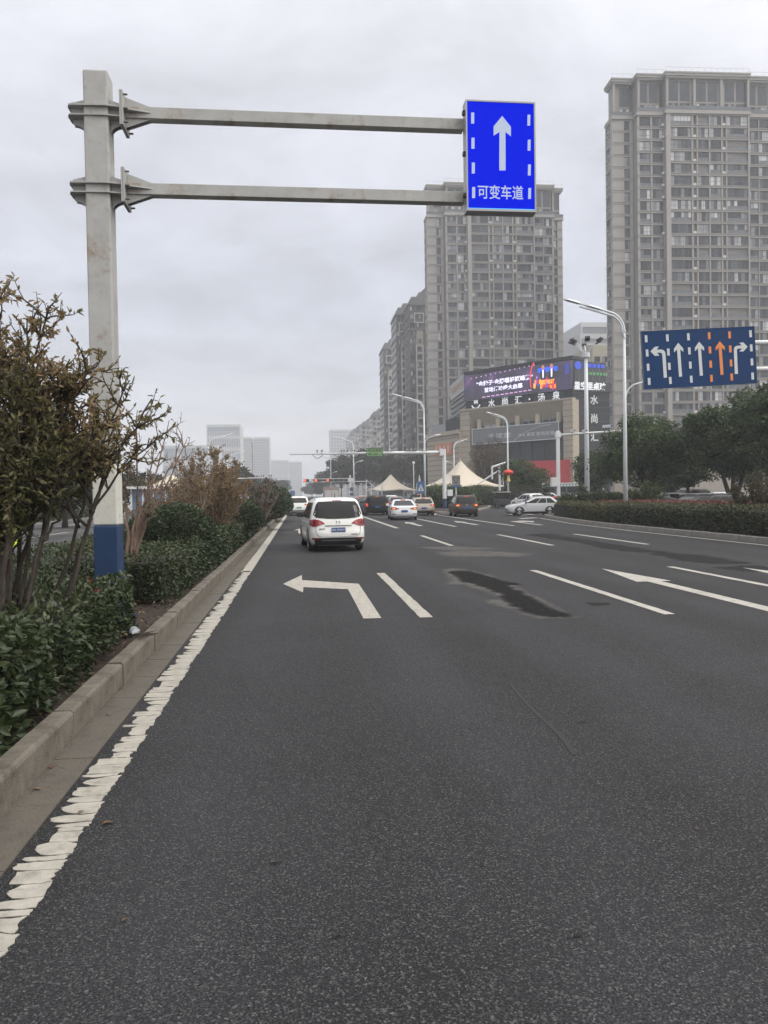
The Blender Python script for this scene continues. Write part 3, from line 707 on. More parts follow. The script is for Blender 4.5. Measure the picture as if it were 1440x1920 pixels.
# row of brown-beige apartment blocks along the road behind
M_BRICK = mat('block_brown', (.095, .083, .076), .85, var=.15, vscale=.5)
M_BEIGE = mat('block_beige', (.34, .305, .26), .85, var=.08, vscale=.5)
M_WTRIM = mat('block_white_trim', (.55, .54, .53), .6)
M_MANS = mat('mansard_grey', (.13, .13, .14), .7, var=.15, vscale=.6)
bw2 = MB(); bw2.add([(0,0,0), (2.2,0,0), (2.2,0,1.7), (0,0,1.7)], [(0,1,2,3)], 0)
for a in ((0, 2.2, 0, .1), (0, 2.2, 1.6, 1.7)): bw2.box(a[0], a[1], -.05, .02, a[2], a[3], 1)
for a in (0, 1.05, 2.1): bw2.box(a, a+.1, -.05, .02, .1, 1.6, 1)
BWM = bw2.mesh('window', [M_PANE, M_TFRAME])
def block(name, label, X0, Y0, W, D, nfl, fh=2.9, fine=True, steps=3, tint=None):
    """slab block seen from its narrow end: brown corner bays, beige panel, white balcony ladder, stepped mansard top"""
    t = thing(name, label, 'apartment block', (X0, Y0, -.3))
    H_ = nfl*fh; br = M_BRICK if tint is None else tint
    MB().box(0, W, 0, D, 0, H_).build('wall', br, t)
    # beige strip in the middle of the end wall, stopping below the top
    MB().box(W*.30, W*.62, -.25, 0, 0, H_-4.5*fh).build('beige_panel', M_BEIGE, t)
    MB().prism([(W*.30, H_-4.5*fh), (W*.62, H_-4.5*fh), (W*.62, H_-3.2*fh), (W*.52, H_-2.9*fh), (W*.36, H_-3.1*fh)], 'y', -.24, 0).build('beige_gable', M_BEIGE, t)
    # mansard crown with a stepped outline
    MB().prism([(-.5, H_), (W+.5, H_), (W+.3, H_+2.6), (W*.86, H_+4.4), (W*.45, H_+4.4), (W*.42, H_+2.8), (W*.12, H_+2.8), (0, H_+1.2)], 'y', -.5, D).build('mansard_roof', M_MANS, t)
    MB().box(-.35, W+.35, -.4, D+.3, H_-3.1*fh, H_-3.1*fh+.5).build('cornice', M_MANS, t)
    cols = [W*.05, W*.36, W*.72] if fine else [W*.06, W*.36, W*.72]
    for i in range(nfl):
        z = i*fh+.75
        for j, x in enumerate(cols):
            y = -.27 if (j == 1 and i < nfl-4) else -.02
            o = link('window', BWM, t, (x, y, z)); o.scale = (W*.20/2.2, 1, 1)
    # square white window surround near the top
    b = MB(); zc = H_-1.6*fh; xc = W*.36+W*.10; s = 1.5
    b.box(xc-s, xc+s, -.45, -.3, zc+s, zc+s+.25); b.box(xc-s, xc+s, -.45, -.3, zc-s-.25, zc-s); b.box(xc-s-.25, xc-s, -.45, -.3, zc-s-.25, zc+s+.25); b.box(xc+s, xc+s+.25, -.45, -.3, zc-s-.25, zc+s+.25)
    b.build('window_surround', M_WTRIM, t)
    # white balcony ladder
    lb = MB(); x0, x1 = W*.33, W*.60
    lb.box(x0-.25, x0+.05, -1.0, -.85, 0, H_-5*fh); lb.box(x1-.05, x1+.25, -1.0, -.85, 0, H_-5*fh); lb.build('balcony_mullion', M_WTRIM, t)
    sl = MB().box(x0-.25, x1+.25, -1.05, -.25, 0, .30).mesh('balcony_slab', M_WTRIM); rl = MB().box(x0+.05, x1-.05, -.99, -.94, .30, 1.0).mesh('balcony_rail', M_RAILG)
    for i in range(1, nfl-5):
        link('balcony_slab', sl, t, (0, 0, i*fh)); link('balcony_rail', rl, t, (0, 0, i*fh))
    # side facing the road
    lb = MB()
    for i in range(nfl):
        for k in range(int(D/4)): lb.box(-.06, 0, 1.2+k*4, 3.2+k*4, i*fh+.8, i*fh+2.4)
    o = lb.build('side_windows', M_GLASSD, t); o['kind'] = 'stuff'
    return t
for (pl, pr, ptop, Y, lab) in ((771, 812, 545, 276, 'brown block with white window square, tucked against the left of the middle tower'),
                               (747, 776, 572, 292, 'brown and beige block, second from the middle tower'),
                               (722, 749, 636, 345, 'brown and beige block with white balcony ladder, third from the middle tower'),
                               (700, 725, 768, 440, 'pale low block with grey balconies beside the third brown block'),
                               (680, 704, 782, 500, 'grey mansard block, left of the pale low block'),
                               (669, 684, 794, 570, 'hazy mansard block in the middle of the far row'),
                               (659, 671, 806, 640, 'hazy narrow mansard block near the far end of the row'),
                               (651, 661, 816, 710, 'last and palest mansard block of the far row')):
    a, b_ = at(pl, 900, Y), at(pr, 900, Y); Hh = at(pl, ptop, Y).z
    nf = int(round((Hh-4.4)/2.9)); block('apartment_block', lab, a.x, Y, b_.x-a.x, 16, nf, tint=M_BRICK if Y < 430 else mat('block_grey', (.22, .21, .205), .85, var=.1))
p1, p2 = at(801, 900, 300), at(792, 540, 300)
# slim tower sliver between the row and the middle tower
t = thing('apartment_block', 'narrow dark sliver of a tall block touching the left edge of the middle tower', 'apartment block', (at(792, 900, 290).x, 290, -.3))
MB().prism([(0, 0), (9, 0), (9, at(800, 528, 290).z), (2.5, at(795, 536, 290).z), (0, at(792, 548, 290).z)], 'y', 0, 14).build('wall', M_BRICK, t)
MB().box(-.2, 9, -.3, 14.2, at(795, 560, 290).z, at(795, 557, 290).z).build('cornice', M_MANS, t)

# far hazy slabs
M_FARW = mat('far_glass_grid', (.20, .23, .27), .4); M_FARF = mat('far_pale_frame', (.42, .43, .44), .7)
def slab(name, label, pl, pr, pt, Y, nv, nh, depth=30, fin=True, m=None, cat='office block'):
    a, b_ = at(pl, 900, Y), at(pr, 900, Y); W = b_.x-a.x; H_ = at((pl+pr)/2, pt, Y).z
    t = thing(name, label, cat, (a.x, Y, -.3)); MB().box(0, W, 0, depth, 0, H_).build('glass_wall', m or M_FARW, t)
    MB().box(-.3, W+.3, -.3, depth, H_, H_+2).build('parapet', M_FARF, t)
    MB().box(-.3, .02*W, -.5, depth, 0, H_).build('corner_pier', M_FARF, t); MB().box(.98*W, W+.3, -.5, depth, 0, H_).build('corner_pier', M_FARF, t)
    fm = MB().box(0, W/nv*.32, -.6, 0, 0, H_-3).mesh('fin', M_FARF)
    for k in range(1, nv): link('fin', fm, t, (W*k/nv, 0, 0))
    hm_ = MB().box(0, W, -.35, 0, 0, H_/nh*.3).mesh('floor_band', M_FARF)
    if nh:
        for k in range(1, nh): link('floor_band', hm_, t, (0, 0, H_*k/nh))
    return t
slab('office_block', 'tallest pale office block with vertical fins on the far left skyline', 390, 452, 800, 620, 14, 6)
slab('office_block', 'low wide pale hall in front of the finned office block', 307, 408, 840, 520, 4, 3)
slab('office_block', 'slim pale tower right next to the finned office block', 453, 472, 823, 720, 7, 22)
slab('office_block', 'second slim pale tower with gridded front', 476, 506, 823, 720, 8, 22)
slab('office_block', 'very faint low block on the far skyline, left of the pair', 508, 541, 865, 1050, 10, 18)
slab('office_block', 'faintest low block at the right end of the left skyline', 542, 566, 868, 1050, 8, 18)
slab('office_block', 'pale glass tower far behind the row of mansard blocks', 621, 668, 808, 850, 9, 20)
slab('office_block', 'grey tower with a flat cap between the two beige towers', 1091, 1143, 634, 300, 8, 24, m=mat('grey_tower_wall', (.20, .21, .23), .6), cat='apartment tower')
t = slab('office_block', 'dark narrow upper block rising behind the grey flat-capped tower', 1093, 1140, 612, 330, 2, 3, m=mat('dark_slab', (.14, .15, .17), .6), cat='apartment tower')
M_YEL = mat('pale_yellow_wall', (.50, .46, .36), .8, var=.1)
t = thing('apartment_block', 'cream apartment block showing between the flood mast and the right tower', 'apartment block', (at(1113, 900, 230).x, 230, -.3))
W = at(1145, 900, 230).x-at(1113, 900, 230).x; H_ = at(1120, 645, 230).z
MB().box(0, W, 0, 14, 0, H_).build('wall', M_YEL, t)
for i in range(4, int(H_/3)):
    for k in range(2): o = link('window', BWM, t, (.6+k*2.6, -.03, i*3.0-.5)); o.scale = (.8, 1, 1)

# ------------------------------------------------------------------ shopping mall with the video wall
M_MSTONE = mat('mall_stone', (.36, .315, .25), .8, var=.12, vscale=.6)
M_MDARK = mat('mall_dark_cladding', (.028, .031, .038), .55, spec=.15, var=.15, vscale=.5)
M_MGLASS = mat('mall_glass', (.030, .038, .050), .15, spec=.3, var=.2, vscale=.3)
M_MGREY = mat('mall_grey_panel', (.16, .165, .175), .5, var=.08)
M_LTW = glow_mat('white_sign_letters', (.85, .88, .92), .75)
M_LTD = mat('painted_sign_letters', (.62, .64, .66), .5)
aL, aR = at(872, 900, 158), at(1074, 900, 138.5)
vec = aR-aL; vec.z = 0; MW = vec.length; ang = math.atan2(vec.y, vec.x)
mall = thing('shopping_mall', 'stone and glass shopping mall with a huge video wall on its front', 'mall', (aL.x, aL.y, -.3), ang)
def mz(px, py):       # local coords on the front plane: u (0..MW), z
    r = ROWS @ np.array([(px-CX)/FPX, -(py-CY)/FPX, -1.0])
    # intersect the facade plane
    n = Vector((math.sin(ang), -math.cos(ang), 0)); d = Vector(r)
    tt = (aL - Vector((0, 0, CAM_H))).dot(n) / d.dot(n) if abs(d.dot(n)) > 1e-9 else 0
    P = Vector((0, 0, CAM_H)) + d*tt
    q = P-aL; return q.dot(vec.normalized()), P.z+.3
zc = lambda px, py: mz(px, py)[1]
scr_t, scr_b = (zc(874, 704)+zc(1072, 676))/2, (zc(874, 747)+zc(1072, 730))/2
bandb = (zc(874, 768)+zc(1074, 745))/2
MB().box(0, MW, 1.6, 6, 0, bandb).build('body_wall', M_MGLASS, mall)
MB().box(0, MW, .6, 5, bandb, scr_t+.3).build('upper_wall', M_MDARK, mall)
MB().box(-.15, MW+.15, .25, 5.1, scr_t+.3, scr_t+.9).build('parapet', M_MDARK, mall)
# sloping stone canopy under the video wall and end pylons
MB().add([(-.8, -.6, bandb-.3), (MW+.4, -.6, bandb-.3), (MW-1.6, 1.55, bandb-3.6), (1.6, 1.55, bandb-3.6)], [(3, 2, 1, 0)]).build('canopy_soffit', M_MSTONE, mall)
MB().box(-.8, MW+.4, -.62, .6, bandb-.3, bandb).build('canopy_edge', M_MSTONE, mall)
b = MB().box(-.8, 1.7, -.4, 4, 0, bandb-.3); b.build('pylon', M_MSTONE, mall)
b = MB().box(MW-1.6, MW+.4, -.5, 4, 0, bandb-.3); b.build('pylon', M_MSTONE, mall)
for x0, x1 in ((-.8, 1.7), (MW-1.6, MW+.4)):
    for z in np.arange(1.5, bandb-1, 1.1): MB().box(x0-.004, x1+.004, -.53 if x0 > 1 else -.43, 0, z, z+.05).build('stone_joint', mat('joint_dark', (.04, .035, .03), .95), mall)
# column storey
zt_, zb_ = bandb-2.9, (zc(900, 826)+zc(1050, 808))/2
for k in range(5):
    u = MW*(.13+.185*k); MB().cyl((u, .9, zb_-1), (u, .9, zt_+.6), .55, n=14).build('column', M_MSTONE, mall, smooth=True)
    if k < 4:
        x0, x1 = u+.75, MW*(.13+.185*(k+1))-.75
        fr = MB(); 
        for a0, a1 in ((x0, x0+.15), (x1-.15, x1), ((x0+x1)/2-.06, (x0+x1)/2+.06)): fr.box(a0, a1, 1.25, 1.4, zb_-.6, zt_+.2)
        wo = MB().add([(x0, 1.45, zb_-.6), (x1, 1.45, zb_-.6), (x1, 1.45, zt_+.2), (x0, 1.45, zt_+.2)], [(0,1,2,3)]).build('shop_window', M_GLASSD if k else mat('curtained_glass', (.38, .37, .36), .4), mall)
        fr.build('window_frame', mat('teal_frame', (.25, .33, .36), .5), wo)
text('lettering', 'FY', M_LTD, mall, (mz(1038, 773)[0], 1.15, mz(1038, 773)[1]), height=1.5)
# grey advertising band with lettering
u0, u1 = mz(888, 820)[0], mz(1049, 800)[0]; zt2 = (zc(888, 806)+zc(1049, 791))/2; zb2 = (zc(888, 833)+zc(1049, 822))/2
ad = MB().box(u0, u1, -.35, 1.5, zb2, zt2).build('advert_band', M_MGREY, mall)
fr = MB(); fr.box(u0-.1, u1+.1, -.42, -.36, zt2, zt2+.12); fr.box(u0-.1, u1+.1, -.42, -.36, zb2-.12, zb2); fr.box(u0-.12, u0, -.42, -.36, zb2, zt2); fr.box(u1, u1+.12, -.42, -.36, zb2, zt2); fr.build('band_edge', M_LTD, ad)
text('lettering', 'SPA 采耳 影院足道', M_LTD, ad, (u0+(u1-u0)*.755, -.37, (zb2*.62+zt2*.38)), width=(u1-u0)*.40, height=(zt2-zb2)*.24)
text('lettering', '千足堂', M_LTD, ad, (u0+(u1-u0)*.33, -.37, (zb2*.55+zt2*.45)), width=(u1-u0)*.27, height=(zt2-zb2)*.32)
sw_ = MB(); pts = [(u0+(u1-u0)*(.50+.42*s), -.38, zb2+(zt2-zb2)*(.02+.86*(1-(1-s)**2.2))) for s in np.linspace(0, 1, 12)]; sw_.tube(pts, .035, 4); sw_.build('swoosh', M_LTD, ad)
# lower glazing lines and red hoarding
for z in np.arange(3.6, zb2, 1.5): MB().box(1.7, MW-1.6, 1.5, 1.6, z, z+.12).build('mullion', M_MDARK, mall)
for k in range(9): MB().box(1.7+k*(MW-3.3)/8, 1.8+k*(MW-3.3)/8, 1.48, 1.59, .3, zb2).build('mullion', M_MDARK, mall)
u2, u3 = mz(985, 880)[0], mz(1071, 880)[0]
rh = MB().box(u2, u3+.2, -.9, -.7, .4, (zc(990, 866)+zc(1070, 861))/2).build('red_hoarding', mat('hoarding_red', (.45, .035, .045), .6, var=.12, vscale=1), mall)
text('lettering', '水尚汇', M_LTD, rh, (u2+(u3-u2)*.66, -.92, 3.6), width=3.0, height=.75)
# the video wall itself
def video_mat():
    m = bpy.data.materials.new('video_wall_picture'); m.use_nodes = True; nt = m.node_tree; b = nt.nodes['Principled BSDF']; L = nt.links.new; N = nt.nodes.new
    t = N('ShaderNodeTexCoord'); n = N('ShaderNodeTexNoise'); n.inputs['Scale'].default_value = .35; n.inputs['Detail'].default_value = 4; L(t.outputs['Object'], n.inputs['Vector'])
    r = N('ShaderNodeValToRGB'); cr = r.color_ramp; cr.elements[0].position = .35; cr.elements[0].color = (.018, .016, .028, 1); cr.elements[1].position = .78; cr.elements[1].color = (.20, .07, .24, 1)
    e = cr.elements.new(.58); e.color = (.045, .035, .10, 1); L(n.outputs['Fac'], r.inputs[0]); L(r.outputs[0], b.inputs['Emission Color']); b.inputs['Emission Strength'].default_value = 1.0
    b.inputs['Base Color'].default_value = (.02, .02, .022, 1); b.inputs['Roughness'].default_value = .5
    return m
vw = MB().box(.1, MW-.1, -.15, .55, scr_b-.2, scr_t).build('video_wall', video_mat(), mall)
def vu(px, py): q = mz(px, py); return q
def vtext(s, pa, pb, hpx, m, bold=0):
    a, b_ = vu(*pa), vu(*pb); w = b_[0]-a[0]; hh = hpx/FPX*148
    o = text('screen_lettering', s, m, vw, ((a[0]+b_[0])/2, -.17, (a[1]+b_[1])/2), width=w, height=hh, bold=bold); return o
M_SCW = glow_mat('screen_white', (.85, .80, 1.0), 1.3); M_SCP = glow_mat('screen_pink', (.95, .55, .9), .7)
vtext('“金种子·金牌唱将巅峰赛”', (894, 721), (1000, 706), 10.5, M_SCW, .03)
vtext('首场活动盛大启幕', (909, 731.5), (981, 723), 10, M_SCW, .03)
M_SCO = glow_mat('screen_orange', (1.0, .40, .05), 1.3); M_SCB = glow_mat('screen_blue', (.02, .10, .95), 1.2); M_SCR = glow_mat('screen_red', (.95, .03, .05), 1.1)
vtext('金牌唱将', (1011, 718), (1041, 714), 9, M_SCO, .02)
vtext('巅峰赛', (1017, 725), (1034, 723), 6, M_SCR, .02)
def vrect(name, x0, y0, x1, y1, m, yy=-.16):
    a, b_ = vu(x0, y0), vu(x1, y1); return MB().box(min(a[0], b_[0]), max(a[0], b_[0]), yy-.01, yy, min(a[1], b_[1]), max(a[1], b_[1])).build(name, m, vw)
for k in range(14):
    px_ = 884+k*9; py_ = 709-k*1.95
    vrect('stage_light', px_, py_, px_+2, py_+2, M_SCP)
for k in range(11):
    px_ = 905+k*8.6; py_ = 744-k*1.3; vrect('small_print', px_, py_, px_+6, py_+1.3, M_SCP)
# two presenters drawn on the screen: plain silhouettes with suit and face
for px_ in (1019, 1035):
    yy0 = 690-(px_-1019)*.16
    a = vu(px_, yy0); g = link('presenter_picture', None, vw, (a[0], -.165, a[1]))
    MB().prism([(-.55, -2.2), (.55, -2.2), (.6, -.7), (.3, -.35), (-.3, -.35), (-.6, -.7)], 'y', -.006, 0).build('suit', mat('screen_black', (.01, .01, .012), .5), g)
    MB().prism([(-.14, -1.9), (.14, -1.9), (.2, -.38), (-.2, -.38)], 'y', -.012, -.007).build('shirt', M_SCW, g)
    MB().disc((0, -.012, .12), .34, 'y', 12, rx=.46).build('face', glow_mat('screen_skin', (.75, .30, .18), .7), g)
    MB().disc((0, -.009, .28), .38, 'y', 12, rx=.42).build('hair', MATS['screen_black'], g)
vrect('blue_glow', 1009, 700, 1046, 686, M_SCB, -.152); vrect('blue_glow', 1060, 702, 1068, 682, glow_mat('screen_dim_blue', (.03, .06, .35), .8), -.152)
b = MB(); q0 = vu(1003, 712); b.tube([(q0[0]+.9*math.cos(t), -.17, q0[1]+3.2*math.sin(t)) for t in np.linspace(1.6, 3.6, 10)], .12, 4); b.build('red_arc', M_SCR, vw)
for k in range(26):
    px_ = R_.uniform(1000, 1045); vrect('confetti', px_, R_.uniform(705, 730), px_+R_.uniform(1, 3), R_.uniform(706, 731), R_.choice([M_SCO, M_SCR, M_SCB]), -.154)
# letters on the band under it
def blet(s, px_, py_, hpx):
    a = vu(px_, py_); text('letter', s, M_LTW, mall, (a[0], .5, a[1]), height=hpx/FPX*148, bold=.02)
for s, px_, py_ in (('水', 919, 755.5), ('尚', 944, 752), ('汇', 969, 749.5), ('·', 990, 748), ('汤', 1012, 745), ('泉', 1040, 741)): blet(s, px_, py_, 16 if s != '·' else 4)
a = vu(890, 759); o = MB(); o.tube([(1.05*math.cos(t), 0, .9*math.sin(t)) for t in np.linspace(math.pi*1.08, math.pi*1.92, 12)], .13, 5); o.tube([(-.28, 0, .1), (-.28, 0, .75)], .17, 6); o.tube([(.28, 0, .1), (.28, 0, .75)], .17, 6)
o.build('emblem', M_LTW, mall, (a[0], .4, a[1]+.2))
for k in range(24): MB().box(k*MW/24+.02, k*MW/24+.10, .52, .6, bandb, scr_b-.2).build('band_joint', M_MGLASS, mall)
# right dark wing
rw = at(1146, 900, 141); r0 = aR.copy()
v2 = rw-r0; v2.z = 0; a2 = math.atan2(v2.y, v2.x); W2 = v2.length
wing = link('dark_wing', None, mall)
wing.matrix_parent_inverse = Matrix.Identity(4)
inv = Matrix.Translation(mall.location) @ Matrix.Rotation(ang, 4, 'Z')
wing.matrix_local = inv.inverted() @ (Matrix.Translation((r0.x, r0.y, -.3)) @ Matrix.Rotation(a2, 4, 'Z'))
tz = lambda py: at(1110, py, 139.5).z+.3
MB().box(.35, W2, .3, 25, 0, tz(714)).build('lower_wall', M_MDARK, wing)
MB().box(.35, W2-.6, .5, 25, tz(714), tz(677)).build('upper_glass', mat('wing_glass', (.055, .065, .075), .3, spec=.2, var=.2), wing)
for z in np.arange(2, tz(714), 1.3): MB().box(.3, W2+.03, .24, .3, z, z+.12).build('cladding_joint', mat('wing_joint', (.03, .032, .036), .5), wing)
for k in range(6): MB().box(.35+k*(W2-1)/5, .43+k*(W2-1)/5, .44, .5, tz(714), tz(677)).build('mullion', M_MGREY, wing)
MB().box(.3, W2+.05, .05, .28, tz(733.5), tz(714.5)).build('sign_panel', mat('sign_black', (.015, .015, .018), .4), wing)
text('lettering', '星空里桌球', M_LTW, wing, (W2*.47, .03, tz(723.5)), width=W2*.82, height=tz(716)-tz(731.5), bold=.035)
for s, py_ in (('水', 749), ('尚', 784), ('汇', 818)): text('letter', s, M_LTD, wing, (W2*.58, .12, tz(py_)), height=tz(0)-tz(18), bold=.02)
M_BLU = glow_mat('sign_blue_letters', (.03, .09, .75), .7); M_GRN = glow_mat('sign_green_letters', (.10, .45, .16), .5)
MB().disc((W2*.2, .42, tz(685)), .75, 'y', 16).build('round_logo', M_BLU, wing)
for k in range(5): MB().box(W2*(.34+.115*k), W2*(.34+.115*k)+.75, .36, .42, tz(688), tz(681)).build('blue_letter_block', M_BLU, wing)
for k in range(6): MB().box(W2*(.40+.09*k), W2*(.40+.09*k)+.5, .36, .42, tz(702), tz(697)).build('green_letter_block', M_GRN, wing)
# left wing: louvred grey cheek with gold characters, and the low stone podium
lw = at(846, 900, 176); v3 = lw-aL; v3.z = 0
lwg = link('louvred_wing', None, mall); a3 = math.atan2(-v3.y, -v3.x); W3 = v3.length
lwg.matrix_local = inv.inverted() @ (Matrix.Translation((lw.x, lw.y, -.3)) @ Matrix.Rotation(a3, 4, 'Z'))
z1, z2 = at(860, 712, 167).z+.3, at(860, 742, 167).z+.3
MB().box(0, W3-.4, .4, 12, 0, z2).build('louvre_wall', M_MGREY, lwg)
MB().box(0, W3-.4, .1, 12, z2, z1).build('sign_wall', mat('sign_wall_grey', (.33, .34, .35), .6), lwg)
for z in np.arange(8, z2, 1.1): MB().box(0, W3-.4, .05, .4, z, z+.45).build('louvre', mat('louvre_grey', (.09, .095, .10), .5), lwg)
text('lettering', '中国平安', mat('gold_letters', (.42, .20, .07), .5), lwg, (W3*.5, .03, (z1+z2)/2), width=W3*.8, height=(z1-z2)*.5, bold=.02)
pd0, pd1 = at(802, 900, 172), at(862, 900, 158)
pod = thing('stone_podium', 'low stone podium building with an orange banner beside the mall', 'building', (pd0.x, pd0.y, -.3), math.atan2(pd1.y-pd0.y, pd1.x-pd0.x))
Wp = (pd1-pd0).to_2d().length; zp = at(835, 815, 165).z
MB().box(0, Wp, 0, 20, 0, zp).build('wall', M_MSTONE, pod)
MB().box(-.4, Wp, -.4, 20, zp, zp+.8).build('cornice', M_MSTONE, pod)
MB().box(Wp*.45, Wp, 1.2, 20, zp+.8, zp+3.6).build('dark_penthouse', M_MDARK, pod)
MB().box(0, Wp*.45, 1.2, 20, zp+.8, zp+2.8).build('grey_penthouse', mat('penthouse_grey', (.22, .235, .26), .5), pod)
for z in np.arange(1.4, zp, 1.1): MB().box(0, Wp, -.03, 0, z, z+.08).build('stone_joint', MATS['joint_dark'], pod)
ob = MB().box(Wp*.28, Wp*.80, -.25, -.04, zp-4.2, zp-1.6).build('orange_banner', mat('banner_orange', (.50, .20, .11), .6, var=.15), pod)
for k in range(4): MB().box(Wp*(.31+.125*k), Wp*(.31+.125*k)+.5, -.3, -.251, zp-3.6, zp-2.2).build('banner_figure', mat('banner_pale', (.6, .5, .42), .6), ob)
# ------------------------------------------------------------------ near gantry pole with the LED lane sign
M_GALV = mat('grey_painted_steel', (.37, .37, .355), .55, var=.16, vscale=4, dirt=(.22, .15, .08), dscale=3.4, dlo=.53, dhi=.74)
M_GALV2 = mat('grey_bracket_steel', (.36, .36, .35), .5, var=.10, vscale=5, dirt=(.16, .13, .10), dscale=4, dlo=.62, dhi=.85)
M_WPAINT = mat('white_pole_paint', (.56, .55, .50), .6, var=.10, vscale=6, dirt=(.16, .14, .10), dscale=14, dlo=.58, dhi=.72)
M_BPAINT = mat('blue_pole_paint', (.010, .034, .095), .5, var=.2, vscale=4, dirt=(.06, .085, .13), dscale=9, dlo=.6, dhi=.85)
M_WHITE = mat('white_steel', (.62, .63, .64), .4, var=.06, vscale=2)
M_BOLT = mat('dark_bolt', (.12, .12, .12), .4, metal=.6)
M_BLACK = mat('black_plastic', (.02, .02, .022), .45)
YP = 10.05
pL = at(177, 1085, YP); W_ = .30
px0 = pL.x; ptop = at(190, 130, YP).z; zblue = at(200, 985, YP).z; zwhite = at(200, 868, YP).z
gp = thing('gantry_pole', 'square grey steel gantry pole with blue base holding two long horizontal arms', 'pole', (px0 + W_/2, YP + W_/2, .10))
h = W_/2; gz = .10
def col(z0, z1, m, name, e=0.0, top=False):
    return MB().box(-h-e, h+e, -h-e, h+e, z0-gz, z1-gz).build(name, m, gp, bevel=.02)
col(.02, zblue, M_BPAINT, 'blue_base', .0025)
col(zblue, zwhite, M_WPAINT, 'white_band', .0015)
col(zwhite, ptop, M_GALV, 'column')
MB().box(-.27, .27, -.27, .27, .0, .025).build('base_plate', M_BPAINT, gp)
for sx, sy in ((1, 0), (-1, 0), (0, -1), (0, 1)):
    pr = [(h, .025), (h+.1, .025), (h+.1, .08), (h, .3)]
    b = MB().prism(pr, 'y', -.008, .008)
    a = math.atan2(sy, sx); b.v = [(x*math.cos(a)-y*math.sin(a), x*math.sin(a)+y*math.cos(a), z) for x, y, z in b.v]
    b.build('base_gusset', M_BPAINT, gp)
arm_end = at(872, 237, YP).x - gp.location.x
for (ya, yb) in ((200, 221), (343, 363.5)):
    za = at(268, (ya+yb)/2, YP+.08).z - gz          # centre height of the arm
    t = .072
    br = link('bracket', None, gp, (0, 0, za))
    # square tube sleeve through the column and its end cap on the left
    MB().box(-h-.16, h+.145, -.085, .085, -.085, .085).build('sleeve', M_GALV2, br)
    # horizontal stiffener plate all round the column
    hp = [(-h-.20, -.09), (-h-.17, -.17), (h-.03, -h-.045), (h+.145, -.16), (h+.145, .16), (h-.03, h+.045), (-h-.17, .17), (-h-.20, .09)]
    MB().prism(hp, 'z', .012, .030).build('stiffener_plate', M_GALV2, br)
    MB().prism([(x, y*.93) for x, y in hp], 'z', -.100, -.086).build('stiffener_plate', M_GALV2, br)
    # vertical gussets: straight slope above, concave curve below, on both sides
    up_l = [(-h-.005, .03), (-h-.15, .03), (-h-.15, .10), (-h-.005, .14)]
    up_r = [(h+.005, .03), (h+.005, .15), (h+.145, .10), (h+.145, .03)]
    cur = lambda s: [(s*(h+.005), -.10), (s*(h+.005), -.29)] + [(s*(h+.005+.145*(1-math.cos(q))), -.29+.12*math.sin(q)) for q in [math.pi/2*k/6 for k in range(1, 7)]] + [(s*(h+.15), -.10)]
    for yy in (-.04, .04):
        for pl in (up_l, up_r, cur(-1), cur(1)):
            MB().prism(pl, 'y', yy-.006, yy+.006).build('gusset', M_GALV2, br)
    # pair of bolted flange plates
    for x0 in (h+.145, h+.168):
        MB().box(x0, x0+.020, -.20, .20, -.215, .215).build('flange_plate', M_GALV2, br, bevel=.004)
    bm = MB().cyl((0, 0, 0), (.055, 0, 0), .013, n=6).mesh('bolt', M_BOLT)
    for yy in (-.16, 0, .16):
        for zz in (-.17, .17): link('bolt', bm, br, (h+.185, yy, zz))
    for yy in (-.16, .16): link('bolt', bm, br, (h+.185, yy, 0))
    # arm with tapered ribs behind the flange
    MB().box(h+.19, arm_end, -t, t, -t, t).build('arm', M_GALV, br, bevel=.006)
    for yy in (-.04, .04):
        MB().prism([(h+.19, t-.002), (h+.19, .19), (h+.52, t-.002)], 'y', yy-.006, yy+.006).build('arm_rib', M_GALV2, br)
        MB().prism([(h+.19, -t+.002), (h+.52, -t+.002), (h+.19, -.19)], 'y', yy-.006, yy+.006).build('arm_rib', M_GALV2, br)
    MB().prism([(h+.19, -.17), (h+.52, -t+.002), (h+.52, t-.002), (h+.19, .17)], 'z', -.008, .008).build('arm_plate', M_GALV2, br)

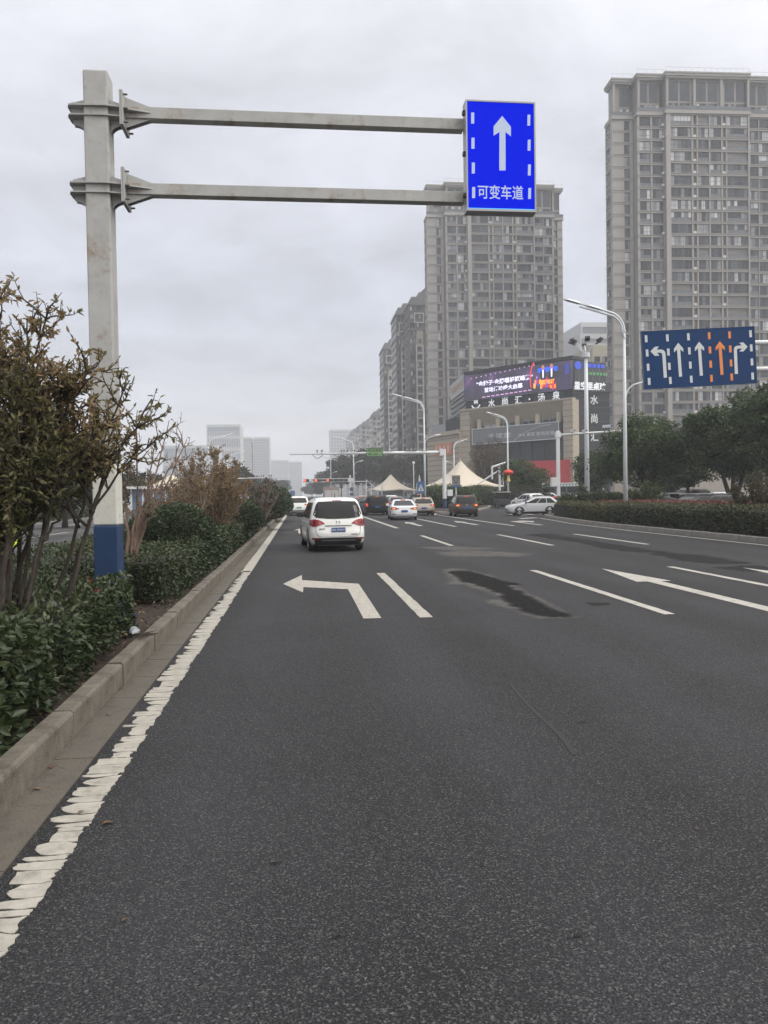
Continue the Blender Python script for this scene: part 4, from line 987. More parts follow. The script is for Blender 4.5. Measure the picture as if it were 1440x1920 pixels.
# LED sign on the arm ends
YS = 9.98
tl, tr_, bl, brr = at(875, 187.5, YS), at(1006, 191.5, YS), at(873, 395, YS), at(1003, 398, YS)
sw = ((tr_.x-tl.x)+(brr.x-bl.x))/2; sh = ((tl.z-bl.z)+(tr_.z-brr.z))/2
led = thing('led_lane_sign', 'lit blue LED sign with white up arrow and Chinese characters on the gantry arms', 'sign', ((tl.x+brr.x)/2, YS, (tl.z+brr.z)/2))
def led_mat(name, col, col2, scale, estr):
    """LED matrix: a fine grid of light points"""
    m = bpy.data.materials.new(name); m.use_nodes = True; MATS[name] = m; nt = m.node_tree; b = nt.nodes['Principled BSDF']; L = nt.links.new; N = nt.nodes.new
    b.inputs['Base Color'].default_value = (.004, .004, .006, 1); b.inputs['Roughness'].default_value = .5; b.inputs['Specular IOR Level'].default_value = 0.0
    t = N('ShaderNodeTexCoord'); n = N('ShaderNodeTexNoise'); n.inputs['Scale'].default_value = scale; n.inputs['Detail'].default_value = 1; L(t.outputs['Object'], n.inputs['Vector'])
    v = N('ShaderNodeTexVoronoi'); v.inputs['Scale'].default_value = scale*1.5; v.inputs['Randomness'].default_value = .15; L(t.outputs['Object'], v.inputs['Vector'])
    mr = N('ShaderNodeMapRange'); mr.inputs['From Min'].default_value = .1; mr.inputs['From Max'].default_value = .75; mr.inputs['To Min'].default_value = 0; mr.inputs['To Max'].default_value = 1; L(v.outputs['Distance'], mr.inputs['Value'])
    mx = N('ShaderNodeMixRGB'); mx.inputs[1].default_value = (*col, 1); mx.inputs[2].default_value = (*col2, 1); L(mr.outputs[0], mx.inputs[0])
    L(mx.outputs[0], b.inputs['Emission Color']); b.inputs['Emission Strength'].default_value = estr
    return m
M_LEDB = led_mat('led_blue', (.004, .022, .95), (.003, .014, .72), 70, 1.0)
M_LEDW = led_mat('led_white', (.85, .92, .95), (.22, .30, .62), 60, .92)
M_ALU = mat('aluminium_frame', (.34, .35, .36), .4, metal=.3)
hw_, hh_ = sw/2, sh/2
MB().box(-hw_, hw_, .012, .17, -hh_, hh_).build('housing', M_ALU, led)
fr = MB(); f_ = .020
fr.box(-hw_, hw_, -.012, .012, hh_-f_, hh_); fr.box(-hw_, hw_, -.012, .012, -hh_, -hh_+f_*1.4); fr.box(-hw_, -hw_+f_, -.012, .012, -hh_+f_*1.4, hh_-f_); fr.box(hw_-f_, hw_, -.012, .012, -hh_+f_*1.4, hh_-f_)
fr.build('frame', M_ALU, led)
MB().box(-hw_+f_, hw_-f_, .004, .0115, -hh_+f_*1.4, hh_-f_).build('screen', M_LEDB, led)
def S(u, v): return (-hw_ + u*sw, hh_ - v*sh)          # u right, v down, 0..1
# from the photo crop: front face spans x 606..1145, y 105..940
def cv(x, y): return ((x-606)/(1142-606), (y-105 - (x-606)*.045)/(830))
def flat(name, pts, y0, m, parent):
    return MB().prism([S(*p) for p in pts], 'y', y0-.004, y0).build(name, m, parent)
flat('arrow', [cv(*p) for p in [(887,227),(953,310),(952,381),(911,347),(908,637),(860,635),(864,347),(819,375),(820,305)]], .0035, M_LEDW, led)
for yt in (200, 388, 574, 758):
    flat('dash', [cv(650, yt), cv(673, yt), cv(671, yt+82), cv(648, yt+82)], .0035, M_LEDW, led)
for yt in (220, 408, 595, 773):
    flat('dash', [cv(1083, yt), cv(1105, yt), cv(1102, yt+82), cv(1080, yt+82)], .0035, M_LEDW, led)
c0 = S(*cv(868, 800))
text('lettering', '可变车道', M_LEDW, led, (c0[0], .001, c0[1]), width=sw*.655, height=sh*.128, bold=.012)
MB().box(-hw_+f_, hw_-f_, .001, .0035, -hh_+f_*1.4, -hh_+f_*1.4+.014).build('lit_edge', glow_mat('led_cyan', (.05, .45, .9), 1.0), led)
for v_ in (.10, .47, .85): MB().box(-hw_-.03, -hw_, .03, .09, hh_-v_*sh-.025, hh_-v_*sh+.025).build('hinge', M_BLACK, led)

# ------------------------------------------------------------------ blue lane-assignment board on the right
M_SBLUE = mat('sign_blue', (.004, .034, .115), .45, spec=.15, var=.12, vscale=1.5)
M_SWHITE = mat('sign_reflective_white', (.55, .57, .57), .45, var=.06, vscale=8)
M_SORANGE = mat('sign_orange', (.70, .22, .045), .45, var=.08, vscale=8)
YB = 26.6
TL, TR, BR, BL = at(1203, 622, YB), at(1415, 612, YB), at(1418, 718, YB), at(1208, 730, YB)
bw = ((TR-TL).length + (BR-BL).length)/2; bh = ((TL-BL).length + (TR-BR).length)/2
bc = (TL+TR+BR+BL)/4
board = thing('lane_sign_board', 'large dark blue road board with four white lane arrows and one orange arrow', 'sign', tuple(bc))
board.rotation_euler = (0, -math.atan2(TR.z-TL.z, TR.x-TL.x), 0)
MB().box(-bw/2, bw/2, 0, .035, -bh/2, bh/2).build('panel', M_SBLUE, board)
rim = MB(); rim.box(-bw/2-.012, -bw/2, -.012, .07, -bh/2, bh/2); rim.box(bw/2, bw/2+.012, -.012, .07, -bh/2, bh/2); rim.box(-bw/2-.012, bw/2+.012, -.012, .07, bh/2, bh/2+.012); rim.box(-bw/2-.012, bw/2+.012, -.012, .07, -bh/2-.012, -bh/2)
rim.build('rim', mat('sign_rim', (.05, .07, .10), .5), board)
for zz in (-bh*.3, 0, bh*.3): MB().box(-bw/2+.1, bw/2-.1, .0351, .08, zz-.04, zz+.04).build('back_rail', M_ALU, board)
# crop of the board: corners TL(128,178) TR(1292,122) BR(1318,718) BL(152,778)
def bq(x, y):
    A0, B0, D0, C0 = np.array([128., 178.]), np.array([1292., 122.]), np.array([152., 778.]), np.array([1318., 718.])
    p = np.array([x, y], float); u, v = .5, .5
    for _ in range(20):
        e = A0*(1-u)*(1-v)+B0*u*(1-v)+D0*(1-u)*v+C0*u*v - p
        du = (B0-A0)*(1-v)+(C0-D0)*v; dv_ = (D0-A0)*(1-u)+(C0-B0)*u
        s = np.linalg.solve(np.stack([du, dv_], 1), -e); u += s[0]; v += s[1]
    return (-bw/2+u*bw, bh/2-v*bh)
def bflat(name, px, m): return MB().prism([bq(*p) for p in px], 'y', -.006, -.0005).build(name, m, board)
def bdash(x, y, m): bflat('dash', [(x-13, y), (x+13, y-1), (x+16, y+72), (x-10, y+73)], m)
for k in range(4):
    bdash(174+k*8, 215+k*148.5, M_SWHITE); bdash(391+k*8, 206+k*148.5, M_SWHITE); bdash(607+k*8, 195+k*148, M_SWHITE)
    bdash(822+k*6, 184+k*149, M_SORANGE); bdash(1034+k*6, 175+k*147.5, M_SORANGE); bdash(1253+k*6, 163+k*148.5, M_SWHITE)
def bup(x, yt, yb, m):
    dx = (yb-yt)*.05
    bflat('arrow', [(x, yt), (x+50, yt+58), (x+52, yt+95), (x+19, yt+68), (x+17+dx, yb-4), (x-14+dx, yb), (x-13, yt+68), (x-44, yt+100), (x-44, yt+62)], m)
bup(503, 294, 650, M_SWHITE); bup(718, 283, 641, M_SWHITE); bup(933, 277, 632, M_SORANGE)
bflat('arrow', [(218,382),(262,336),(304,332),(280,364),(330,364),(352,371),(366,388),(371,410),(382,657),(350,660),(338,420),(332,402),(316,396),(284,398),(308,427),(262,431)], M_SWHITE)
bflat('arrow', [(1222,336),(1178,290),(1136,294),(1162,322),(1110,326),(1090,335),(1080,352),(1078,380),(1086,622),(1118,621),(1110,372),(1114,360),(1126,355),(1162,354),(1136,386),(1178,386)], M_SWHITE)
# its support: a mast just outside the frame with two arms
sup = thing('sign_gantry', 'white steel mast with two arms carrying the blue lane board', 'pole', (bc.x + bw/2 + 3.2, YB + .18, .12))
mz_ = at(1430, 640, YB).z, at(1430, 690, YB).z
MB().cyl((0, 0, 0), (0, 0, mz_[0]+.6), .17, .12, n=14).build('mast', M_WHITE, sup, smooth=True)
for z_ in mz_:
    MB().cyl((-bw/2-3.4, 0, z_-.20), (0, 0, z_-.05), .075, .10, n=12).build('arm', M_WHITE, sup, smooth=True)

# ------------------------------------------------------------------ lamps, camera gantries and other posts
M_LAMPW = mat('lamp_white', (.60, .62, .64), .35, var=.05, vscale=1)
M_LENS = mat('lamp_lens', (.45, .47, .48), .2)
def lamp(name, label, X, Y, z0, Hh, arm=3.0, lower=True, side=-1, group=None, r0=.11, thin=1.0, lowside=1):
    """tall street lamp: tapered pole, curved twin-rod arm with two heads, small lower arm on the other side"""
    t = thing(name, label, 'street lamp', (X, Y, z0), 0, group)
    ps = MB(); ps.tube([(0,0,0), (0,0,Hh*.45), (0,0,Hh*.9)], [r0*thin, r0*.8*thin, r0*.55*thin], 12); ps.build('pole', M_LAMPW, t, smooth=True)
    ps = MB()
    for z in (Hh*.90, Hh*.87): ps.cyl((0,0,z-.04), (0,0,z+.04), r0*.8*thin, n=12)
    ps.build('collar', M_LAMPW, t)
    for off in (0.0, .16):
        pts = [(side*(.02+off*.2), 0, Hh*.87)]
        for k in range(9):
            q = k/8*math.radians(78); R = .95-off
            pts.append((side*(R*(1-math.cos(q))+off*.6), 0, Hh*.90 + (R*math.sin(q))))
        e = Vector(pts[-1]); pts.append((e.x+side*arm*.62, 0, e.z+arm*.16))
        MB().tube(pts, [.055*thin]*(len(pts)-1)+[.035*thin], 8).build('arm', M_LAMPW, t, smooth=True)
        if off == 0: tip = Vector(pts[-1]); base = e
    for f0 in (.25, .95):
        p = base.lerp(tip, f0); d = (tip-base).normalized()
        q = p + d*(arm*.36)
        hd = MB(); prof = [(0, .07), (.15, .13), (.75, .15), (1.0, .06)]
        for i, (s, w) in enumerate(prof):
            c = p.lerp(q, s)
            hd.add([(c.x, -w, c.z-.02), (c.x, w, c.z-.02), (c.x, w*.7, c.z+.07), (c.x, -w*.7, c.z+.07)], [])
        fs = [(i*4+a, i*4+(a+1) % 4, i*4+4+(a+1) % 4, i*4+4+a) for i in range(3) for a in range(4)] + [(3,2,1,0), (12,13,14,15)]
        hd.f += [list(f) for f in fs]; hd.m += [0]*len(fs)
        ho = hd.build('lamp_head', M_LAMPW, t)
        c0, c1 = p.lerp(q, .15), p.lerp(q, .8)
        ln = MB().add([(c0.x, -.09, c0.z-.024), (c1.x, -.11, c1.z-.024), (c1.x, .11, c1.z-.024), (c0.x, .09, c0.z-.024)], [(0, 1, 2, 3)])
        ln.build('lens', M_LENS, ho)
    if lower:
        zl = Hh*.62; pts = [(0, 0, zl-.5)]
        for k in range(7):
            q = k/6*math.radians(70); pts.append((lowside*(.7*(1-math.cos(q))+.05), 0, zl-.4+.75*math.sin(q)))
        e = Vector(pts[-1]); pts.append((e.x+lowside*.7, 0, e.z+.2))
        MB().tube(pts, .035*thin, 8).build('lower_arm', M_LAMPW, t, smooth=True)
        e = Vector(pts[-1]); b = MB().tube([(e.x-lowside*.3, 0, e.z-.06), (e.x, 0, e.z), (e.x+lowside*.45, 0, e.z+.10)], [.05, .10, .05], 8); b.build('lower_lamp_head', M_LAMPW, t, smooth=True)
    return t
LG = 'tall white street lamps'
p = at(1173, 940, 36.5); lamp('street_lamp', 'tall white street lamp rising from the right hedge beside the blue lane board', p.x, 36.5, .12, 10.35, 2.45, True, -1, LG)
p = at(797, 920, 76); lamp('street_lamp', 'tall white street lamp between the two beige tents', p.x, 76, .15, 10.9, 2.5, True, -1, LG)
p = at(664, 925, 131); lamp('street_lamp', 'tall white street lamp just left of the green speed sign', p.x, 131, 0, 11.0, 2.9, True, -1, LG)
p = at(621, 925, 190); lamp('street_lamp', 'small far street lamp in front of the distant tree mass', p.x, 190, 0, 11.0, 2.9, True, -1, LG)
p = at(393, 930, 128); lamp('street_lamp', 'far street lamp beyond the median with head in front of the tallest far block', p.x, 128, .1, 11.2, 3.4, False, 1, LG)
p = at(428, 930, 175); lamp('street_lamp', 'farther street lamp beyond the median, head just above the brown shrubs', p.x, 175, .1, 11.0, 3.4, False, 1, LG)
p = at(852, 920, 128); lamp('street_lamp', 'white street lamp rising behind the peak of the larger beige tent', p.x, 128, 0, 10.4, 1.6, True, 1, LG, thin=1.1, lowside=-1)
p = at(953, 935, 84); lant_x = p.x; lamp('street_lamp', 'white street lamp with a red lantern in front of the mall', p.x, 84, 0, 10.2, 1.7, False, -1, LG)
# red lantern on that lamp
lt = thing('red_lantern', 'round red lantern with golden tassel on a lamp pole before the mall', 'lantern', (lant_x, 83.85, at(952, 886, 84).z))
prof = [(.12, -.30)] + [(.55*math.cos(q), .30*math.sin(q)) for q in [math.radians(a) for a in range(-65, 66, 13)]] + [(.12, .30)]
MB().lathe(prof, n=20).build('lantern_body', mat('lantern_red', (.55, .045, .02), .6, var=.15, vscale=6), lt, smooth=True)
MB().cyl((0,0,.29), (0,0,.40), .16, n=12).build('gold_cap', mat('lantern_gold', (.60, .36, .10), .5), lt)
MB().cyl((0,0,-.40), (0,0,-.29), .16, n=12).build('gold_cap', MATS['lantern_gold'], lt)
MB().cyl((0,0,-1.0), (0,0,-.40), .22, .10, n=10).build('tassel', mat('tassel_yellow', (.65, .48, .18), .8), lt)
# high mast with floodlights
p = at(1101, 930, 69)
hm = thing('floodlight_mast', 'tall white mast crowned with a ring of black floodlights', 'floodlight mast', (p.x, 69, -.28))
zt = at(1098, 665, 69).z + .28
MB().tube([(0,0,0), (0,0,zt*.6), (0,0,zt)], [.24, .19, .15], 14).build('pole', M_LAMPW, hm, smooth=True)
MB().lathe([(.2, zt-.3), (.36, zt-.25), (.36, zt+.15), (.2, zt+.2)], n=12).build('crown_ring', M_LAMPW, hm)
for k in range(6):
    a = math.radians(60*k+15); ca, sa = math.cos(a), math.sin(a)
    pts = [(.2*ca, .2*sa, zt), (.35*ca, .35*sa, zt+.35), (.75*ca, .75*sa, zt+.85), (1.25*ca, 1.25*sa, zt+1.15)]
    MB().tube(pts, [.05, .045, .04, .03], 8).build('bracket_arm', M_LAMPW, hm, smooth=True)
    fl = MB().box(-.22, .22, -.28, .28, -.09, .09)
    o = fl.build('floodlight', M_BLACK, hm, (1.35*ca, 1.35*sa, zt+1.2)); o.rotation_euler = (math.radians(25), 0, a-math.pi/2)

def cctv(parent, x, y, z, rz=0, s=1.0):
    o = link('camera', None, parent, (x, y, z), rz)
    MB().box(-.07*s, .07*s, -.28*s, .16*s, .12*s, .26*s).build('camera_body', M_LAMPW, o)
    MB().cyl((0, -.30*s, .19*s), (0, -.27*s, .19*s), .06*s, n=10).build('camera_lens', M_BLACK, o)
    MB().cyl((0, 0, 0), (0, 0, .12*s), .03*s, n=8).build('camera_bracket', M_BLACK, o)
# camera post on the right
YC = 63.0
p = at(1047, 930, YC); zt = at(1045, 808, YC).z
cp_ = thing('camera_post', 'white square post with blue foot and short arm carrying traffic cameras', 'camera post', (p.x, YC, 0))
MB().box(-.13, .13, -.13, .13, .95, zt).build('post', M_WHITE, cp_)
MB().box(-.133, .133, -.133, .133, -.28, .95).build('blue_foot', M_BPAINT, cp_)
e = at(1168, 805, YC); MB().cyl((.10, 0, zt-.35), (e.x-p.x, 0, e.z-.1), .10, .06, n=10).build('arm', M_WHITE, cp_, smooth=True)
MB().box(-.20, .20, -.2, .2, zt-.55, zt-.1).build('clamp', M_WHITE, cp_)
for px_ in (1073, 1095): q = at(px_, 810, YC); cctv(cp_, q.x-p.x, 0, q.z-.02-.1, .2, 1.2)
q = at(1136, 806, YC); cctv(cp_, q.x-p.x, 0, q.z, .8, 1.6)
MB().box(-.62, -.14, -.2, .2, at(1040, 912, YC).z, at(1040, 895, YC).z).build('control_box', M_WHITE, cp_)
# long camera gantry over the road
YG = 72.0
p = at(834, 950, YG); zt = at(830, 842, YG).z
cg = thing('camera_gantry', 'white gantry with a row of traffic cameras spanning the whole road', 'gantry', (p.x, YG, 0))
MB().tube([(0,0,1.15), (0,0,zt)], [.20, .17], 8).build('post', M_WHITE, cg)
MB().tube([(0,0,.1), (0,0,1.15)], [.205, .203], 8).build('blue_foot', M_BPAINT, cg)
ends = at(543, 852, YG); za = at(815, 848, YG).z
MB().tube([(0, 0, za), ((ends.x-p.x)*.5, 0, (za+ends.z)/2+.02), (ends.x-p.x, 0, ends.z)], [.16, .11, .05], 10).build('arm', M_WHITE, cg, smooth=True)
MB().box(-.42, -.12, -.25, .25, za-.32, za+.32).build('flange', M_WHITE, cg)
for px_ in (595, 603, 640, 645, 651, 664, 671, 727, 733, 764, 770, 776, 779, 793, 800):
    q = at(px_, 845, YG); cctv(cg, q.x-p.x, 0, za+.10+(ends.z-za)*(q.x-p.x)/(ends.x-p.x), random.uniform(-.3, .3), 1.0)
cb = MB()
for a, b_ in ((585, 606), (625, 655), (655, 675), (725, 740), (760, 790)):
    A0, B0 = at(a, 852, YG), at(b_, 852, YG)
    cb.tube([(A0.x-p.x + (B0.x-A0.x)*k/6, -.05, za-.08-.38*math.sin(math.pi*k/6)) for k in range(7)], .025, 5)
cb.build('cable_loops', M_BLACK, cg)
MB().box(.25, .75, -.2, .2, at(838, 930, YG).z, at(838, 918, YG).z).build('control_box', M_WHITE, cg)
# green speed sign hung on it
p0, p1 = at(687, 840, YG-.3), at(718.5, 856, YG-.3)
gs = thing('speed_sign', 'small green speed sign reading 40-50km/h hung on the camera gantry', 'sign', ((p0.x+p1.x)/2, YG-.3, (p0.z+p1.z)/2))
w2, h2 = abs(p1.x-p0.x)/2, abs(p0.z-p1.z)/2
MB().box(-w2, w2, 0, .04, -h2, h2).build('panel', mat('sign_green', (.20, .36, .16), .5), gs)
M_SDARK = mat('sign_dark_letters', (.012, .03, .015), .5)
b = MB(); w3 = .05
b.box(-w2, w2, -.01, 0, h2-w3, h2); b.box(-w2, w2, -.01, 0, -h2, -h2+w3); b.box(-w2, -w2+w3, -.01, 0, -h2+w3, h2-w3); b.box(w2-w3, w2, -.01, 0, -h2+w3, h2-w3); b.build('border', M_SDARK, gs)
text('lettering', '绿波速度', M_SDARK, gs, (0, -.012, h2*.42), width=w2*1.7, height=h2*.72, bold=.01)
text('lettering', '40-50', M_SDARK, gs, (-w2*.28, -.012, -h2*.45), width=w2*1.15, height=h2*.62, bold=.02)
text('lettering', 'km/h', M_SDARK, gs, (w2*.62, -.012, -h2*.50), width=w2*.55, height=h2*.42)

# traffic-signal gantry far ahead
YT = 190.0
p = at(657, 925, YT); zs = at(657, 900, YT).z
tg = thing('signal_gantry', 'grey far gantry with a row of traffic lights showing three red signals', 'traffic light', (p.x, YT, 0))
MB().tube([(0,0,0), (0,0,zs+1.2)], [.22, .17], 10).build('post', M_WHITE, tg)
e0 = at(568, 901, YT); e1 = at(690, 897, YT)
MB().box(e0.x-p.x, e1.x-p.x, -.1, .1, zs-.45, zs-.28).build('arm', M_WHITE, tg)
MB().box(e0.x-p.x, .0, -.1, .1, zs+.30, zs+.45).build('arm', M_WHITE, tg)
M_RED = glow_mat('signal_red', (1.0, .10, .05), 2.5)
for i, (a, b_, lit) in enumerate(((569, 580, 1), (590, 602, 1), (612, 624, 1), (626, 634, 0), (636, 643, 0), (645, 652, 0))):
    A0, B0 = at(a, 901, YT), at(b_, 901, YT)
    so = MB().box(A0.x-p.x, B0.x-p.x, -.25, -.1, zs-.34, zs+.34).build('signal_head', M_BLACK, tg)
    if lit:
        c = A0.x-p.x+.32; MB().disc((c, -.26, zs), .26, 'y', 12).build('red_light', M_RED, so)
MB().box(-.55, .95, -.12, .12, zs-.5, zs+.5).build('junction_box', M_WHITE, tg)
for k, (zz, rr) in enumerate(((-2.3, .5), (-3.6, .5))):
    MB().cyl((.3, -.28, zs+zz), (.3, -.24, zs+zz), rr, n=16).build('round_plate', mat('round_sign_blue', (.02, .045, .13), .4), tg)
# far gantry at the left
YF = 150
p = at(425, 925, YF); e = at(545, 894, YF); q = at(430, 898, YF)
fg = thing('far_camera_gantry', 'far slim white gantry arm over the median at the left', 'gantry', (p.x-1, YF, 0))
MB().cyl((0, 0, 0), (0, 0, q.z+.2), .2, .16, n=10).build('post', M_WHITE, fg)
MB().cyl((0, 0, q.z), (e.x-p.x+1, 0, e.z), .11, .07, n=8).build('arm', M_WHITE, fg)
for px_ in (505, 509): c = at(px_, 894, YF); cctv(fg, c.x-p.x+1, 0, q.z+(e.z-q.z)*.7, 0, 2)

# pedestrian sign, triangular sign board, small far blue sign
M_SB2 = mat('pedestrian_sign_blue', (.035, .10, .24), .45)
YQ = 70.0
p = at(789, 914, YQ)
ps = thing('crossing_sign', 'square blue pedestrian crossing sign on a white post', 'sign', (p.x, YQ, .17))
zc = p.z-.17; MB().cyl((0, .05, 0), (0, .05, zc+.5), .045, n=10).build('post', M_WHITE, ps)
MB().box(-.34, .34, -.03, 0, zc-.55, zc+.55).build('panel', M_SB2, ps)
MB().prism([(-.27, zc-.32), (.27, zc-.32), (0, zc+.32)], 'y', -.04, -.031).build('triangle', M_SWHITE, ps)
fb = MB(); fb.box(-.04, .04, -.047, -.041, zc-.22, zc+.02); fb.disc((0, -.0475, zc+.08), .05, 'y', 10); fb.prism([(-.10, zc-.27), (-.03, zc-.1), (.03, zc-.1), (.12, zc-.27), (.06, zc-.27), (0, zc-.16), (-.05, zc-.27)], 'y', -.047, -.041)
fb.build('walking_figure', M_SDARK, ps)
YW = 74.0
p = at(855, 903, YW)
ts = thing('warning_board', 'grey square board with a dark inverted triangle above the island bushes', 'sign', (p.x, YW, .17))
zc = p.z-.17; MB().cyl((0, .05, 0), (0, .05, zc+.4), .05, n=10).build('post', M_WHITE, ts)
MB().box(-.42, .42, -.03, 0, zc-.55, zc+.62).build('panel', mat('board_grey', (.20, .19, .185), .6), ts)
b = MB(); T = [(-.30, zc+.40), (.30, zc+.40), (0, zc-.22)]
for i in range(3):
    a, c = Vector((T[i][0], 0, T[i][1])), Vector((T[(i+1) % 3][0], 0, T[(i+1) % 3][1])); b.tube([a+Vector((0, -.04, 0)), c+Vector((0, -.04, 0))], .03, 4)
b.build('triangle', M_BLACK, ts)
MB().box(-.42, .42, -.034, -.031, zc-.55, zc-.35).build('lower_plate', M_SB2, ts)
p = at(548, 925, 240)
bs_ = thing('small_blue_sign', 'tiny dark blue sign far down the road above the lanes', 'sign', (p.x, 240, 0))
MB().cyl((0, .1, 0), (0, .1, p.z+.5), .1, n=8).build('post', M_WHITE, bs_)
MB().box(-.8, .8, -.05, 0, p.z-.8, p.z+.8).build('panel', M_SB2, bs_)
p = at(790, 880, 72)
dl = thing('dome_lamp_post', 'thin pole with a small white dome camera left of the tall lamp', 'camera post', (at(776, 920, 100).x, 100, 0))
MB().cyl((0,0,0), (0,0,at(776, 868, 100).z), .06, n=8).build('post', M_WHITE, dl); MB().lathe([(0, .2), (.15, .15), (.2, 0), (.15, -.15), (0, -.2)], (0, 0, at(776, 868, 100).z), 10).build('dome', M_WHITE, dl)
for px_, lab in ((786, 'slim white post with a red hand signal beside the crossing sign'),):
    p = at(px_, 925, 80); po = thing('pedestrian_signal', lab, 'traffic light', (p.x, 80, .17))
    MB().cyl((0,0,0), (0,0,2.6), .05, n=8).build('post', M_WHITE, po); MB().box(-.16, .16, -.12, .12, 1.8, 2.5).build('signal_box', M_BLACK, po); MB().disc((0, -.125, 2.3), .1, 'y', 10).build('red_light', M_RED, po)
# ------------------------------------------------------------------ vehicles
def paint(name, col, rough=.28, metal=0.0):
    dk = max(col) < .1
    return mat('paint_'+name, col, max(rough, .35) if dk else rough, metal=metal, coat=.12 if dk else .6, spec=.22 if dk else None, var=.03, vscale=1.5)
M_TYRE = mat('tyre_rubber', (.018, .018, .019), .8)
M_RIM = mat('alloy_rim', (.30, .30, .31), .35, metal=.6)
M_CGLASS = mat('car_glass', (.010, .011, .013), .06, spec=.28)
M_TRIMB = mat('black_trim', (.022, .022, .024), .5)
M_CHROME = mat('chrome', (.55, .55, .56), .2, metal=.9)
M_TAIL = mat('tail_red', (.26, .012, .016), .2, coat=.5)
M_TAILB = glow_mat('tail_lit', (1.0, .10, .05), 1.1)
M_IND = glow_mat('indicator_lit', (1.0, .32, .06), 1.2)
M_PLATE = mat('plate_blue', (.02, .07, .22), .4)
M_PLATEG = mat('plate_green', (.15, .33, .25), .4)
M_PLW = mat('plate_white', (.7, .7, .7), .5)
M_HEAD = mat('headlamp', (.6, .62, .64), .1, coat=.5)
M_AMBER = mat('reflection_orange', (.65, .20, .06), .5)

def interp(levels, z):
    for a, b in zip(levels, levels[1:]):
        if z <= b[0]:
            t = (z-a[0])/(b[0]-a[0]); return [a[i]+(b[i]-a[i])*t for i in range(1, 4)]
    return list(levels[-1][1:])
class Shape:
    """body given by level slices: (z, half width, rear y, front y), rounded-rectangle sections"""
    def __init__(s, levels, ea=6.0, eb=14.0): s.lv = levels; s.ea = ea; s.eb = eb
    def rear(s, u, z, off=0.0):
        hw, yr, yf = interp(s.lv, z); yc, hl = (yr+yf)/2, (yf-yr)/2
        return Vector((u*hw, yc - hl*max(0, 1-abs(u)**s.ea)**(1/s.eb) - off, z))
    def front(s, u, z, off=0.0):
        hw, yr, yf = interp(s.lv, z); yc, hl = (yr+yf)/2, (yf-yr)/2
        return Vector((u*hw, yc + hl*max(0, 1-abs(u)**s.ea)**(1/s.eb) + off, z))
    def side(s, sg, y, z, off=0.0):
        hw, yr, yf = interp(s.lv, z); yc, hl = (yr+yf)/2, (yf-yr)/2
        v = min(1, abs((y-yc)/hl)); return Vector((sg*(hw*max(0, 1-v**s.eb)**(1/s.ea)+off), y, z))
    def body(s, sub=3):
        b = MB(); zs = []
        for a, c in zip(s.lv, s.lv[1:]):
            for k in range(sub): zs.append(a[0]+(c[0]-a[0])*k/sub)
        zs.append(s.lv[-1][0])
        q = [.3, .55, .75, .87, .94, .975, .99, .998, .9999]
        us = [-u for u in q[::-1]] + [0] + q
        for z in zs:
            for u in us: b.v.append(tuple(s.rear(u, z)))
            hw, yr, yf = interp(s.lv, z); b.v.append((hw, (yr+yf)/2, z))
            for u in us[::-1]: b.v.append(tuple(s.front(u, z)))
            b.v.append((-hw, (yr+yf)/2, z))
        n = 2*len(us)+2; m = len(zs)
        for i in range(m-1):
            for k in range(n): b.f.append([i*n+k, i*n+(k+1) % n, (i+1)*n+(k+1) % n, (i+1)*n+k]); b.m.append(0)
        b.f.append(list(range(n-1, -1, -1))); b.m.append(0); b.f.append(list(range((m-1)*n, m*n))); b.m.append(0)
        return b
def patch(fn, us, zs, th=.012):
    """thin shell on a surface function fn(u, z, off) over a grid"""
    b = MB(); nu, nz_ = len(us), len(zs)
    for z in zs:
        for u in us: b.v.append(tuple(fn(u, z, th)))
    for i in range(nz_-1):
        for k in range(nu-1): b.f.append([i*nu+k, i*nu+k+1, (i+1)*nu+k+1, (i+1)*nu+k]); b.m.append(0)
    return b
def poly_patch(fn, poly, th=.012):
    """a polygon in surface coordinates, cut into small cells so that it hugs the surface"""
    bm = bmesh.new(); bm.faces.new([bm.verts.new((u, z, 0)) for u, z in poly])
    us = [p[0] for p in poly]; zs = [p[1] for p in poly]
    nu = max(2, min(14, int((max(us)-min(us))/.09))); nz = max(1, min(8, int((max(zs)-min(zs))/.06)))
    for ax, lo, hi, n in ((0, min(us), max(us), nu), (1, min(zs), max(zs), nz)):
        for k in range(1, n):
            co = [0, 0, 0]; co[ax] = lo+(hi-lo)*k/n; no = [0, 0, 0]; no[ax] = 1
            bmesh.ops.bisect_plane(bm, geom=bm.verts[:]+bm.edges[:]+bm.faces[:], plane_co=co, plane_no=no, dist=1e-6)
    bm.verts.index_update(); b = MB()
    b.add([tuple(fn(v.co.x, v.co.y, th)) for v in bm.verts], [tuple(v.index for v in f.verts) for f in bm.faces]); bm.free()
    return b
lin = lambda a, b, n: [a+(b-a)*k/(n-1) for k in range(n)]
def wheel_meshes(r, w):
    ty = MB().lathe([(r*.60, -w/2), (r*.93, -w/2), (r, -w/2+.04), (r, w/2-.04), (r*.93, w/2), (r*.60, w/2)], n=22)
    ty.v = [(z, x, y) for x, y, z in ty.v]
    rm = MB().lathe([(0, w/2-.03), (r*.18, w/2-.02), (r*.2, w/2-.06), (r*.55, w/2-.05), (r*.62, w/2-.005)], n=20)
    for k in range(5):
        a = 2*math.pi*k/5; rm.box(-.035, .035, .05, r*.58, w/2-.05, w/2-.015)
        c, q = math.cos(a), math.sin(a); rm.v[-8:] = [(x*c-y*q, x*q+y*c, z) for x, y, z in rm.v[-8:]]
    rm.v = [(z, x, y) for x, y, z in rm.v]
    return ty.mesh('tyre', M_TYRE), rm.mesh('rim', M_RIM)
WHEELS = {}
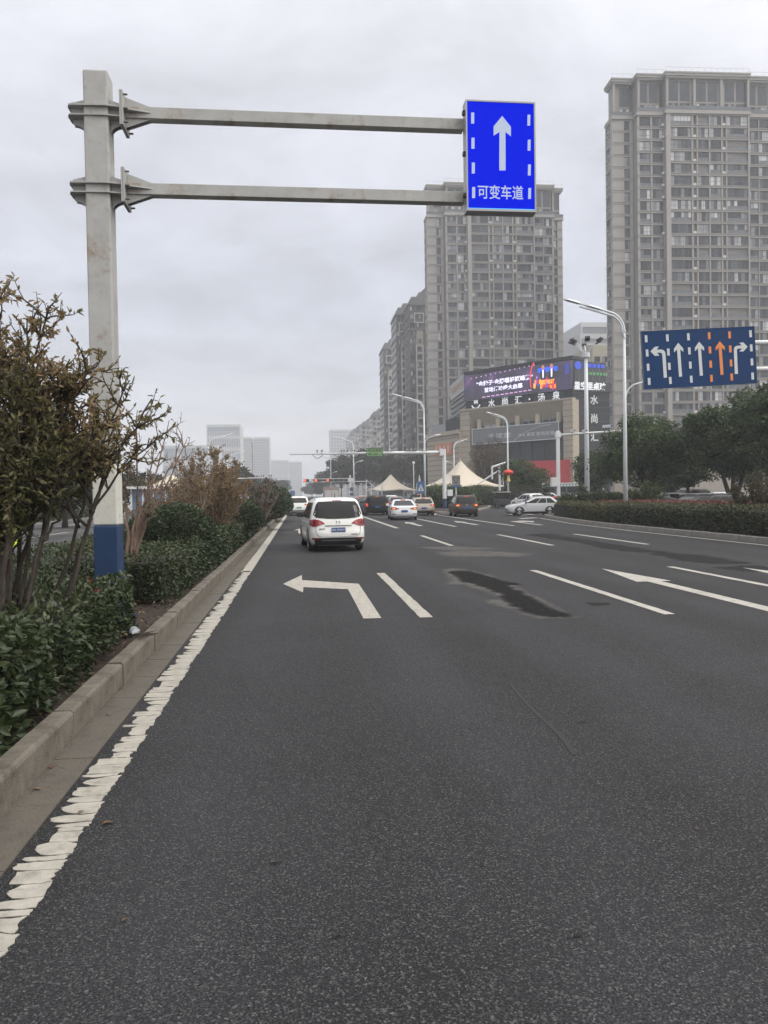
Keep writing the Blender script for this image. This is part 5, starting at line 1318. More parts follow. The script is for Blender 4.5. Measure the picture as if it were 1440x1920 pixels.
def wheels(t, hw, ys, r, w=.21):
    k = (round(r, 2), w)
    if k not in WHEELS: WHEELS[k] = wheel_meshes(r, w)
    ty, rm = WHEELS[k]
    for y in ys:
        for sg in (-1, 1):
            e = link('wheel', None, t, (sg*(hw-w/2-.005), y, r), 0 if sg > 0 else math.pi)
            link('tyre', ty, e); link('rim', rm, e)
PROF = {
 'mpv': dict(L=4.78, r=.33, lv=[(.20,.80,.22,4.60),(.30,.86,.07,4.72),(.42,.885,.01,4.77),(.60,.89,.0,4.78),(.74,.887,.03,4.76),(.86,.882,.055,4.66),(.96,.874,.075,4.30),(1.05,.860,.10,3.72),(1.15,.838,.14,3.50),(1.30,.800,.20,3.22),(1.45,.757,.28,2.95),(1.57,.715,.36,2.70),(1.64,.67,.43,2.50),(1.69,.58,.56,2.25),(1.715,.42,.85,1.95),(1.72,.2,1.2,1.7)], belt=1.06, top=1.56, tl=(.80,1.02), rw=(1.08,1.585)),
 'suv': dict(L=4.60, r=.35, lv=[(.22,.82,.22,4.42),(.33,.89,.05,4.56),(.48,.915,.0,4.60),(.70,.92,.01,4.58),(.86,.915,.05,4.50),(.98,.905,.08,4.15),(1.06,.885,.11,3.45),(1.18,.855,.20,3.15),(1.32,.81,.36,2.85),(1.46,.755,.54,2.5),(1.55,.70,.66,2.25),(1.61,.61,.82,1.95),(1.635,.45,1.05,1.7),(1.64,.2,1.2,1.5)], belt=1.07, top=1.48, tl=(.84,1.02), rw=(1.10,1.50)),
 'sedan': dict(L=4.75, r=.32, lv=[(.18,.80,.25,4.55),(.28,.88,.06,4.72),(.42,.905,.0,4.75),(.62,.91,.01,4.73),(.78,.905,.04,4.55),(.88,.895,.06,4.05),(.95,.88,.10,3.55),(1.00,.85,.55,3.30),(1.10,.80,.82,3.0),(1.22,.745,1.10,2.7),(1.33,.68,1.38,2.38),(1.39,.60,1.62,2.1),(1.42,.45,1.85,1.9)], belt=.97, top=1.31, tl=(.70,.88), rw=(1.0,1.33)),
 'van': dict(L=5.0, r=.35, lv=[(.22,.84,.20,4.85),(.32,.92,.05,4.97),(.5,.945,.0,5.0),(.75,.95,.01,4.96),(.95,.945,.03,4.75),(1.08,.935,.05,4.25),(1.18,.92,.07,3.95),(1.4,.885,.11,3.6),(1.62,.845,.16,3.25),(1.76,.80,.21,3.0),(1.85,.73,.30,2.75),(1.895,.60,.5,2.4),(1.91,.35,.9,2.0)], belt=1.16, top=1.72, tl=(.80,1.18), rw=(1.14,1.76)),
}
def car(name, label, cat, kind, loc, heading, pm, plate=M_PLATE, lit=None, ptext=None, wscale=1.0, hscale=1.0, reflection=False, rails=True, clad=True, detail=2, group=None, k=.92):
    """local frame: rear bumper at y=0, front at +y; heading turns it about z"""
    P = PROF[kind]; lv = [(z*hscale, hw*wscale, a, b) for z, hw, a, b in P['lv']]; s = Shape(lv); L_ = P['L']; hs = hscale
    t = thing(name, label, cat, loc, heading, group); t.scale = (k, k, k)
    body = s.body().build('body', pm, t, smooth=True)
    hw0 = max(l[1] for l in lv); r = P['r']
    ys = (.98, L_-.95)
    wheels(t, hw0, ys, r)
    # wheel arches: dark lips around the wheels
    for y in ys:
        for sg in (-1, 1):
            b = MB(); n = 14; ri, ro = r*1.0, r*(1.30 if clad else 1.10)
            for k in range(n+1):
                q = math.radians(-25)+math.radians(230)*k/n
                for rr in (ri*.2, ro):
                    yy, zz = y+rr*math.cos(q), max(.16, r+rr*math.sin(q)); p = s.side(sg, yy, max(lv[0][0], min(zz, lv[5][0])), .006); b.v.append((p.x, yy, zz))
            for k in range(n): b.f.append([2*k, 2*k+1, 2*k+3, 2*k+2]); b.m.append(0)
            b.build('wheel_arch', M_TRIMB, t)
    # underside and bumpers
    MB().box(-hw0*.86, hw0*.86, .25, L_-.25, .20, .34).build('underbody', M_TRIMB, t)
    if clad or kind in ('mpv', 'van'):
        bp = patch(s.rear, lin(-.985, .985, 15), [.215*hs, .3*hs, .40*hs, .455*hs] if kind != 'sedan' else [.19, .26, .31], .012); bp.build('rear_bumper', M_TRIMB, t, smooth=True)
        for sg in (-1, 1): patch(lambda u, z, o, sg=sg: s.side(sg, u, z, o), lin(1.35, L_-1.35, 8), [.22*hs, .34*hs], .008).build('sill', M_TRIMB, t)
    if detail > 1:
        patch(s.rear, lin(-.6, .6, 9), [.36*hs, .385*hs], .02).build('bumper_strip', mat('grey_strip', (.2, .2, .21), .4), t)
    # glass
    z0, z1 = P['rw'][0]*hs, P['rw'][1]*hs
    if kind == 'mpv': rw = poly_patch(s.rear, [(-.93, z0+.10), (-.80, z0+.005), (-.4, z0-.03), (0, z0-.035), (.4, z0-.03), (.80, z0+.005), (.93, z0+.10), (.90, z1-.10), (.84, z1), (.4, z1+.01), (0, z1+.012), (-.4, z1+.01), (-.84, z1), (-.90, z1-.10)], .012)
    else: rw = poly_patch(s.rear, [(-.84, z0+.02), (-.78, z0), (-.4, z0-.015), (.4, z0-.015), (.78, z0), (.84, z0+.02), (.80, z1-.03), (.74, z1), (-.74, z1), (-.80, z1-.03)], .012)
    rwo = rw.build('rear_window', M_CGLASS, t)
    zb, zt = P['belt']*hs, P['top']*hs
    for sg in (-1, 1):
        def sd(u, z, o, sg=sg):
            hw, yr, yf = interp(lv, z); y = yr + .30 + (yf-.28-yr-.30)*u if kind != 'sedan' else yr+.22+(yf-.25-yr-.22)*u
            return s.side(sg, y, z, o)
        for a, b_ in ((.02, .30), (.325, .62), (.645, .98)) if kind in ('mpv', 'van', 'suv') else ((.03, .46), (.49, .97)):
            patch(sd, lin(a, b_, 8), lin(zb, zt, 12), .014).build('side_window', M_CGLASS, t)
        # door handles, mirror
        if detail > 1:
            for u in (.36, .66): 
                y = L_*u; p = s.side(sg, y, zb-.14, .015); MB().box(p.x-.015, p.x+.015, y-.09, y+.09, zb-.155, zb-.13).build('door_handle', pm, t)
        ym = interp(lv, zb)[2]-.35; p = s.side(sg, ym, zb, 0)
        MB().box(min(p.x, p.x+sg*.22), max(p.x, p.x+sg*.22), ym-.06, ym+.08, zb-.02, zb+.14).build('mirror', pm if detail < 2 else M_TRIMB, t, bevel=.02)
    wz0, wz1 = P['lv'][7][0]*hs, (P['lv'][-5][0])*hs
    patch(s.front, lin(-.86, .86, 9), lin(wz0+.03, wz1, 14), .014).build('windscreen', M_CGLASS, t)
    # lights
    zl0, zl1 = P['tl'][0]*hs, P['tl'][1]*hs
    for sg in (-1, 1):
        if kind == 'mpv':
            pl = [(sg*.999, zl0+.0), (sg*.97, zl0-.005), (sg*.76, zl0+.02), (sg*.60, zl0+.075), (sg*.47, zl0+.085), (sg*.56, zl0+.16), (sg*.70, zl1-.005), (sg*.86, zl1+.02), (sg*.999, zl1+.025)]
        elif kind == 'van': pl = [(sg*.995, zl0), (sg*.80, zl0), (sg*.80, zl1), (sg*.995, zl1)]
        elif kind == 'sedan': pl = [(sg*.995, zl0), (sg*.8, zl0+.01), (sg*.45, zl0+.06), (sg*.42, zl0+.11), (sg*.7, zl1), (sg*.995, zl1+.01)]
        else: pl = [(sg*.995, zl0), (sg*.66, zl0+.03), (sg*.52, zl0+.07), (sg*.56, zl1-.02), (sg*.995, zl1)]
        lo = poly_patch(s.rear, pl, .016).build('tail_light', M_TAIL, t)
        # wrap onto the side
        hw, yr, yf = interp(lv, (zl0+zl1)/2)
        poly_patch(lambda u, z, o, sg=sg: s.side(sg, u, z, o), [(yr+.03, zl0), (yr+.30, zl0+.06), (yr+.34, zl1), (yr+.03, zl1)], .014).build('light_wrap', M_TAIL, lo)
        if kind == 'mpv':
            zz = (zl0+zl1)/2
            poly_patch(s.rear, [(sg*.70, zl0+.045), (sg*.56, zl0+.10), (sg*.60, zl0+.145), (sg*.70, zl1-.04)], .021).build('light_lens', mat('tail_pink', (.40, .10, .10), .2), lo)
            poly_patch(s.rear, [(sg*.755, zl0+.02), (sg*.745, zl0+.02), (sg*.745, zl1+.01), (sg*.755, zl1+.01)], .022).build('light_seam', M_TRIMB, lo)
            poly_patch(s.rear, [(sg*.93, zl0+.06), (sg*.82, zl0+.06), (sg*.82, zl1-.05), (sg*.93, zl1-.05)], .021).build('light_core', mat('tail_dark', (.12, .008, .012), .2), lo)
        if lit == 'both' or lit == sg:
            w0, w1 = (.70, .90) if kind != 'van' else (.84, .96)
            poly_patch(s.rear, [(sg*w1, zl0+.04), (sg*w0, zl0+.05), (sg*w0, zl1-.05), (sg*w1, zl1-.05)], .03).build('lit_lamp', M_IND if sg == lit or kind == 'sedan' or name in ('brown_mpv', 'white_suv') else M_TAILB, lo)
        # reflectors and headlamp
        poly_patch(s.rear, [(sg*.93, .455*hs), (sg*.66, .445*hs), (sg*.68, .40*hs), (sg*.93, .40*hs)], .024).build('reflector', mat('reflector_red', (.16, .02, .02), .3), t)
        hz0 = P['lv'][3][0]*hs
        poly_patch(s.front, [(sg*.96, hz0+.02), (sg*.55, hz0+.04), (sg*.60, hz0+.15), (sg*.96, hz0+.20)], .012).build('headlamp', M_HEAD, t)
        poly_patch(lambda u, z, o, sg=sg: s.side(sg, u, z, o), [(L_-.35, hz0+.04), (L_-.04, hz0+.0), (L_-.05, hz0+.12), (L_-.45, hz0+.17)], .012).build('headlamp_side', M_HEAD, t)
    patch(s.front, lin(-.5, .5, 5), [.40*hs, .62*hs], .012).build('grille', M_TRIMB, t)
    # plate
    zp = {'mpv': .70, 'suv': .68, 'sedan': .62, 'van': .80}[kind]*hs
    c = s.rear(0, zp, .02); po = MB().box(-.22, .22, -.012, 0, -.07, .07).build('licence_plate', plate, t, (0, c.y, zp))
    if ptext: text('plate_lettering', ptext, M_PLW, po, (0, -.0135, 0), width=.39, height=.095)
    # high brake lamp, wiper, rails, aerial, painted reflection
    zh = z1+.022
    poly_patch(s.rear, [(-.22, zh), (.22, zh), (.22, zh+.022), (-.22, zh+.022)], .03).build('high_brake_lamp', M_TAILB if lit else M_TAIL, t)
    if detail > 1 and kind in ('mpv', 'suv', 'van'):
        p0, p1 = s.rear(-.06, z0-.01, .03), s.rear(-.42, z0+.03, .03); MB().tube([p0, p1], [.02, .012], 6).build('wiper', M_TRIMB, t)
    if kind in ('mpv', 'suv') and rails:
        zr = lv[-3][0]; xr = lv[-4][1]*.98
        for sg in (-1, 1): MB().tube([(sg*xr, .75, zr-.02), (sg*xr, .85, zr+.045), (sg*xr, 2.3, zr+.05), (sg*xr*.97, 2.45, zr-.02)], .022, 6).build('roof_rail', mat('roof_rail_grey', (.25, .25, .26), .4), t)
    if detail > 1 and kind == 'mpv':
        MB().tube([(0, .95, lv[-1][0]-.01), (0, .80, lv[-1][0]+.13)], [.02, .008], 6).build('aerial', M_TRIMB, t)
        # chrome bar over the plate, seams of the tailgate
        patch(s.rear, lin(-.48, .48, 7), [.815*hs, .845*hs], .024).build('tailgate_bar', mat('dark_chrome', (.12, .12, .125), .3, metal=.5), t)
        sm = MB()
        for sg in (-1, 1):
            pts = [s.rear(sg*u, z, .004) for u, z in ((.80, .80), (.79, .66), (.74, .545), (.66, .49), (.3, .48), (0, .478))]; sm.tube(pts, .006, 4)
        sm.build('tailgate_seam', M_TRIMB, t)
        e = s.rear(0, .925, .012); em = MB(); em.tube([e+Vector((.055*math.cos(a), 0, .05*math.sin(a)+.005)) for a in np.linspace(math.pi*.95, math.pi*2.05, 9)], .009, 5)
        em.tube([e+Vector((-.05, 0, .0)), e+Vector((-.045, 0, .065)), e+Vector((-.02, 0, .03)), e+Vector((.02, 0, .03)), e+Vector((.045, 0, .065)), e+Vector((.05, 0, 0))], .008, 5)
        em.build('emblem', M_CHROME, t)
        for u, z in ((-.58, .735), (.56, .555)):
            p = s.rear(u, z, .012); MB().box(-.10, .10, -.004, .004, -.012, .012).build('badge', mat('badge_grey', (.10, .10, .10), .3), t, tuple(p))
    if reflection:  # orange reflection painted as a solid box over the rear window top
        p = s.rear(0, z1+.02, .03); MB().box(-.16, .16, -.01, .0, -.02, .05).build('painted_reflection', M_AMBER, t, tuple(p))
    return t
V = gr(629, 1030)
car('minivan', 'white minivan seen from behind, nearest vehicle in the left lane', 'minivan', 'mpv', (1.08, 22.3, 0), math.radians(4.2), paint('white', (.74, .74, .72)), ptext='皖K Z99QW')
car('white_suv', 'white sport utility car ahead of the minivan with amber rear lights', 'car', 'suv', (gr(561, 968).x, 63.5, 0), 0, paint('white', (.74, .74, .72)), plate=M_PLATEG, lit='both', hscale=1.05, detail=1)
car('sedan', 'white sedan with glowing rear lamps beside the black van', 'car', 'sedan', (6.45, 47.8, 0), math.radians(-3), paint('silver_white', (.66, .68, .70)), lit='both', detail=1, clad=False, reflection=True)
car('van', 'black van with a wide dark rear window in the middle lane', 'van', 'van', (gr(708, 966).x, 60.5, 0), 0, paint('black', (.010, .010, .012), .35), lit='both', detail=1, reflection=True, hscale=.90, wscale=1.08)
car('beige_suv', 'champagne estate car with red rear lights next to the white sedan', 'car', 'suv', (gr(797, 968).x+.1, 56.5, 0), math.radians(-2), paint('champagne', (.34, .30, .25), metal=.3), lit='both', detail=1, hscale=.91, reflection=True)
car('brown_mpv', 'dark brown people carrier turning towards the side street', 'minivan', 'mpv', (gr(888, 970).x-.1, 52.5, 0), math.radians(-4), paint('brown', (.055, .045, .04), metal=.3), lit='both', detail=2, hscale=.95)
# side-on white crossover leaving the side street, nose to the left
car('white_crossover', 'white crossover seen side-on crossing behind the right hedge end', 'car', 'suv', (18.15, 53.2, 0), math.radians(88), paint('pearl', (.52, .53, .55)), detail=2, k=.81)
car('grey_car', 'dark grey car left of the black van, one rear lamp glowing', 'car', 'sedan', (gr(684, 962).x, 74.5, 0), 0, paint('dark_grey', (.07, .07, .075)), lit='both', detail=1, clad=False, hscale=1.05)
car('dark_suv', 'tall black car in front of the champagne estate', 'car', 'van', (gr(774, 955).x-.2, 75.5, 0), 0, paint('black', (.010, .010, .012), .35), lit=None, detail=1, hscale=.93, reflection=True)
car('hatchback', 'grey hatchback between the black van and the tall black car', 'car', 'suv', (gr(748, 955).x-.6, 79.0, 0), 0, paint('grey', (.16, .165, .17)), lit='both', detail=1, hscale=.93)
car('white_hatchback', 'white car with arched roof just right of the black van', 'car', 'suv', (gr(742, 953).x, 92.0, 0), 0, paint('silver_white', (.66, .68, .70)), lit='both', detail=1)
car('red_roof_car', 'white car with a red rear spoiler far in the second lane', 'car', 'suv', (gr(682, 955).x, 86.0, 0), 0, paint('white', (.74, .74, .72)), detail=1); 
p = gr(682, 955); MB().box(-.7, .7, -.1, .15, 1.50, 1.58).build('red_spoiler', mat('spoiler_red', (.45, .02, .03), .4), bpy.data.objects['red_roof_car'], (0, .6, 0))
car('far_dark_car', 'dark car just ahead of the white sport utility car', 'car', 'suv', (gr(583, 955).x+.3, 84.0, 0), 0, paint('dark_grey', (.07, .07, .075)), detail=1)
car('far_white_car', 'tiny white car coming down the far end of the left lane', 'car', 'sedan', (gr(535, 948).x+.9, 128, 0), math.pi, paint('white', (.74, .74, .72)), detail=1, clad=False)
# lorry far ahead
q = at(622, 922, 135)
tk = thing('box_truck', 'far box truck with pale doors above the minivan roof', 'truck', (q.x, 135, 0))
MB().box(-1.35, 1.35, 0, 6, .9, 3.05).build('cargo_box', mat('truck_grey', (.22, .23, .23), .6), tk)
for sg in (-1, 1): MB().box(min(sg*.06, sg*1.2), max(sg*.06, sg*1.2), -.04, 0, 1.0, 2.5).build('door', mat('truck_door', (.42, .40, .39), .6), tk)
MB().box(-1.25, 1.25, -.06, -.005, 2.62, 2.98).build('top_plate', mat('truck_red', (.30, .20, .19), .6), tk)
MB().box(-1.1, 1.1, 6.2, 8, .6, 2.5).build('cab', paint('truck_cab', (.3, .32, .35)), tk); MB().box(-1.0, 1.0, .3, 7.8, .5, .9).build('chassis', M_TRIMB, tk)
wheels(tk, 1.2, (1.5, 6.9), .45, .3)

# covered parking beyond the right hedge: parked cars, seen mostly as roofs
PK = 'cars parked beyond the right hedge'
cols = {'black': (.02, .02, .022), 'charcoal': (.05, .05, .055), 'grey': (.16, .165, .17), 'white': (.74, .74, .72), 'silver_white': (.66, .68, .70), 'red': (.35, .02, .025), 'blue': (.03, .05, .12)}
row = [(1255, 41.5, 'sedan', 'black', 'black parked sedan nearest the lamp post behind the right hedge'),
       (1302, 41.0, 'sedan', 'charcoal', 'charcoal parked sedan, second from the lamp post behind the hedge'),
       (1345, 41.5, 'suv', 'black', 'black parked hatch with pale window, middle of the hedge row'),
       (1392, 41.0, 'suv', 'charcoal', 'charcoal parked hatch under the tree trunk behind the hedge'),
       (1440, 41.5, 'sedan', 'grey', 'grey parked sedan behind the shrub at the right edge')]
for px_, Y, kd, c, lab in row:
    q = at(px_, 930, Y); car('parked_car', lab, 'car', kd, (q.x, Y, -.02), math.radians(R_.uniform(70, 110)), paint(c, cols[c]), detail=1, group=PK, hscale=.93 if kd == 'suv' else 1.0)
row = [(1275, 56, 'suv', 'grey', 'grey parked car in the second row, seen left of the tree trunk'), (1318, 56, 'van', 'charcoal', 'dark parked van roof in the second row, behind the red planting'), (1362, 56, 'suv', 'silver_white', 'pale parked car in the second row near the tree trunk')]
for px_, Y, kd, c, lab in row:
    q = at(px_, 925, Y); car('parked_car', lab, 'car', kd, (q.x, Y, 0), math.radians(R_.uniform(-6, 6)), paint(c, cols[c]), detail=1, group=PK, hscale=.95)
row = [(1013, 70, 'suv', 'white', 'white parked car beside the blue-footed camera post'), (1064, 60, 'sedan', 'grey', 'grey parked car facing us, right of the camera post'), (1048, 88, 'suv', 'silver_white', 'silver parked car in front of the bus'),
       (1122, 66, 'sedan', 'white', 'white parked sedan right of the floodlight mast'), (1010, 92, 'sedan', 'charcoal', 'charcoal car roof just above the white crossover'), (1085, 78, 'suv', 'blue', 'dark blue parked car behind the round bushes'), (1088, 56.5, 'sedan', 'red', 'red parked car low behind the bushes by the mast')]
for px_, Y, kd, c, lab in row:
    q = at(px_, 930, Y); car('parked_car', lab, 'car', kd, (q.x, Y, 0 if Y < 125 else -.3), math.radians(R_.choice([80, 100, 170, 15])), paint(c, cols[c]), detail=1, group=PK)
# coach
q0, q1 = at(1016, 925, 100), at(1132, 925, 100)
bus = thing('coach', 'dark green coach with white frame and lettering parked before the mall', 'bus', (q0.x, 100, 0))
Lb = q1.x-q0.x; zb_ = at(1070, 905, 100).z
MB().box(.05, Lb-.05, 0, 2.5, .35, zb_-.12).build('body', mat('coach_green', (.05, .085, .08), .3, coat=.4), bus, bevel=.08)
MB().box(-.05, Lb+.05, -.08, 2.55, zb_-.12, zb_).build('roof', M_LAMPW, bus); MB().box(-.05, .18, -.06, .1, .35, zb_-.12).build('pillar', M_LAMPW, bus); MB().box(Lb-.18, Lb+.05, -.06, .1, .35, zb_-.12).build('pillar', M_LAMPW, bus)
for k in range(5): MB().box(.3+k*(Lb-.6)/5, .15+(k+1)*(Lb-.6)/5, -.03, -.001, 1.1, zb_-.55).build('window', M_CGLASS, bus)
M_BL = mat('coach_letter', (.55, .60, .60), .5)
for k in range(12): MB().box(2.2+k*.42, 2.5+k*.42, -.034, -.001, zb_-.46, zb_-.22).build('letter_block', M_BL, bus)
for x in (1.4, Lb-1.6):
    o = link('wheel', None, bus, (x, .1, .45), -math.pi/2); ty, rm = wheel_meshes(.45, .28); link('tyre', ty, o); link('rim', rm, o)
# small covered electric cart
q = at(945, 945, 78)
ct = thing('electric_cart', 'small dark electric cart with a pale roof behind the brown people carrier', 'cart', (q.x, 78, 0))
MB().box(-.65, .65, 0, 2.0, .35, .95).build('body', mat('cart_dark', (.03, .032, .035), .5), ct, bevel=.05)
MB().box(-.72, .72, -.1, 2.1, 1.62, 1.72).build('roof', mat('cart_roof', (.30, .31, .30), .6), ct, bevel=.03)
for x in (-.62, .62):
    for y in (.03, 1.97): MB().cyl((x, y, .9), (x, y, 1.64), .03, n=6).build('roof_post', M_TRIMB, ct)
MB().box(-.6, .6, 0.02, .05, .95, 1.6).build('rear_sheet', M_CGLASS, ct); wheels(ct, .65, (.35, 1.65), .25, .14)
# ------------------------------------------------------------------ vegetation
def unit(v): return v/np.maximum(np.linalg.norm(v, axis=1, keepdims=True), 1e-9)
def leaves(P, D, N_, Ln, Wd, rnd, hexa=True, droop=.15):
    """one folded leaf per point: P base, D direction, N_ rough normal, length, width"""
    n = len(P); D = unit(D); S = unit(np.cross(D, N_)); U = np.cross(S, D)
    Ln = np.broadcast_to(Ln, n)[:, None]; Wd = np.broadcast_to(Wd, n)[:, None]
    tip = P + D*Ln - U*Ln*droop
    if hexa:
        a = P + D*Ln*.35; b = P + D*Ln*.72 - U*Ln*droop*.5; f = .30*Wd
        V = np.stack([P, a - S*Wd + U*f, b - S*Wd*.72 + U*f*.7, tip, b + S*Wd*.72 + U*f*.7, a + S*Wd + U*f], 1).reshape(-1, 3)
        i = np.arange(n)[:, None]*6
        Q = np.concatenate([i + np.array([[0, 3, 2, 1]]), i + np.array([[0, 5, 4, 3]])], 0)
        return V, Q, np.repeat(rnd, 6)
    m = P + D*Ln*.5
    V = np.stack([P, m - S*Wd + U*Wd*.25, tip, m + S*Wd + U*Wd*.25], 1).reshape(-1, 3)
    i = np.arange(n)[:, None]*4; Q = i + np.array([[0, 3, 2, 1]])
    return V, Q, np.repeat(rnd, 4)
def rdir(n, up=0.0):
    v = rng.normal(size=(n, 3)); v = unit(v); v[:, 2] += up; return unit(v)
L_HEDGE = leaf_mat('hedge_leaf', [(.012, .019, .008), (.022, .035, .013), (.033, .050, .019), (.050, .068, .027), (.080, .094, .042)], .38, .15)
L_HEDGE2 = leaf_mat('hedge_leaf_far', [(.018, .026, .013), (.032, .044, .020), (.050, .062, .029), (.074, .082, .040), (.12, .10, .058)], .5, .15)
L_RED = leaf_mat('red_hedge_leaf', [(.07, .02, .018), (.13, .04, .032), (.18, .065, .05), (.12, .07, .045)], .5, .2)
L_REDNEW = leaf_mat('red_new_leaf', [(.16, .02, .022), (.28, .04, .045), (.24, .09, .08)], .4, .25)
L_BALL = leaf_mat('round_bush_leaf', [(.012, .022, .010), (.026, .042, .018), (.044, .066, .030), (.080, .105, .052)], .35, .12)
L_MYRTLE = leaf_mat('myrtle_leaf', [(.045, .058, .022), (.078, .090, .036), (.13, .13, .056), (.20, .165, .078), (.28, .19, .095), (.33, .25, .14)], .5, .42)
L_AUT = leaf_mat('autumn_leaf', [(.15, .115, .05), (.23, .155, .07), (.29, .185, .085), (.20, .11, .05)], .6, .3)
L_CAMPH = leaf_mat('camphor_leaf', [(.018, .033, .012), (.038, .062, .021), (.068, .102, .034), (.12, .16, .058)], .5, .2)
L_FAR = leaf_mat('far_tree_leaf', [(.018, .024, .014), (.030, .036, .020), (.045, .048, .028), (.062, .058, .036)], .7, .2)
L_BROWN = leaf_mat('brown_tree_leaf', [(.07, .055, .042), (.10, .08, .062), (.13, .105, .08)], .7, .2)
M_BARK = mat('bark_dark', (.045, .036, .028), .9, var=.35, vscale=12, bump=.6, bscale=40)
M_BARKP = mat('bark_pinkish', (.17, .115, .085), .8, var=.3, vscale=10, bump=.3, bscale=30)
M_BARKG = mat('bark_grey', (.20, .175, .15), .9, var=.25, vscale=9)
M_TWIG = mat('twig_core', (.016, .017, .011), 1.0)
M_LITTER = leaf_mat('leaf_litter', [(.05, .028, .016), (.09, .05, .028), (.15, .09, .05), (.22, .16, .10)], .8, .1)

def hedge(name, label, poly, z0, z1, n, ll, lw, lm, red=0, core=True, rough=.06, toprnd=.15, group=None, red_m=None, stems=0, slope=0.0):
    """clipped hedge over a four-corner plan: leaf shell over a dark twig core"""
    P4 = np.array(poly, float)      # (x,y) * 4: near-left, near-right, far-right, far-left
    t = thing(name, label, 'hedge', (float(P4[:, 0].mean()), float(P4[:, 1].mean()), z0), 0, group)
    o = np.array([P4[:, 0].mean(), P4[:, 1].mean(), z0])
    e = [np.linalg.norm(P4[(k+1) % 4]-P4[k]) for k in range(4)]; H_ = z1-z0
    ta = abs(np.cross(P4[2]-P4[0], P4[3]-P4[1]))/2
    w = np.array([e[0]*H_*3.2, e[1]*H_*1.7, e[2]*H_*.4, e[3]*H_*1.1, ta*.75]); cnt = (n*w/w.sum()).astype(int)
    Pp = []; Dd = []; Rr = []
    for k in range(5):
        m = cnt[k]
        if m == 0: continue
        if k < 4:
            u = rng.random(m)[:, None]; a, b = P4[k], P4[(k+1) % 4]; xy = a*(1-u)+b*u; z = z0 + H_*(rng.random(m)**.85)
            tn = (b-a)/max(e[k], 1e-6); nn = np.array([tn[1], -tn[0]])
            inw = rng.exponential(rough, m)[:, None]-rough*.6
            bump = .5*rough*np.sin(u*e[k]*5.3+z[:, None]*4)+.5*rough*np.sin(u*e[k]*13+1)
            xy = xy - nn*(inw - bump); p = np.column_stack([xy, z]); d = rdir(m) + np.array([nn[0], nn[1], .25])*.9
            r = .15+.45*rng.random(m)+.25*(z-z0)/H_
        else:
            u, v = rng.random(m)[:, None], rng.random(m)[:, None]
            xy = P4[0]*(1-u)*(1-v)+P4[1]*u*(1-v)+P4[2]*u*v+P4[3]*(1-u)*v
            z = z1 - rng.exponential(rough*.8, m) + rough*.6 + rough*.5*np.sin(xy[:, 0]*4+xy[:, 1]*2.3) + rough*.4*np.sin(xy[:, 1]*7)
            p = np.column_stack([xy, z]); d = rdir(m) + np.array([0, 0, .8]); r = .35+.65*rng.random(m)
        Pp.append(p); Dd.append(d); Rr.append(r)
    P, D, Rn = np.concatenate(Pp), np.concatenate(Dd), np.clip(np.concatenate(Rr), 0, 1)
    m = len(P); sz = rng.uniform(.65, 1.2, m)
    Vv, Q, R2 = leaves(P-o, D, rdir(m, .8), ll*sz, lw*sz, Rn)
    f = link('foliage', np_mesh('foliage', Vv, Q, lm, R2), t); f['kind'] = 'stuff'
    if red:
        u, v = rng.random(red)[:, None], rng.random(red)[:, None]
        xy = P4[0]*(1-u)*(1-v)+P4[1]*u*(1-v)+P4[2]*u*v+P4[3]*(1-u)*v; c = np.column_stack([xy, np.full(red, z1+.02)])-o
        k = 6; cc = np.repeat(c, k, 0); d = rdir(red*k, 1.0)
        Vv, Q, R2 = leaves(cc, d, rdir(red*k, .5), ll*.6, lw*.5, rng.random(red*k)); f = link('red_new_leaves', np_mesh('red_new_leaves', Vv, Q, red_m or L_REDNEW, R2), t); f['kind'] = 'stuff'
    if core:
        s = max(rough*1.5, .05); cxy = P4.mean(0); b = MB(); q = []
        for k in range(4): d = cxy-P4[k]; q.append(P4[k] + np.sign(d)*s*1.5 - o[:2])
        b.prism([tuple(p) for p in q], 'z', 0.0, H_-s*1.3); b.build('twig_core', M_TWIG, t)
    if stems:
        b = MB()
        for _ in range(stems):
            u, v = random.random(), random.random(); p = P4[0]*(1-u)*(1-v)+P4[1]*u*(1-v)+P4[2]*u*v+P4[3]*(1-u)*v-o[:2]
            b.tube([(p[0], p[1], 0), (p[0]+random.uniform(-.08, .08), p[1]+random.uniform(-.08, .08), H_*.5), (p[0]+random.uniform(-.2, .2), p[1]+random.uniform(-.2, .2), H_*.9)], [.012, .009, .005], 5)
        b.build('stems', M_BARK, t)['kind'] = 'stuff'
    return t
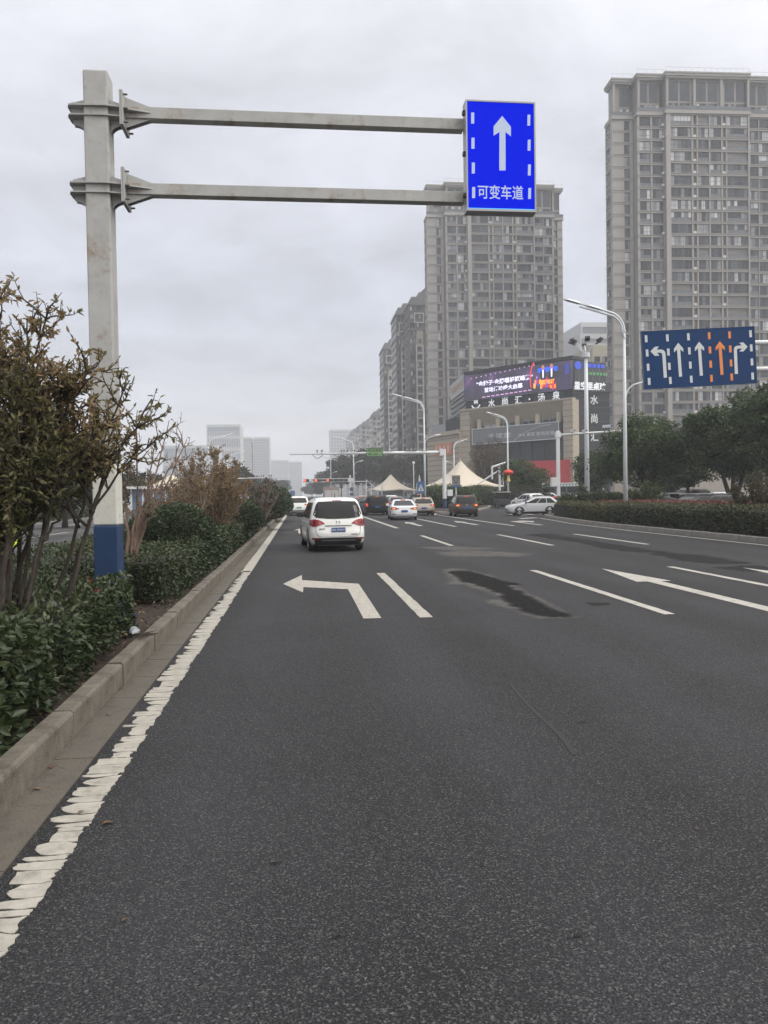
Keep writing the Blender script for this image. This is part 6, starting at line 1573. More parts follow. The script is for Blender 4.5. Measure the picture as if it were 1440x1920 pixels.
def ball(name, label, c, rx, ry, rz, n, ll, lw, lm, cat='bush', group=None, flat=.0):
    t = thing(name, label, cat, (c[0], c[1], c[2]), 0, group); d = rdir(n); d[:, 2] = np.abs(d[:, 2])*1.0 - (.25*rng.random(n)); d = unit(d)
    lump = 1 + .05*np.sin(d[:, 0]*7+d[:, 2]*5) + .05*np.sin(d[:, 1]*9+1)
    rr = (1-rng.exponential(.05, n))*lump
    P = d*np.array([rx, ry, rz])*rr[:, None] + np.array([0, 0, rz*.28])
    sz = rng.uniform(.6, 1.2, n)
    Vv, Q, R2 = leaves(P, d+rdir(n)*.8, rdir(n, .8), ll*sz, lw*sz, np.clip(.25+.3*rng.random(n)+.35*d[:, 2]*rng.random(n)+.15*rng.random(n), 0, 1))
    f = link('foliage', np_mesh('foliage', Vv, Q, lm, R2), t); f['kind'] = 'stuff'
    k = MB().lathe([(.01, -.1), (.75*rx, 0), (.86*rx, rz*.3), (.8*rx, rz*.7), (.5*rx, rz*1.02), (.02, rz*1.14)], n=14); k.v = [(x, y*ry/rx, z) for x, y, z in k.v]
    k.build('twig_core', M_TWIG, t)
    MB().tube([(0, 0, -c[2]*.0-.15), (0, 0, .1)], .05, 6).build('stem', M_BARK, t)
    return t

# ---- shrubs and trees grown from branches
def branchy(name, label, cat, base, stems, lm, bark, leafL, leafW, per, twigs, twig_len, leaf_from=.35, crown_fn=None, group=None, tint=None, seed=1, hexa=True, extra=None):
    """stems: list of (points, r0, r1); twigs sprout from the upper part of each stem and carry leaves"""
    rs = np.random.default_rng(seed); t = thing(name, label, cat, base, 0, group); b = MB(); LP = []; LD = []; LT = []
    tw = MB()
    for pts, r0, r1 in stems:
        pts = [Vector(p) for p in pts]; n = len(pts)
        # smooth curve
        cur = []
        for i in range(n-1):
            p0, p1, p2, p3 = pts[max(i-1, 0)], pts[i], pts[i+1], pts[min(i+2, n-1)]
            for k in range(5):
                s = k/5; cur.append(.5*((2*p1)+(p2-p0)*s+(2*p0-5*p1+4*p2-p3)*s*s+(3*p1-p0-3*p2+p3)*s**3))
        cur.append(pts[-1]); m = len(cur)
        cur = [p + Vector(rs.normal(size=3))*.012 for p in cur]
        b.tube(cur, [r0+(r1-r0)*k/(m-1) for k in range(m)], 7)
        nt_ = twigs
        for _ in range(nt_):
            s = leaf_from + (1-leaf_from)*rs.random()**.8; k = min(m-2, int(s*(m-1))); p = cur[k]; ax = (cur[k+1]-cur[k]).normalized()
            d = Vector(rs.normal(size=3)); d -= ax*d.dot(ax); d.normalize(); d = (d*.9 + ax*.7 + Vector((0, 0, .25))).normalized()
            ln = twig_len*rs.uniform(.5, 1.25)*(1.1-.35*s)
            if crown_fn and not crown_fn(p + d*ln*.7, rs): continue
            q = [p]; dd = d.copy()
            for j in range(5):
                dd = (dd + Vector(rs.normal(size=3))*.16 + Vector((0, 0, .05))).normalized(); q.append(q[-1]+dd*ln/5)
            tw.tube(q, [.009, .008, .007, .006, .004, .002], 4, cap=False)
            # side twiglets
            subs = [q]
            for _2 in range(2):
                j = int(rs.integers(1, 5)); d2 = (dd + Vector(rs.normal(size=3))*.8).normalized(); q2 = [q[j], q[j]+d2*ln*.25, q[j]+d2*ln*.45+Vector((0, 0, .02))]; tw.tube(q2, [.005, .004, .002], 4, cap=False); subs.append(q2)
            for qq in subs:
                nn = max(2, int(per*len(qq)/6))
                for _3 in range(nn):
                    f = rs.random()*(len(qq)-1.001); j = int(f); pp = qq[j].lerp(qq[j+1], f-j); ad = (qq[j+1]-qq[j]).normalized()
                    ld = Vector(rs.normal(size=3)); ld = (ld*.75 + ad*.8 + Vector((0, 0, -.05))).normalized()
                    LP.append(pp); LD.append(ld); LT.append(s)
    b.build('branches', bark, t, smooth=True)
    tw.build('twigs', bark, t)['kind'] = 'stuff'
    P = np.array([tuple(p) for p in LP]); D = np.array([tuple(p) for p in LD]); n = len(P)
    rn = rs.random(n) if tint is None else np.clip(tint(P, rs), 0, 1)
    sz = rs.uniform(.55, 1.2, n)
    Vv, Q, R2 = leaves(P, D, rdir(n, .9), leafL*sz, leafW*sz, rn, hexa, .25)
    f = link('foliage', np_mesh('foliage', Vv, Q, lm, R2), t); f['kind'] = 'stuff'
    return t

# ---- left median, near to far
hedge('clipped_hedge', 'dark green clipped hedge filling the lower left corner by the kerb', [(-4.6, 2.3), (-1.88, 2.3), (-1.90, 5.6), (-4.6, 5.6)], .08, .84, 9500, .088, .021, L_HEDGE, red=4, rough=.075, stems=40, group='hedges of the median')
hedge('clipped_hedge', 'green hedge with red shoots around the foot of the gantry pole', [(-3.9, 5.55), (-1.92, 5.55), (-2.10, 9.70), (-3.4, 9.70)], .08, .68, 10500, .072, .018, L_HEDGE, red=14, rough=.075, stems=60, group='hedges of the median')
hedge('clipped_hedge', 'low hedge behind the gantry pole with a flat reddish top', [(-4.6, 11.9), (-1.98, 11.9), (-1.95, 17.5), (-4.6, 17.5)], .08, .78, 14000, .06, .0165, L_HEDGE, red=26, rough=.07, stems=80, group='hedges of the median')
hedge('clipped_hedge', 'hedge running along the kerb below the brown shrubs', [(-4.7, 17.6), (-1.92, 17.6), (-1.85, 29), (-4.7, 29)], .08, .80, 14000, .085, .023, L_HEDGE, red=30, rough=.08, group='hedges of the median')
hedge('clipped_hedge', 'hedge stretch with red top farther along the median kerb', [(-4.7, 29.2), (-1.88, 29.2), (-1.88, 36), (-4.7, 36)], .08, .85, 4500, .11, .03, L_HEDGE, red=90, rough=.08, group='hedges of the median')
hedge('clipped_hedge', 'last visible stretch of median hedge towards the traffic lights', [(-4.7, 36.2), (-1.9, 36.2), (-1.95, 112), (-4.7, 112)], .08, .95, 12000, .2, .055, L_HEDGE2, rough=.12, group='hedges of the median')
hedge('clipped_hedge', 'small hedge on the far side of the median left of the blue pole base', [(-4.9, 9.6), (-3.3, 9.6), (-3.1, 11.6), (-4.9, 11.6)], .08, .72, 2600, .06, .016, L_HEDGE, red=8, rough=.07, stems=30, group='hedges of the median')
hedge('clipped_hedge', 'far-side hedge strip facing the opposite road', [(-5.2, 1.8), (-4.75, 1.8), (-4.75, 9.4), (-5.2, 9.4)], .08, .45, 2200, .07, .018, L_HEDGE, rough=.07, group='hedges of the median')
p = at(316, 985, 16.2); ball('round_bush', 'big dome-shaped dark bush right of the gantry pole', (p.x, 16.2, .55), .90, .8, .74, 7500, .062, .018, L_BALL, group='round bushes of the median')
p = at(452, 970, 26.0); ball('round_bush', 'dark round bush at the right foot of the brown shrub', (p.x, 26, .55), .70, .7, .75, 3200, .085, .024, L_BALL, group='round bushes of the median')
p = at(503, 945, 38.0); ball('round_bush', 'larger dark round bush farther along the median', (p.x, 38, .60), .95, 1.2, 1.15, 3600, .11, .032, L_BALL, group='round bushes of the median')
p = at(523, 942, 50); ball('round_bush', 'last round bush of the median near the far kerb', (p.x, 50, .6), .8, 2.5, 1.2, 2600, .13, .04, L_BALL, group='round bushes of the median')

# big shrub tree at the left edge (many leaning stems)
rs = random.Random(3)
B0 = Vector((-2.75, 7.3, .12))
stems = []
heads = [(.12, 0, 3.62), (-.12, .2, 3.45), (.30, .1, 3.35), (.54, -.05, 3.45), (.67, .12, 3.0), (.92, 0, 2.82), (1.2, .1, 2.68), (1.42, 0, 2.45), (1.36, .2, 2.12), (.40, -.3, 2.6), (.75, .25, 2.5), (1.05, -.2, 2.3), (-.5, .2, 3.2), (-.5, -.2, 2.6), (.1, .3, 2.45), (.3, -.2, 2.1), (-.9, 0, 2.7), (.55, .1, 2.1), (0, -.3, 2.9), (.5, .3, 2.85)]
for i, (hx, hy, hz_) in enumerate(heads):
    hz_ *= .95 if hz_ > 2.9 else .985
    sx = rs.uniform(-.28, .22) + hx*.08; sy = rs.uniform(-.25, .25)
    m1 = (sx + (hx-sx)*.30 + rs.uniform(-.06, .06), sy+(hy-sy)*.3, hz_*.34); m2 = (sx+(hx-sx)*.58+rs.uniform(-.06, .06), sy+(hy-sy)*.65, hz_*.70)
    stems.append(([(sx, sy, 0), m1, m2, (hx, hy, hz_)], rs.uniform(.020, .034), .006))
    # forks
    for _ in range(2 if i != 3 else 0):
        f = Vector(m1).lerp(Vector(m2), rs.uniform(.35, 1)); e = f + Vector((rs.uniform(-.5, .35), rs.uniform(-.45, .45), rs.uniform(.35, .75)))
        stems.append(([tuple(f), tuple(f.lerp(e, .5)+Vector((rs.uniform(-.06, .06), 0, -.03))), tuple(e)], .017, .005))
def crown_m(p, rs_):
    # the lower part is bare stems; the right side is clear below the overhanging boughs
    if p.z < 1.25: return rs_.random() < .12
    if p.x > .55 and p.z < 1.80: return rs_.random() < .05
    if p.x > .35 and p.z < 1.55: return rs_.random() < .25
    return True
def tint_m(P, rs_):
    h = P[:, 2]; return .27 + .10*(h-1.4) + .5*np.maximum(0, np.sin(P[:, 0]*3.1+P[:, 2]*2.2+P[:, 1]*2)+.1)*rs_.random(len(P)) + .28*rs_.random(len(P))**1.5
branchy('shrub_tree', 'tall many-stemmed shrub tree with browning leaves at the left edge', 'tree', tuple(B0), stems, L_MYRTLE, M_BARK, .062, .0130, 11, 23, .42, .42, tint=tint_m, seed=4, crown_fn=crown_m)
# thin shoots rising from its crown
# small pale-barked tree just behind the pole
B1 = at(243, 1010, 12.6); B1.z = .12
stems = []
for hx, hz_ in ((.62, 2.75), (.42, 2.4), (.75, 2.2), (-.15, 2.5), (.2, 2.9), (.9, 2.45)):
    stems.append(([(rs.uniform(-.03, .03), rs.uniform(-.03, .03), 0), (hx*.18, 0, .9), (hx*.55, rs.uniform(-.2, .2), 1.5), (hx, rs.uniform(-.35, .35), hz_)], .04, .006))
branchy('bare_tree', 'slender almost bare small tree with pinkish bark behind the gantry pole', 'tree', tuple(B1), stems, L_MYRTLE, M_BARKP, .05, .011, 2, 9, .5, .55, seed=9)
# brown autumn shrubs
def shrub(name, label, px, Y, hgt, spread, nst, lm, leafL, per, tw, seed, bark=M_BARKG, z=.12, grp=None, twl=.38, lf=.30):
    b0 = at(px, 960, Y); st = []; r_ = random.Random(seed)
    for i in range(nst):
        a = r_.uniform(0, 6.28); ra = spread*math.sqrt(r_.random()); hx, hy = ra*math.cos(a), ra*math.sin(a); hh = hgt*(1-.35*(ra/spread)**2)*r_.uniform(.85, 1.05)
        st.append(([(hx*.06, hy*.06, 0), (hx*.35, hy*.35, hh*.40), (hx*.75, hy*.75, hh*.72), (hx, hy, hh)], r_.uniform(.018, .03)*Y/20, .006*Y/20))
    return branchy(name, label, 'shrub', (b0.x, Y, z), st, lm, bark, leafL, leafL*.26, per, tw, twl, lf, seed=seed, group=grp)
AG = 'brown autumn shrubs on the median'
shrub('autumn_shrub', 'large brown autumn shrub with upright stems in the middle of the median', 402, 21.5, 2.75, 1.12, 36, L_AUT, .062, 8, 26, 21, grp=AG, twl=.36)
shrub('autumn_shrub', 'brown shrub with pale forked branches left of the large autumn shrub', 345, 18.8, 2.35, .75, 16, L_AUT, .058, 7, 20, 22, grp=AG, bark=M_BARKG, twl=.34)
shrub('autumn_shrub', 'sparse reddish shrub behind the dark round bushes', 487, 33, 2.4, .9, 18, leaf_mat('reddish_leaf', [(.10, .035, .03), (.09, .06, .04), (.05, .05, .03)], .6, .2), .09, 4, 14, 23, grp=AG)
shrub('autumn_shrub', 'golden shrub low on the far side of the median', 318, 27, 1.6, 1.3, 14, L_AUT, .07, 4, 14, 24, grp=AG)

# general tree with a clumped crown
def tree(name, label, base, H_, R0, trunk_h, nclump, nleaf, ll, lm, bark=M_BARK, seed=0, group=None, flat=.75, tr=.16, cat='tree', dens=.55, trunks=1):
    r_ = np.random.default_rng(seed); t = thing(name, label, cat, base, 0, group)
    cz = trunk_h + (H_-trunk_h)*.5; rz_ = (H_-trunk_h)*.5
    d = unit(r_.normal(size=(nclump, 3))); rad = r_.random(nclump)**.42
    Cc = d*rad[:, None]*np.array([R0, R0, rz_])*.86 + np.array([0, 0, cz]); Cc[:, 2] += .10*rz_*np.sin(Cc[:, 0]*1.7+seed)
    Cr = r_.uniform(.6, 1.15, nclump)*R0*.30
    b = MB()
    tops = []
    for k in range(trunks):
        a = 6.28*k/trunks; lean = R0*.22 if trunks > 1 else 0
        p = [(0, 0, -.1), (lean*.35*math.cos(a)+r_.normal()*.03, lean*.35*math.sin(a), trunk_h*.5), (lean*math.cos(a), lean*math.sin(a), trunk_h*1.05), (lean*1.3*math.cos(a), lean*1.3*math.sin(a), cz+rz_*.3)]
        b.tube(p, [tr*1.15, tr*.9, tr*.75, tr*.25], 8); tops.append(Vector(p[2]))
    for i in range(0, nclump, 2):
        s = tops[i % len(tops)]; e = Vector(Cc[i]); m = s.lerp(e, .55)+Vector((0, 0, -.12*R0)); b.tube([s, m, e], [tr*.42, tr*.25, tr*.06], 5)
    b.build('trunk', bark, t, smooth=True)
    per = nleaf//nclump; idx = np.repeat(np.arange(nclump), per); n = len(idx)
    dd = unit(r_.normal(size=(n, 3))); rr = (1-np.abs(r_.normal(0, .28, n))).clip(.05, 1.2)
    P = Cc[idx] + dd*(Cr[idx]*rr)[:, None]*np.array([1.15, 1.15, flat])
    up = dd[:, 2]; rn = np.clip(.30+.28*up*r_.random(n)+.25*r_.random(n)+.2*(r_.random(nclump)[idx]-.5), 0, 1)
    sz = r_.uniform(.6, 1.25, n)
    Vv, Q, R2 = leaves(P, dd*.6+rdir(n), rdir(n, .8), ll*sz, ll*.30*sz, rn, False)
    f = link('crown', np_mesh('crown', Vv, Q, lm, R2), t); f['kind'] = 'stuff'
    return t
# camphor trees behind the right hedge
def px_tree(px, Y, ptop, pw, label, nleaf, ll, lm, seed, zb=-.3, th=None, grp=None, bark=M_BARK, tr=.16, nclump=46, name='broadleaf_tree', trunks=1):
    b0 = at(px, 920, Y); Hh = at(px, ptop, Y).z-zb; R0 = pw/2*Y/1450
    return tree(name, label, (b0.x, Y, zb), Hh, R0, th or Hh*.25, nclump, nleaf, ll, lm, bark, seed, grp, tr=tr, trunks=trunks)
CG = 'dark broadleaf trees behind the right hedge'
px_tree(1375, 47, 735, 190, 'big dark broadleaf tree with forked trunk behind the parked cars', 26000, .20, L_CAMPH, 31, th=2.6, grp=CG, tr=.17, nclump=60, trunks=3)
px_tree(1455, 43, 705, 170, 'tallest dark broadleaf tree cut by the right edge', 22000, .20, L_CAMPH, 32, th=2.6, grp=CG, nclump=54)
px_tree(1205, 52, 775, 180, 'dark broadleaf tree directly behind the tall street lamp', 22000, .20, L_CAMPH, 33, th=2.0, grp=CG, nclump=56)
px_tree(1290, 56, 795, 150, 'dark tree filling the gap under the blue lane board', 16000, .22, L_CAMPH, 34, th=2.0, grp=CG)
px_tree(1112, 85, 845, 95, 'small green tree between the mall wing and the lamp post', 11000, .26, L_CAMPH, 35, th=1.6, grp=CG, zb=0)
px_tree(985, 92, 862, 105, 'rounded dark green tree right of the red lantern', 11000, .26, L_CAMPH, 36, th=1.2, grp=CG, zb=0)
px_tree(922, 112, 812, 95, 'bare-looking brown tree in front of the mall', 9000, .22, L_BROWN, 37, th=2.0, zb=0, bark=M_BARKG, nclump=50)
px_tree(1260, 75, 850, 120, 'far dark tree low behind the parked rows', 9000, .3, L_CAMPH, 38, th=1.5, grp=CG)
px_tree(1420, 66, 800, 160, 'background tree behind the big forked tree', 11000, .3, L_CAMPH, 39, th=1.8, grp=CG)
# far street trees around the crossing
FG = 'hazy street trees beyond the crossing'
for i, (px_, Y, pt, pw, lab) in enumerate(((690, 215, 842, 75, 'hazy street tree behind the first lamp left of the green sign'), (740, 210, 848, 80, 'hazy street tree behind the smaller tent'), (778, 205, 852, 70, 'hazy street tree right of the smaller tent peak'),
        (640, 230, 856, 70, 'hazy tall street tree left of the traffic signals'), (606, 300, 885, 60, 'farthest right-hand street tree dissolving in haze'), (820, 190, 850, 70, 'dark tree behind the gantry post'), (585, 420, 905, 40, 'tiny hazy tree at the end of the right row'),
        (480, 230, 888, 80, 'hazy tree behind the left gantry arm'), (515, 330, 898, 60, 'farther hazy tree on the left side'), (440, 160, 880, 90, 'left street tree behind the brown shrubs'))):
    px_tree(px_, Y, pt, pw, lab, 9500, .55, L_FAR, 60+i, zb=0, grp=FG, nclump=34, tr=.2)
# opposite side of the street: hedge wall and trees
LGp = 'trees across the opposite road'
for i, (px_, Y, pt, pw, lab) in enumerate(((20, 34, 800, 260, 'dark street tree across the opposite road at the left edge'), (120, 46, 850, 190, 'dark street tree across the road seen through the shrub stems'), (215, 70, 880, 120, 'hazy street tree right of the gantry pole'), (270, 95, 885, 90, 'far street tree left of the brown shrubs'))):
    px_tree(px_, Y, pt, pw, lab, 7000, .30, L_FAR, 80+i, zb=.12, grp=LGp, nclump=36)
hedge('clipped_hedge', 'long dark hedge across the opposite road', [(-19.5, 12), (-17.3, 12), (-17.3, 80), (-19.5, 80)], .12, 1.1, 9000, .2, .06, L_HEDGE2, rough=.12, group='hedges across the road')
# right verge hedges
VG = 'hedges of the right verge'
hedge('clipped_hedge', 'long dark clipped hedge along the right kerb', [(14.05, 13), (15.2, 13), (15.35, 35.0), (14.25, 35.0)], .1, 1.02, 26000, .085, .024, L_HEDGE2, rough=.06, group=VG)
hedge('clipped_hedge', 'yellow-green end of the right kerb hedge before the side street', [(14.3, 35.1), (15.4, 35.1), (17.1, 46.6), (15.75, 46.6)], .1, .98, 10000, .09, .028, leaf_mat('yellowish_leaf', [(.030, .036, .014), (.055, .06, .022), (.085, .085, .032), (.10, .085, .045)], .5, .2), rough=.07, group=VG)
hedge('clipped_hedge', 'broad red-leaved planting behind the right kerb hedge', [(15.3, 14), (17.9, 14), (17.9, 39), (15.3, 39)], .1, 1.06, 14000, .10, .028, L_RED, rough=.08, group=VG)
RB = 'round bushes of the right verge'
for px_, Y, rr, lab in ((1122, 43, .62, 'small round bush left of the street lamp foot'), (1152, 40.5, .66, 'round dark bush touching the street lamp foot'), (1097, 45.5, .62, 'round bush next to the flood mast foot')):
    q = at(px_, 940, Y); ball('round_bush', lab, (q.x, Y, .75), rr, rr, .62, 2600, .08, .024, L_BALL, group=RB)
shrub('rose_shrub', 'loose dark shrub with a few red flowers right of the street lamp', 1215, 39, 2.0, 1.1, 18, L_CAMPH, .11, 6, 18, 25, bark=M_BARK, grp=None)
shrub('edge_shrub', 'yellowish thin-leaved shrub at the right edge above the red planting', 1418, 25, 1.95, .8, 20, leaf_mat('olive_leaf', [(.05, .05, .022), (.085, .075, .035), (.13, .10, .05)], .6, .3), .07, 6, 20, 26, bark=M_BARK)
shrub('rose_shrub', 'dark leafy shrub at the very end of the right hedge', 1062, 47.6, 1.3, .6, 14, L_CAMPH, .11, 6, 16, 27, bark=M_BARK)
shrub('rose_shrub', 'dark shrub between the camera post and the flood mast', 1090, 50, 2.0, .6, 14, L_CAMPH, .11, 6, 16, 28, bark=M_BARK)
# island bushes
for i, (px_, Y, w, h_, lab) in enumerate(((810, 79, 2.0, 2.0, 'dense rose bush left on the traffic island'), (846, 77, 1.8, 2.1, 'dense rose bush under the grey triangle board'), (868, 76.5, 1.7, 1.9, 'dense rose bush at the right tip of the island'), (835, 88, 3.0, 2.4, 'dark bush bank behind the gantry post foot'), (900, 90, 2.6, 2.2, 'dark bush bank under the right tent edge'))):
    q = at(px_, 940, Y); ball('island_bush', lab, (q.x, Y, .15), w, 1.6, h_*.85, 3400, .14, .045, L_CAMPH, group='bushes of the traffic island')
for i, (px_, Y) in enumerate(((965, 86), (1000, 88))):
    q = at(px_, 940, Y); ball('island_bush', ('brownish bush below the red lantern', 'flowering bush above the white crossover')[i], (q.x, Y, .0), 2.2, 1.5, 1.9, 2600, .16, .05, L_FAR, group='bushes by the mall car park')

# fallen leaves and litter
n = 2600
P = np.column_stack([rng.uniform(-4.6, -1.75, n), rng.uniform(2, 14, n), np.full(n, .12)])
Vv, Q, R2 = leaves(P+np.array([0, 0, 0]), np.column_stack([rng.normal(size=(n, 2)), rng.normal(0, .2, n)]), rdir(n, 2.5), rng.uniform(.03, .07, n), rng.uniform(.008, .016, n), rng.random(n))
f = link('leaf_litter', np_mesh('leaf_litter', Vv, Q, M_LITTER, R2)); tag(f, 'dead leaves and bark chips on the median soil', 'leaf litter', kind='stuff')
n = 1500
P = np.column_stack([X_K + .02 + rng.beta(.8, 2.2, n)*.30, rng.uniform(1.8, 22, n), np.full(n, .007)])
Vv, Q, R2 = leaves(P, np.column_stack([rng.normal(size=(n, 2)), rng.normal(0, .15, n)]), rdir(n, 3), rng.uniform(.004, .016, n), rng.uniform(.002, .005, n), rng.random(n)*.8, False)
f = link('gutter_grit', np_mesh('gutter_grit', Vv, Q, M_LITTER, R2)); tag(f, 'fine grit and leaf crumbs along the kerb foot', 'grit', kind='stuff')
def fallen(px_, py_, z, s, i, lab):
    p = gr(px_, py_, z); a = random.uniform(0, 6.28)
    Vv, Q, R2 = leaves(np.array([[0, 0, .006]]), np.array([[math.cos(a), math.sin(a), .12]]), np.array([[.1, .1, 1.]]), s, s*.28, np.array([.35+.6*random.random()]))
    o = link('fallen_leaf', np_mesh('fallen_leaf', Vv, Q, M_LITTER, R2), None, tuple(p)); tag(o, lab, 'leaf', 'fallen leaves on the road edge')
for i, (a, b_, z, s, lab) in enumerate(((28, 1508, .006, .06, 'curled fallen leaf nearest the bottom left on the gutter'), (62, 1480, .006, .055, 'reddish fallen leaf in the gutter by the second slab joint'), (96, 1437, .006, .05, 'small pale fallen leaf against the kerb foot'), (190, 1547, .003, .06, 'brown fallen leaf on the asphalt beside the edge line'),
        (145, 1526, .006, .04, 'tiny brown leaf between paint chunks and gutter'), (206, 1341, .006, .05, 'pale fallen leaf in the middle of the gutter'), (228, 1292, .006, .05, 'fallen leaf at the gutter near a kerb joint'), (1310, 1558, .003, .03, 'small red leaf lying alone on the open asphalt'), (228, 1730, .003, .03, 'tiny pale fleck of leaf on the near asphalt'))): fallen(a, b_, z, s, i, lab)
# crumpled bag and cut twigs by the kerb
q = at(243, 1173, 9.0)
bg = MB().lathe([(.005, .11), (.05, .10), (.09, .05), (.10, .02), (.06, 0)], n=12); bg.v = [(.62*x*(1+.35*math.sin(9*z+7*x)), y*.6*(1+.3*math.cos(40*x)), .55*z*(1+.4*math.sin(20*y))) for x, y, z in bg.v]
tag(bg.build('crumpled_bag', mat('plastic_bag', (.30, .33, .36), .4, var=.4, vscale=30), None, (-1.93, 9.1, .10)), 'crumpled pale plastic bag lying by the kerb at the pole foot', 'bag')
tw = MB(); 
for _ in range(14):
    a = random.uniform(-.6, .6); l_ = random.uniform(.08, .2); x, y = random.uniform(-.06, .06), random.uniform(-.06, .06); tw.tube([(x, y, random.uniform(.0, .04)), (x+l_*math.cos(a), y+l_*math.sin(a), random.uniform(.0, .05))], [.006, .003], 5)
tag(tw.build('cut_twigs', M_BARK, None, (-1.70, 8.2, .205)), 'small bundle of dark cut twigs lying on the kerb top', 'twigs')
# ------------------------------------------------------------------ tents, rider
M_TENT = mat('tent_membrane', (.50, .445, .36), .7, var=.05, vscale=.5)
def tent(name, label, cx, cy, z0, half, zeave, zpeak, rz=0.35, ns=48):
    t = thing(name, label, 'tent', (cx, cy, z0), rz)
    b = MB(); nr = 12
    for i in range(nr+1):
        s = i/nr; r = half*(.05+.95*s); z = zeave + (zpeak-zeave)*((1-s)**1.55)
        for k in range(ns):
            a = 2*math.pi*k/ns; c, q = math.cos(a), math.sin(a); f = 1/max(abs(c), abs(q)); f = 1+(f-1)*s**1.2*.8
            sag = -.0 + .35*s**3*(1-abs(math.sin(2*a)))*(.0)
            corner = abs(math.sin(2*a)); sc_ = 1-.07*s**2*(1-corner)
            b.v.append((r*f*c*sc_, r*f*q*sc_, z + .28*s**3*(1-corner)))
    for i in range(nr):
        for k in range(ns): b.f.append([i*ns+k, i*ns+(k+1) % ns, (i+1)*ns+(k+1) % ns, (i+1)*ns+k]); b.m.append(0)
    # short valance
    o0 = nr*ns
    for k in range(ns): x, y, z = b.v[o0+k]; b.v.append((x, y, z-.22))
    for k in range(ns): b.f.append([o0+k, o0+(k+1) % ns, o0+ns+(k+1) % ns, o0+ns+k]); b.m.append(0)
    b.build('membrane', M_TENT, t, smooth=True)
    for sx, sy in ((1, 1), (1, -1), (-1, 1), (-1, -1)):
        x, y = sx*half*.93, sy*half*.93
        MB().cyl((x, y, 0), (x, y, zeave+1.7), .10, .07, n=8).build('mast', M_WHITE, t)
        MB().tube([(x, y, zeave+1.6), (x*.95, y*.95, zeave+.1)], .03, 5).build('stay', M_WHITE, t)
        MB().tube([(x, y, zeave+1.6), (x*1.2, y*1.2, 0)], .03, 5).build('stay', M_WHITE, t)
    MB().cyl((0, 0, zpeak-.25), (0, 0, zpeak+.55), .06, .03, n=8).build('finial', M_WHITE, t)
    MB().cyl((0, 0, zpeak-.2), (0, 0, zpeak+.06), half*.07, half*.05, n=16).build('peak_ring', M_TENT, t)
    # kiosk body under the roof
    MB().box(-half*.45, half*.45, -half*.4, half*.4, 0, zeave-.3).build('kiosk', mat('kiosk_grey', (.20, .21, .22), .6, var=.2, vscale=.8), t)
    return t
p = at(864, 920, 110); tent('membrane_tent', 'larger beige membrane tent behind the island bushes', p.x, 110, 0, 4.7, 2.65, at(860, 866, 110).z)
p = at(733, 925, 182); tent('membrane_tent', 'smaller beige membrane tent left of the crossing sign', p.x, 182, 0, 4.9, 2.6, at(733, 891, 182).z)
p = at(322, 930, 92); tent('membrane_tent', 'cream membrane tent across the road glimpsed through the brown shrubs', p.x, 92, .12, 3.6, 2.7, at(322, 893, 92).z)
# blue and white kiosk on the far left
p = at(278, 925, 60); k = thing('kiosk', 'small white and blue kiosk across the opposite road', 'kiosk', (p.x, 60, .12))
MB().box(-1.2, 1.2, 0, 2, 0, 2.2).build('body', mat('kiosk_blue', (.10, .16, .26), .5, var=.2), k); MB().box(-1.5, 1.5, -.4, 2.2, 2.2, 2.4).build('roof', M_WHITE, k)
for x in (-1.25, -.4, .4, 1.25): MB().box(x-.06, x+.06, -.06, 0, 0, 2.2).build('post', M_WHITE, k)

# tent frames beside the crossing
p = at(677, 925, 178); f = thing('tent_frame', 'bare white steel tent frame left of the smaller tent', 'frame', (p.x, 178, 0))
for x in (0, 1.3, 2.4): MB().cyl((x, 0, 0), (x, 0, 5.2-.8*abs(x-1.2)), .10, n=8).build('post', M_WHITE, f)
for a, b_ in (((0, 0, 3.4), (2.4, 0, 3.4)), ((1.3, 0, 5.0), (3.2, 0, 3.2)), ((0, 0, 4.2), (2.4, 0, 2.6))): MB().tube([a, b_], .06, 6).build('strut', M_WHITE, f)
p = at(905, 925, 100); f = thing('tent_frame', 'white steel mast and boom right of the larger tent', 'frame', (at(937, 930, 100).x, 100, 0))
MB().cyl((0, 0, 0), (0, 0, 5.0), .13, n=8).build('post', M_WHITE, f); MB().tube([(0, 0, 4.6), (-2.9, 0, 2.8)], .09, 6).build('boom', M_WHITE, f); MB().tube([(-1, 0, 5.0), (2.0, 0, 5.9)], .14, 6).build('boom', M_WHITE, f); MB().cyl((-1, 0, 3.4), (-1, 0, 5.1), .13, n=8).build('post', M_WHITE, f)

# rider in a hi-vis jacket sitting on a scooter, mostly outside the left edge
def skin_body(name, verts, edges, radii, m, parent):
    me = bpy.data.meshes.new(name); me.from_pydata(verts, edges, []); o = link(name, me, parent)
    md = o.modifiers.new('skin', 'SKIN'); sd_ = o.modifiers.new('subsurf', 'SUBSURF'); sd_.levels = 2; sd_.render_levels = 2; md.use_smooth_shade = True
    if not me.skin_vertices: me.skin_vertices.new(name='')
    for i, r in enumerate(radii): me.skin_vertices[0].data[i].radius = (r, r) if not hasattr(r, '__len__') else r; 
    me.skin_vertices[0].data[0].use_root = True
    me.materials.append(m); return o
RX, RY = at(8, 1060, 15.0).x, 15.0
pr = thing('person', 'rider in a yellow-green high-visibility jacket and dark cap at the left edge', 'person', (RX, RY, 0))
M_HIVIS = mat('hivis_cloth', (.42, .60, .04), .8, var=.12, vscale=9, emit=(.42, .60, .04), estr=.04); M_TROUS = mat('dark_trousers', (.012, .012, .015), .85); M_SKIN = mat('skin', (.42, .26, .18), .6)
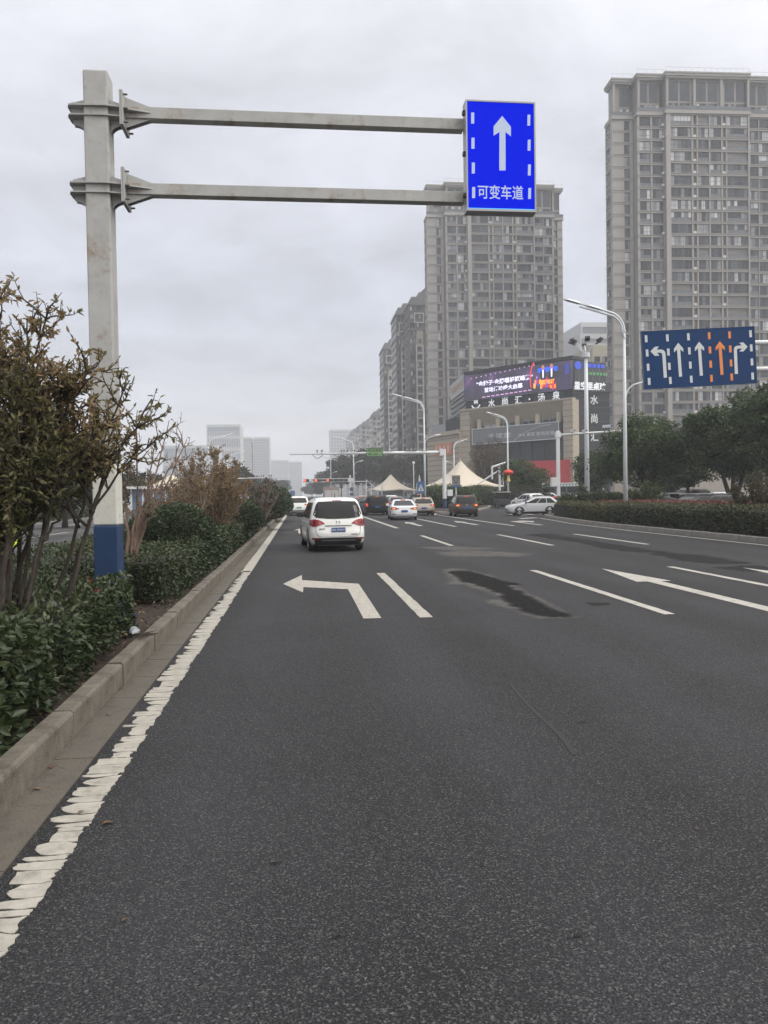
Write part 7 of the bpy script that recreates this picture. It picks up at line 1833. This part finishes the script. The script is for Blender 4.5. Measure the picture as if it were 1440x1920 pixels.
vs = [(0, 0, .66), (0, .01, .82), (0, 0, .98), (0, -.02, 1.09), (0, -.03, 1.17), (0, -.05, 1.27),
      (-.17, -.02, 1.08), (-.24, -.06, .88), (-.20, -.32, .80), (.17, -.02, 1.08), (.25, -.06, .88), (.20, -.32, .80), (.09, 0, .64), (.15, -.38, .62), (.14, -.34, .22), (-.09, 0, .64), (-.15, -.38, .62), (-.14, -.34, .22), (.14, -.48, .16), (-.14, -.48, .16)]
ed = [(0,1),(1,2),(2,3),(3,4),(4,5),(3,6),(6,7),(7,8),(3,9),(9,10),(10,11),(0,12),(12,13),(13,14),(14,18),(0,15),(15,16),(16,17),(17,19)]
ra = [.15, .145, .165, .13, .06, .06, .08, .06, .045, .08, .06, .045, .10, .085, .06, .10, .085, .06, .045, .045]
skin_body('body', vs, ed, ra, M_TROUS, pr)
vj = [(0, 0, .70), (0, .01, .84), (0, 0, .99), (0, -.02, 1.09), (-.17, -.02, 1.08), (-.245, -.06, .88), (-.205, -.27, .81), (.17, -.02, 1.08), (.255, -.06, .88), (.205, -.27, .81)]
skin_body('hivis_jacket', vj, [(0,1),(1,2),(2,3),(3,4),(4,5),(5,6),(3,7),(7,8),(8,9)], [.18, .175, .19, .15, .10, .08, .065, .10, .08, .065], M_HIVIS, pr)
b = MB(); b.lathe([(.188, -.02), (.192, -.02), (.192, .03), (.188, .03)], (0, 0, .90), 20); b.v = [(x*1.02, y*.98, z) for x, y, z in b.v]; b.build('reflective_band', mat('reflective_grey', (.5, .52, .52), .4), pr)
hd = MB().lathe([(.0, -.12), (.05, -.115), (.075, -.06), (.085, 0), (.082, .05), (.06, .10), (0, .125)], (0, -.055, 1.22), 16); hd.build('head', M_SKIN, pr, smooth=True)
fc = MB(); fc.lathe([(.0, -.02), (.012, -.015), (.014, 0), (.0, .03)], (0, -.142, 1.21), 8); fc.build('nose', M_SKIN, pr)
for sg in (-1, 1):
    MB().lathe([(0, -.008), (.009, 0), (0, .008)], (sg*.03, -.132, 1.235), 8).build('eye', M_BLACK, pr); MB().box(min(sg*.083, sg*.095), max(sg*.083, sg*.095), -.07, -.04, 1.19, 1.25).build('ear', M_SKIN, pr)
    hnd = MB(); hx = sg*.20
    hnd.box(hx-.035, hx+.035, -.42, -.32, .775, .805)
    for k in range(4): hnd.tube([(hx-.028+k*.019, -.41, .79), (hx-.028+k*.019, -.445-.004*(k % 2), .785), (hx-.028+k*.019, -.45, .75), (hx-.028+k*.019, -.425, .74)], [.010, .009, .009, .008], 6)
    hnd.tube([(hx-sg*.035, -.34, .79), (hx-sg*.055, -.39, .775), (hx-sg*.045, -.425, .76)], [.011, .010, .008], 6); hnd.build('hand', M_SKIN, pr)
MB().box(-.03, .03, -.137, -.13, 1.165, 1.172).build('mouth', mat('lips', (.3, .13, .1), .6), pr)
MB().lathe([(.093, 0), (.095, .03), (.085, .08), (.05, .11), (0, .12)], (0, -.055, 1.25), 16).build('dark_cap', M_TROUS, pr, smooth=True)
sc_o = thing('scooter', 'dark electric scooter under the rider at the left edge', 'scooter', (RX, RY, 0))
M_SCO2 = paint('scooter_dark', (.03, .03, .035))
MB().box(-.14, .14, -.12, .55, .38, .53).build('seat', M_TRIMB, sc_o, bevel=.05); MB().box(-.15, .15, -.1, .5, .22, .38).build('body', M_SCO2, sc_o, bevel=.06); MB().box(-.15, .15, -.5, -.1, .10, .15).build('footboard', M_TRIMB, sc_o)
MB().tube([(0, -.50, .12), (0, -.52, .55), (0, -.46, .80)], [.10, .11, .05], 8).build('front_shield', M_SCO2, sc_o, smooth=True); MB().tube([(-.26, -.40, .78), (0, -.46, .79), (.26, -.40, .78)], .018, 6).build('handlebar', M_TRIMB, sc_o)
ty, rm = wheel_meshes(.21, .10)
for y in (-.62, .48): e = link('wheel', None, sc_o, (0, y, .21)); link('tyre', ty, e); link('rim', rm, e)
# ------------------------------------------------------------------ hazy air
hz = MB().box(-700, 700, -60, 1700, -1.3, 140).build('haze', [])
hm2 = bpy.data.materials.new('haze'); hm2.use_nodes = True; nt = hm2.node_tree; nt.nodes.clear()
vo = nt.nodes.new('ShaderNodeVolumePrincipled'); vo.inputs['Color'].default_value = (.93, .96, 1, 1); vo.inputs['Density'].default_value = .00075; vo.inputs['Anisotropy'].default_value = .1
ou = nt.nodes.new('ShaderNodeOutputMaterial'); nt.links.new(vo.outputs[0], ou.inputs['Volume'])
hz.data.materials.append(hm2); tag(hz, 'pale even city haze filling the air', 'haze', kind='stuff')
hz.visible_shadow = True
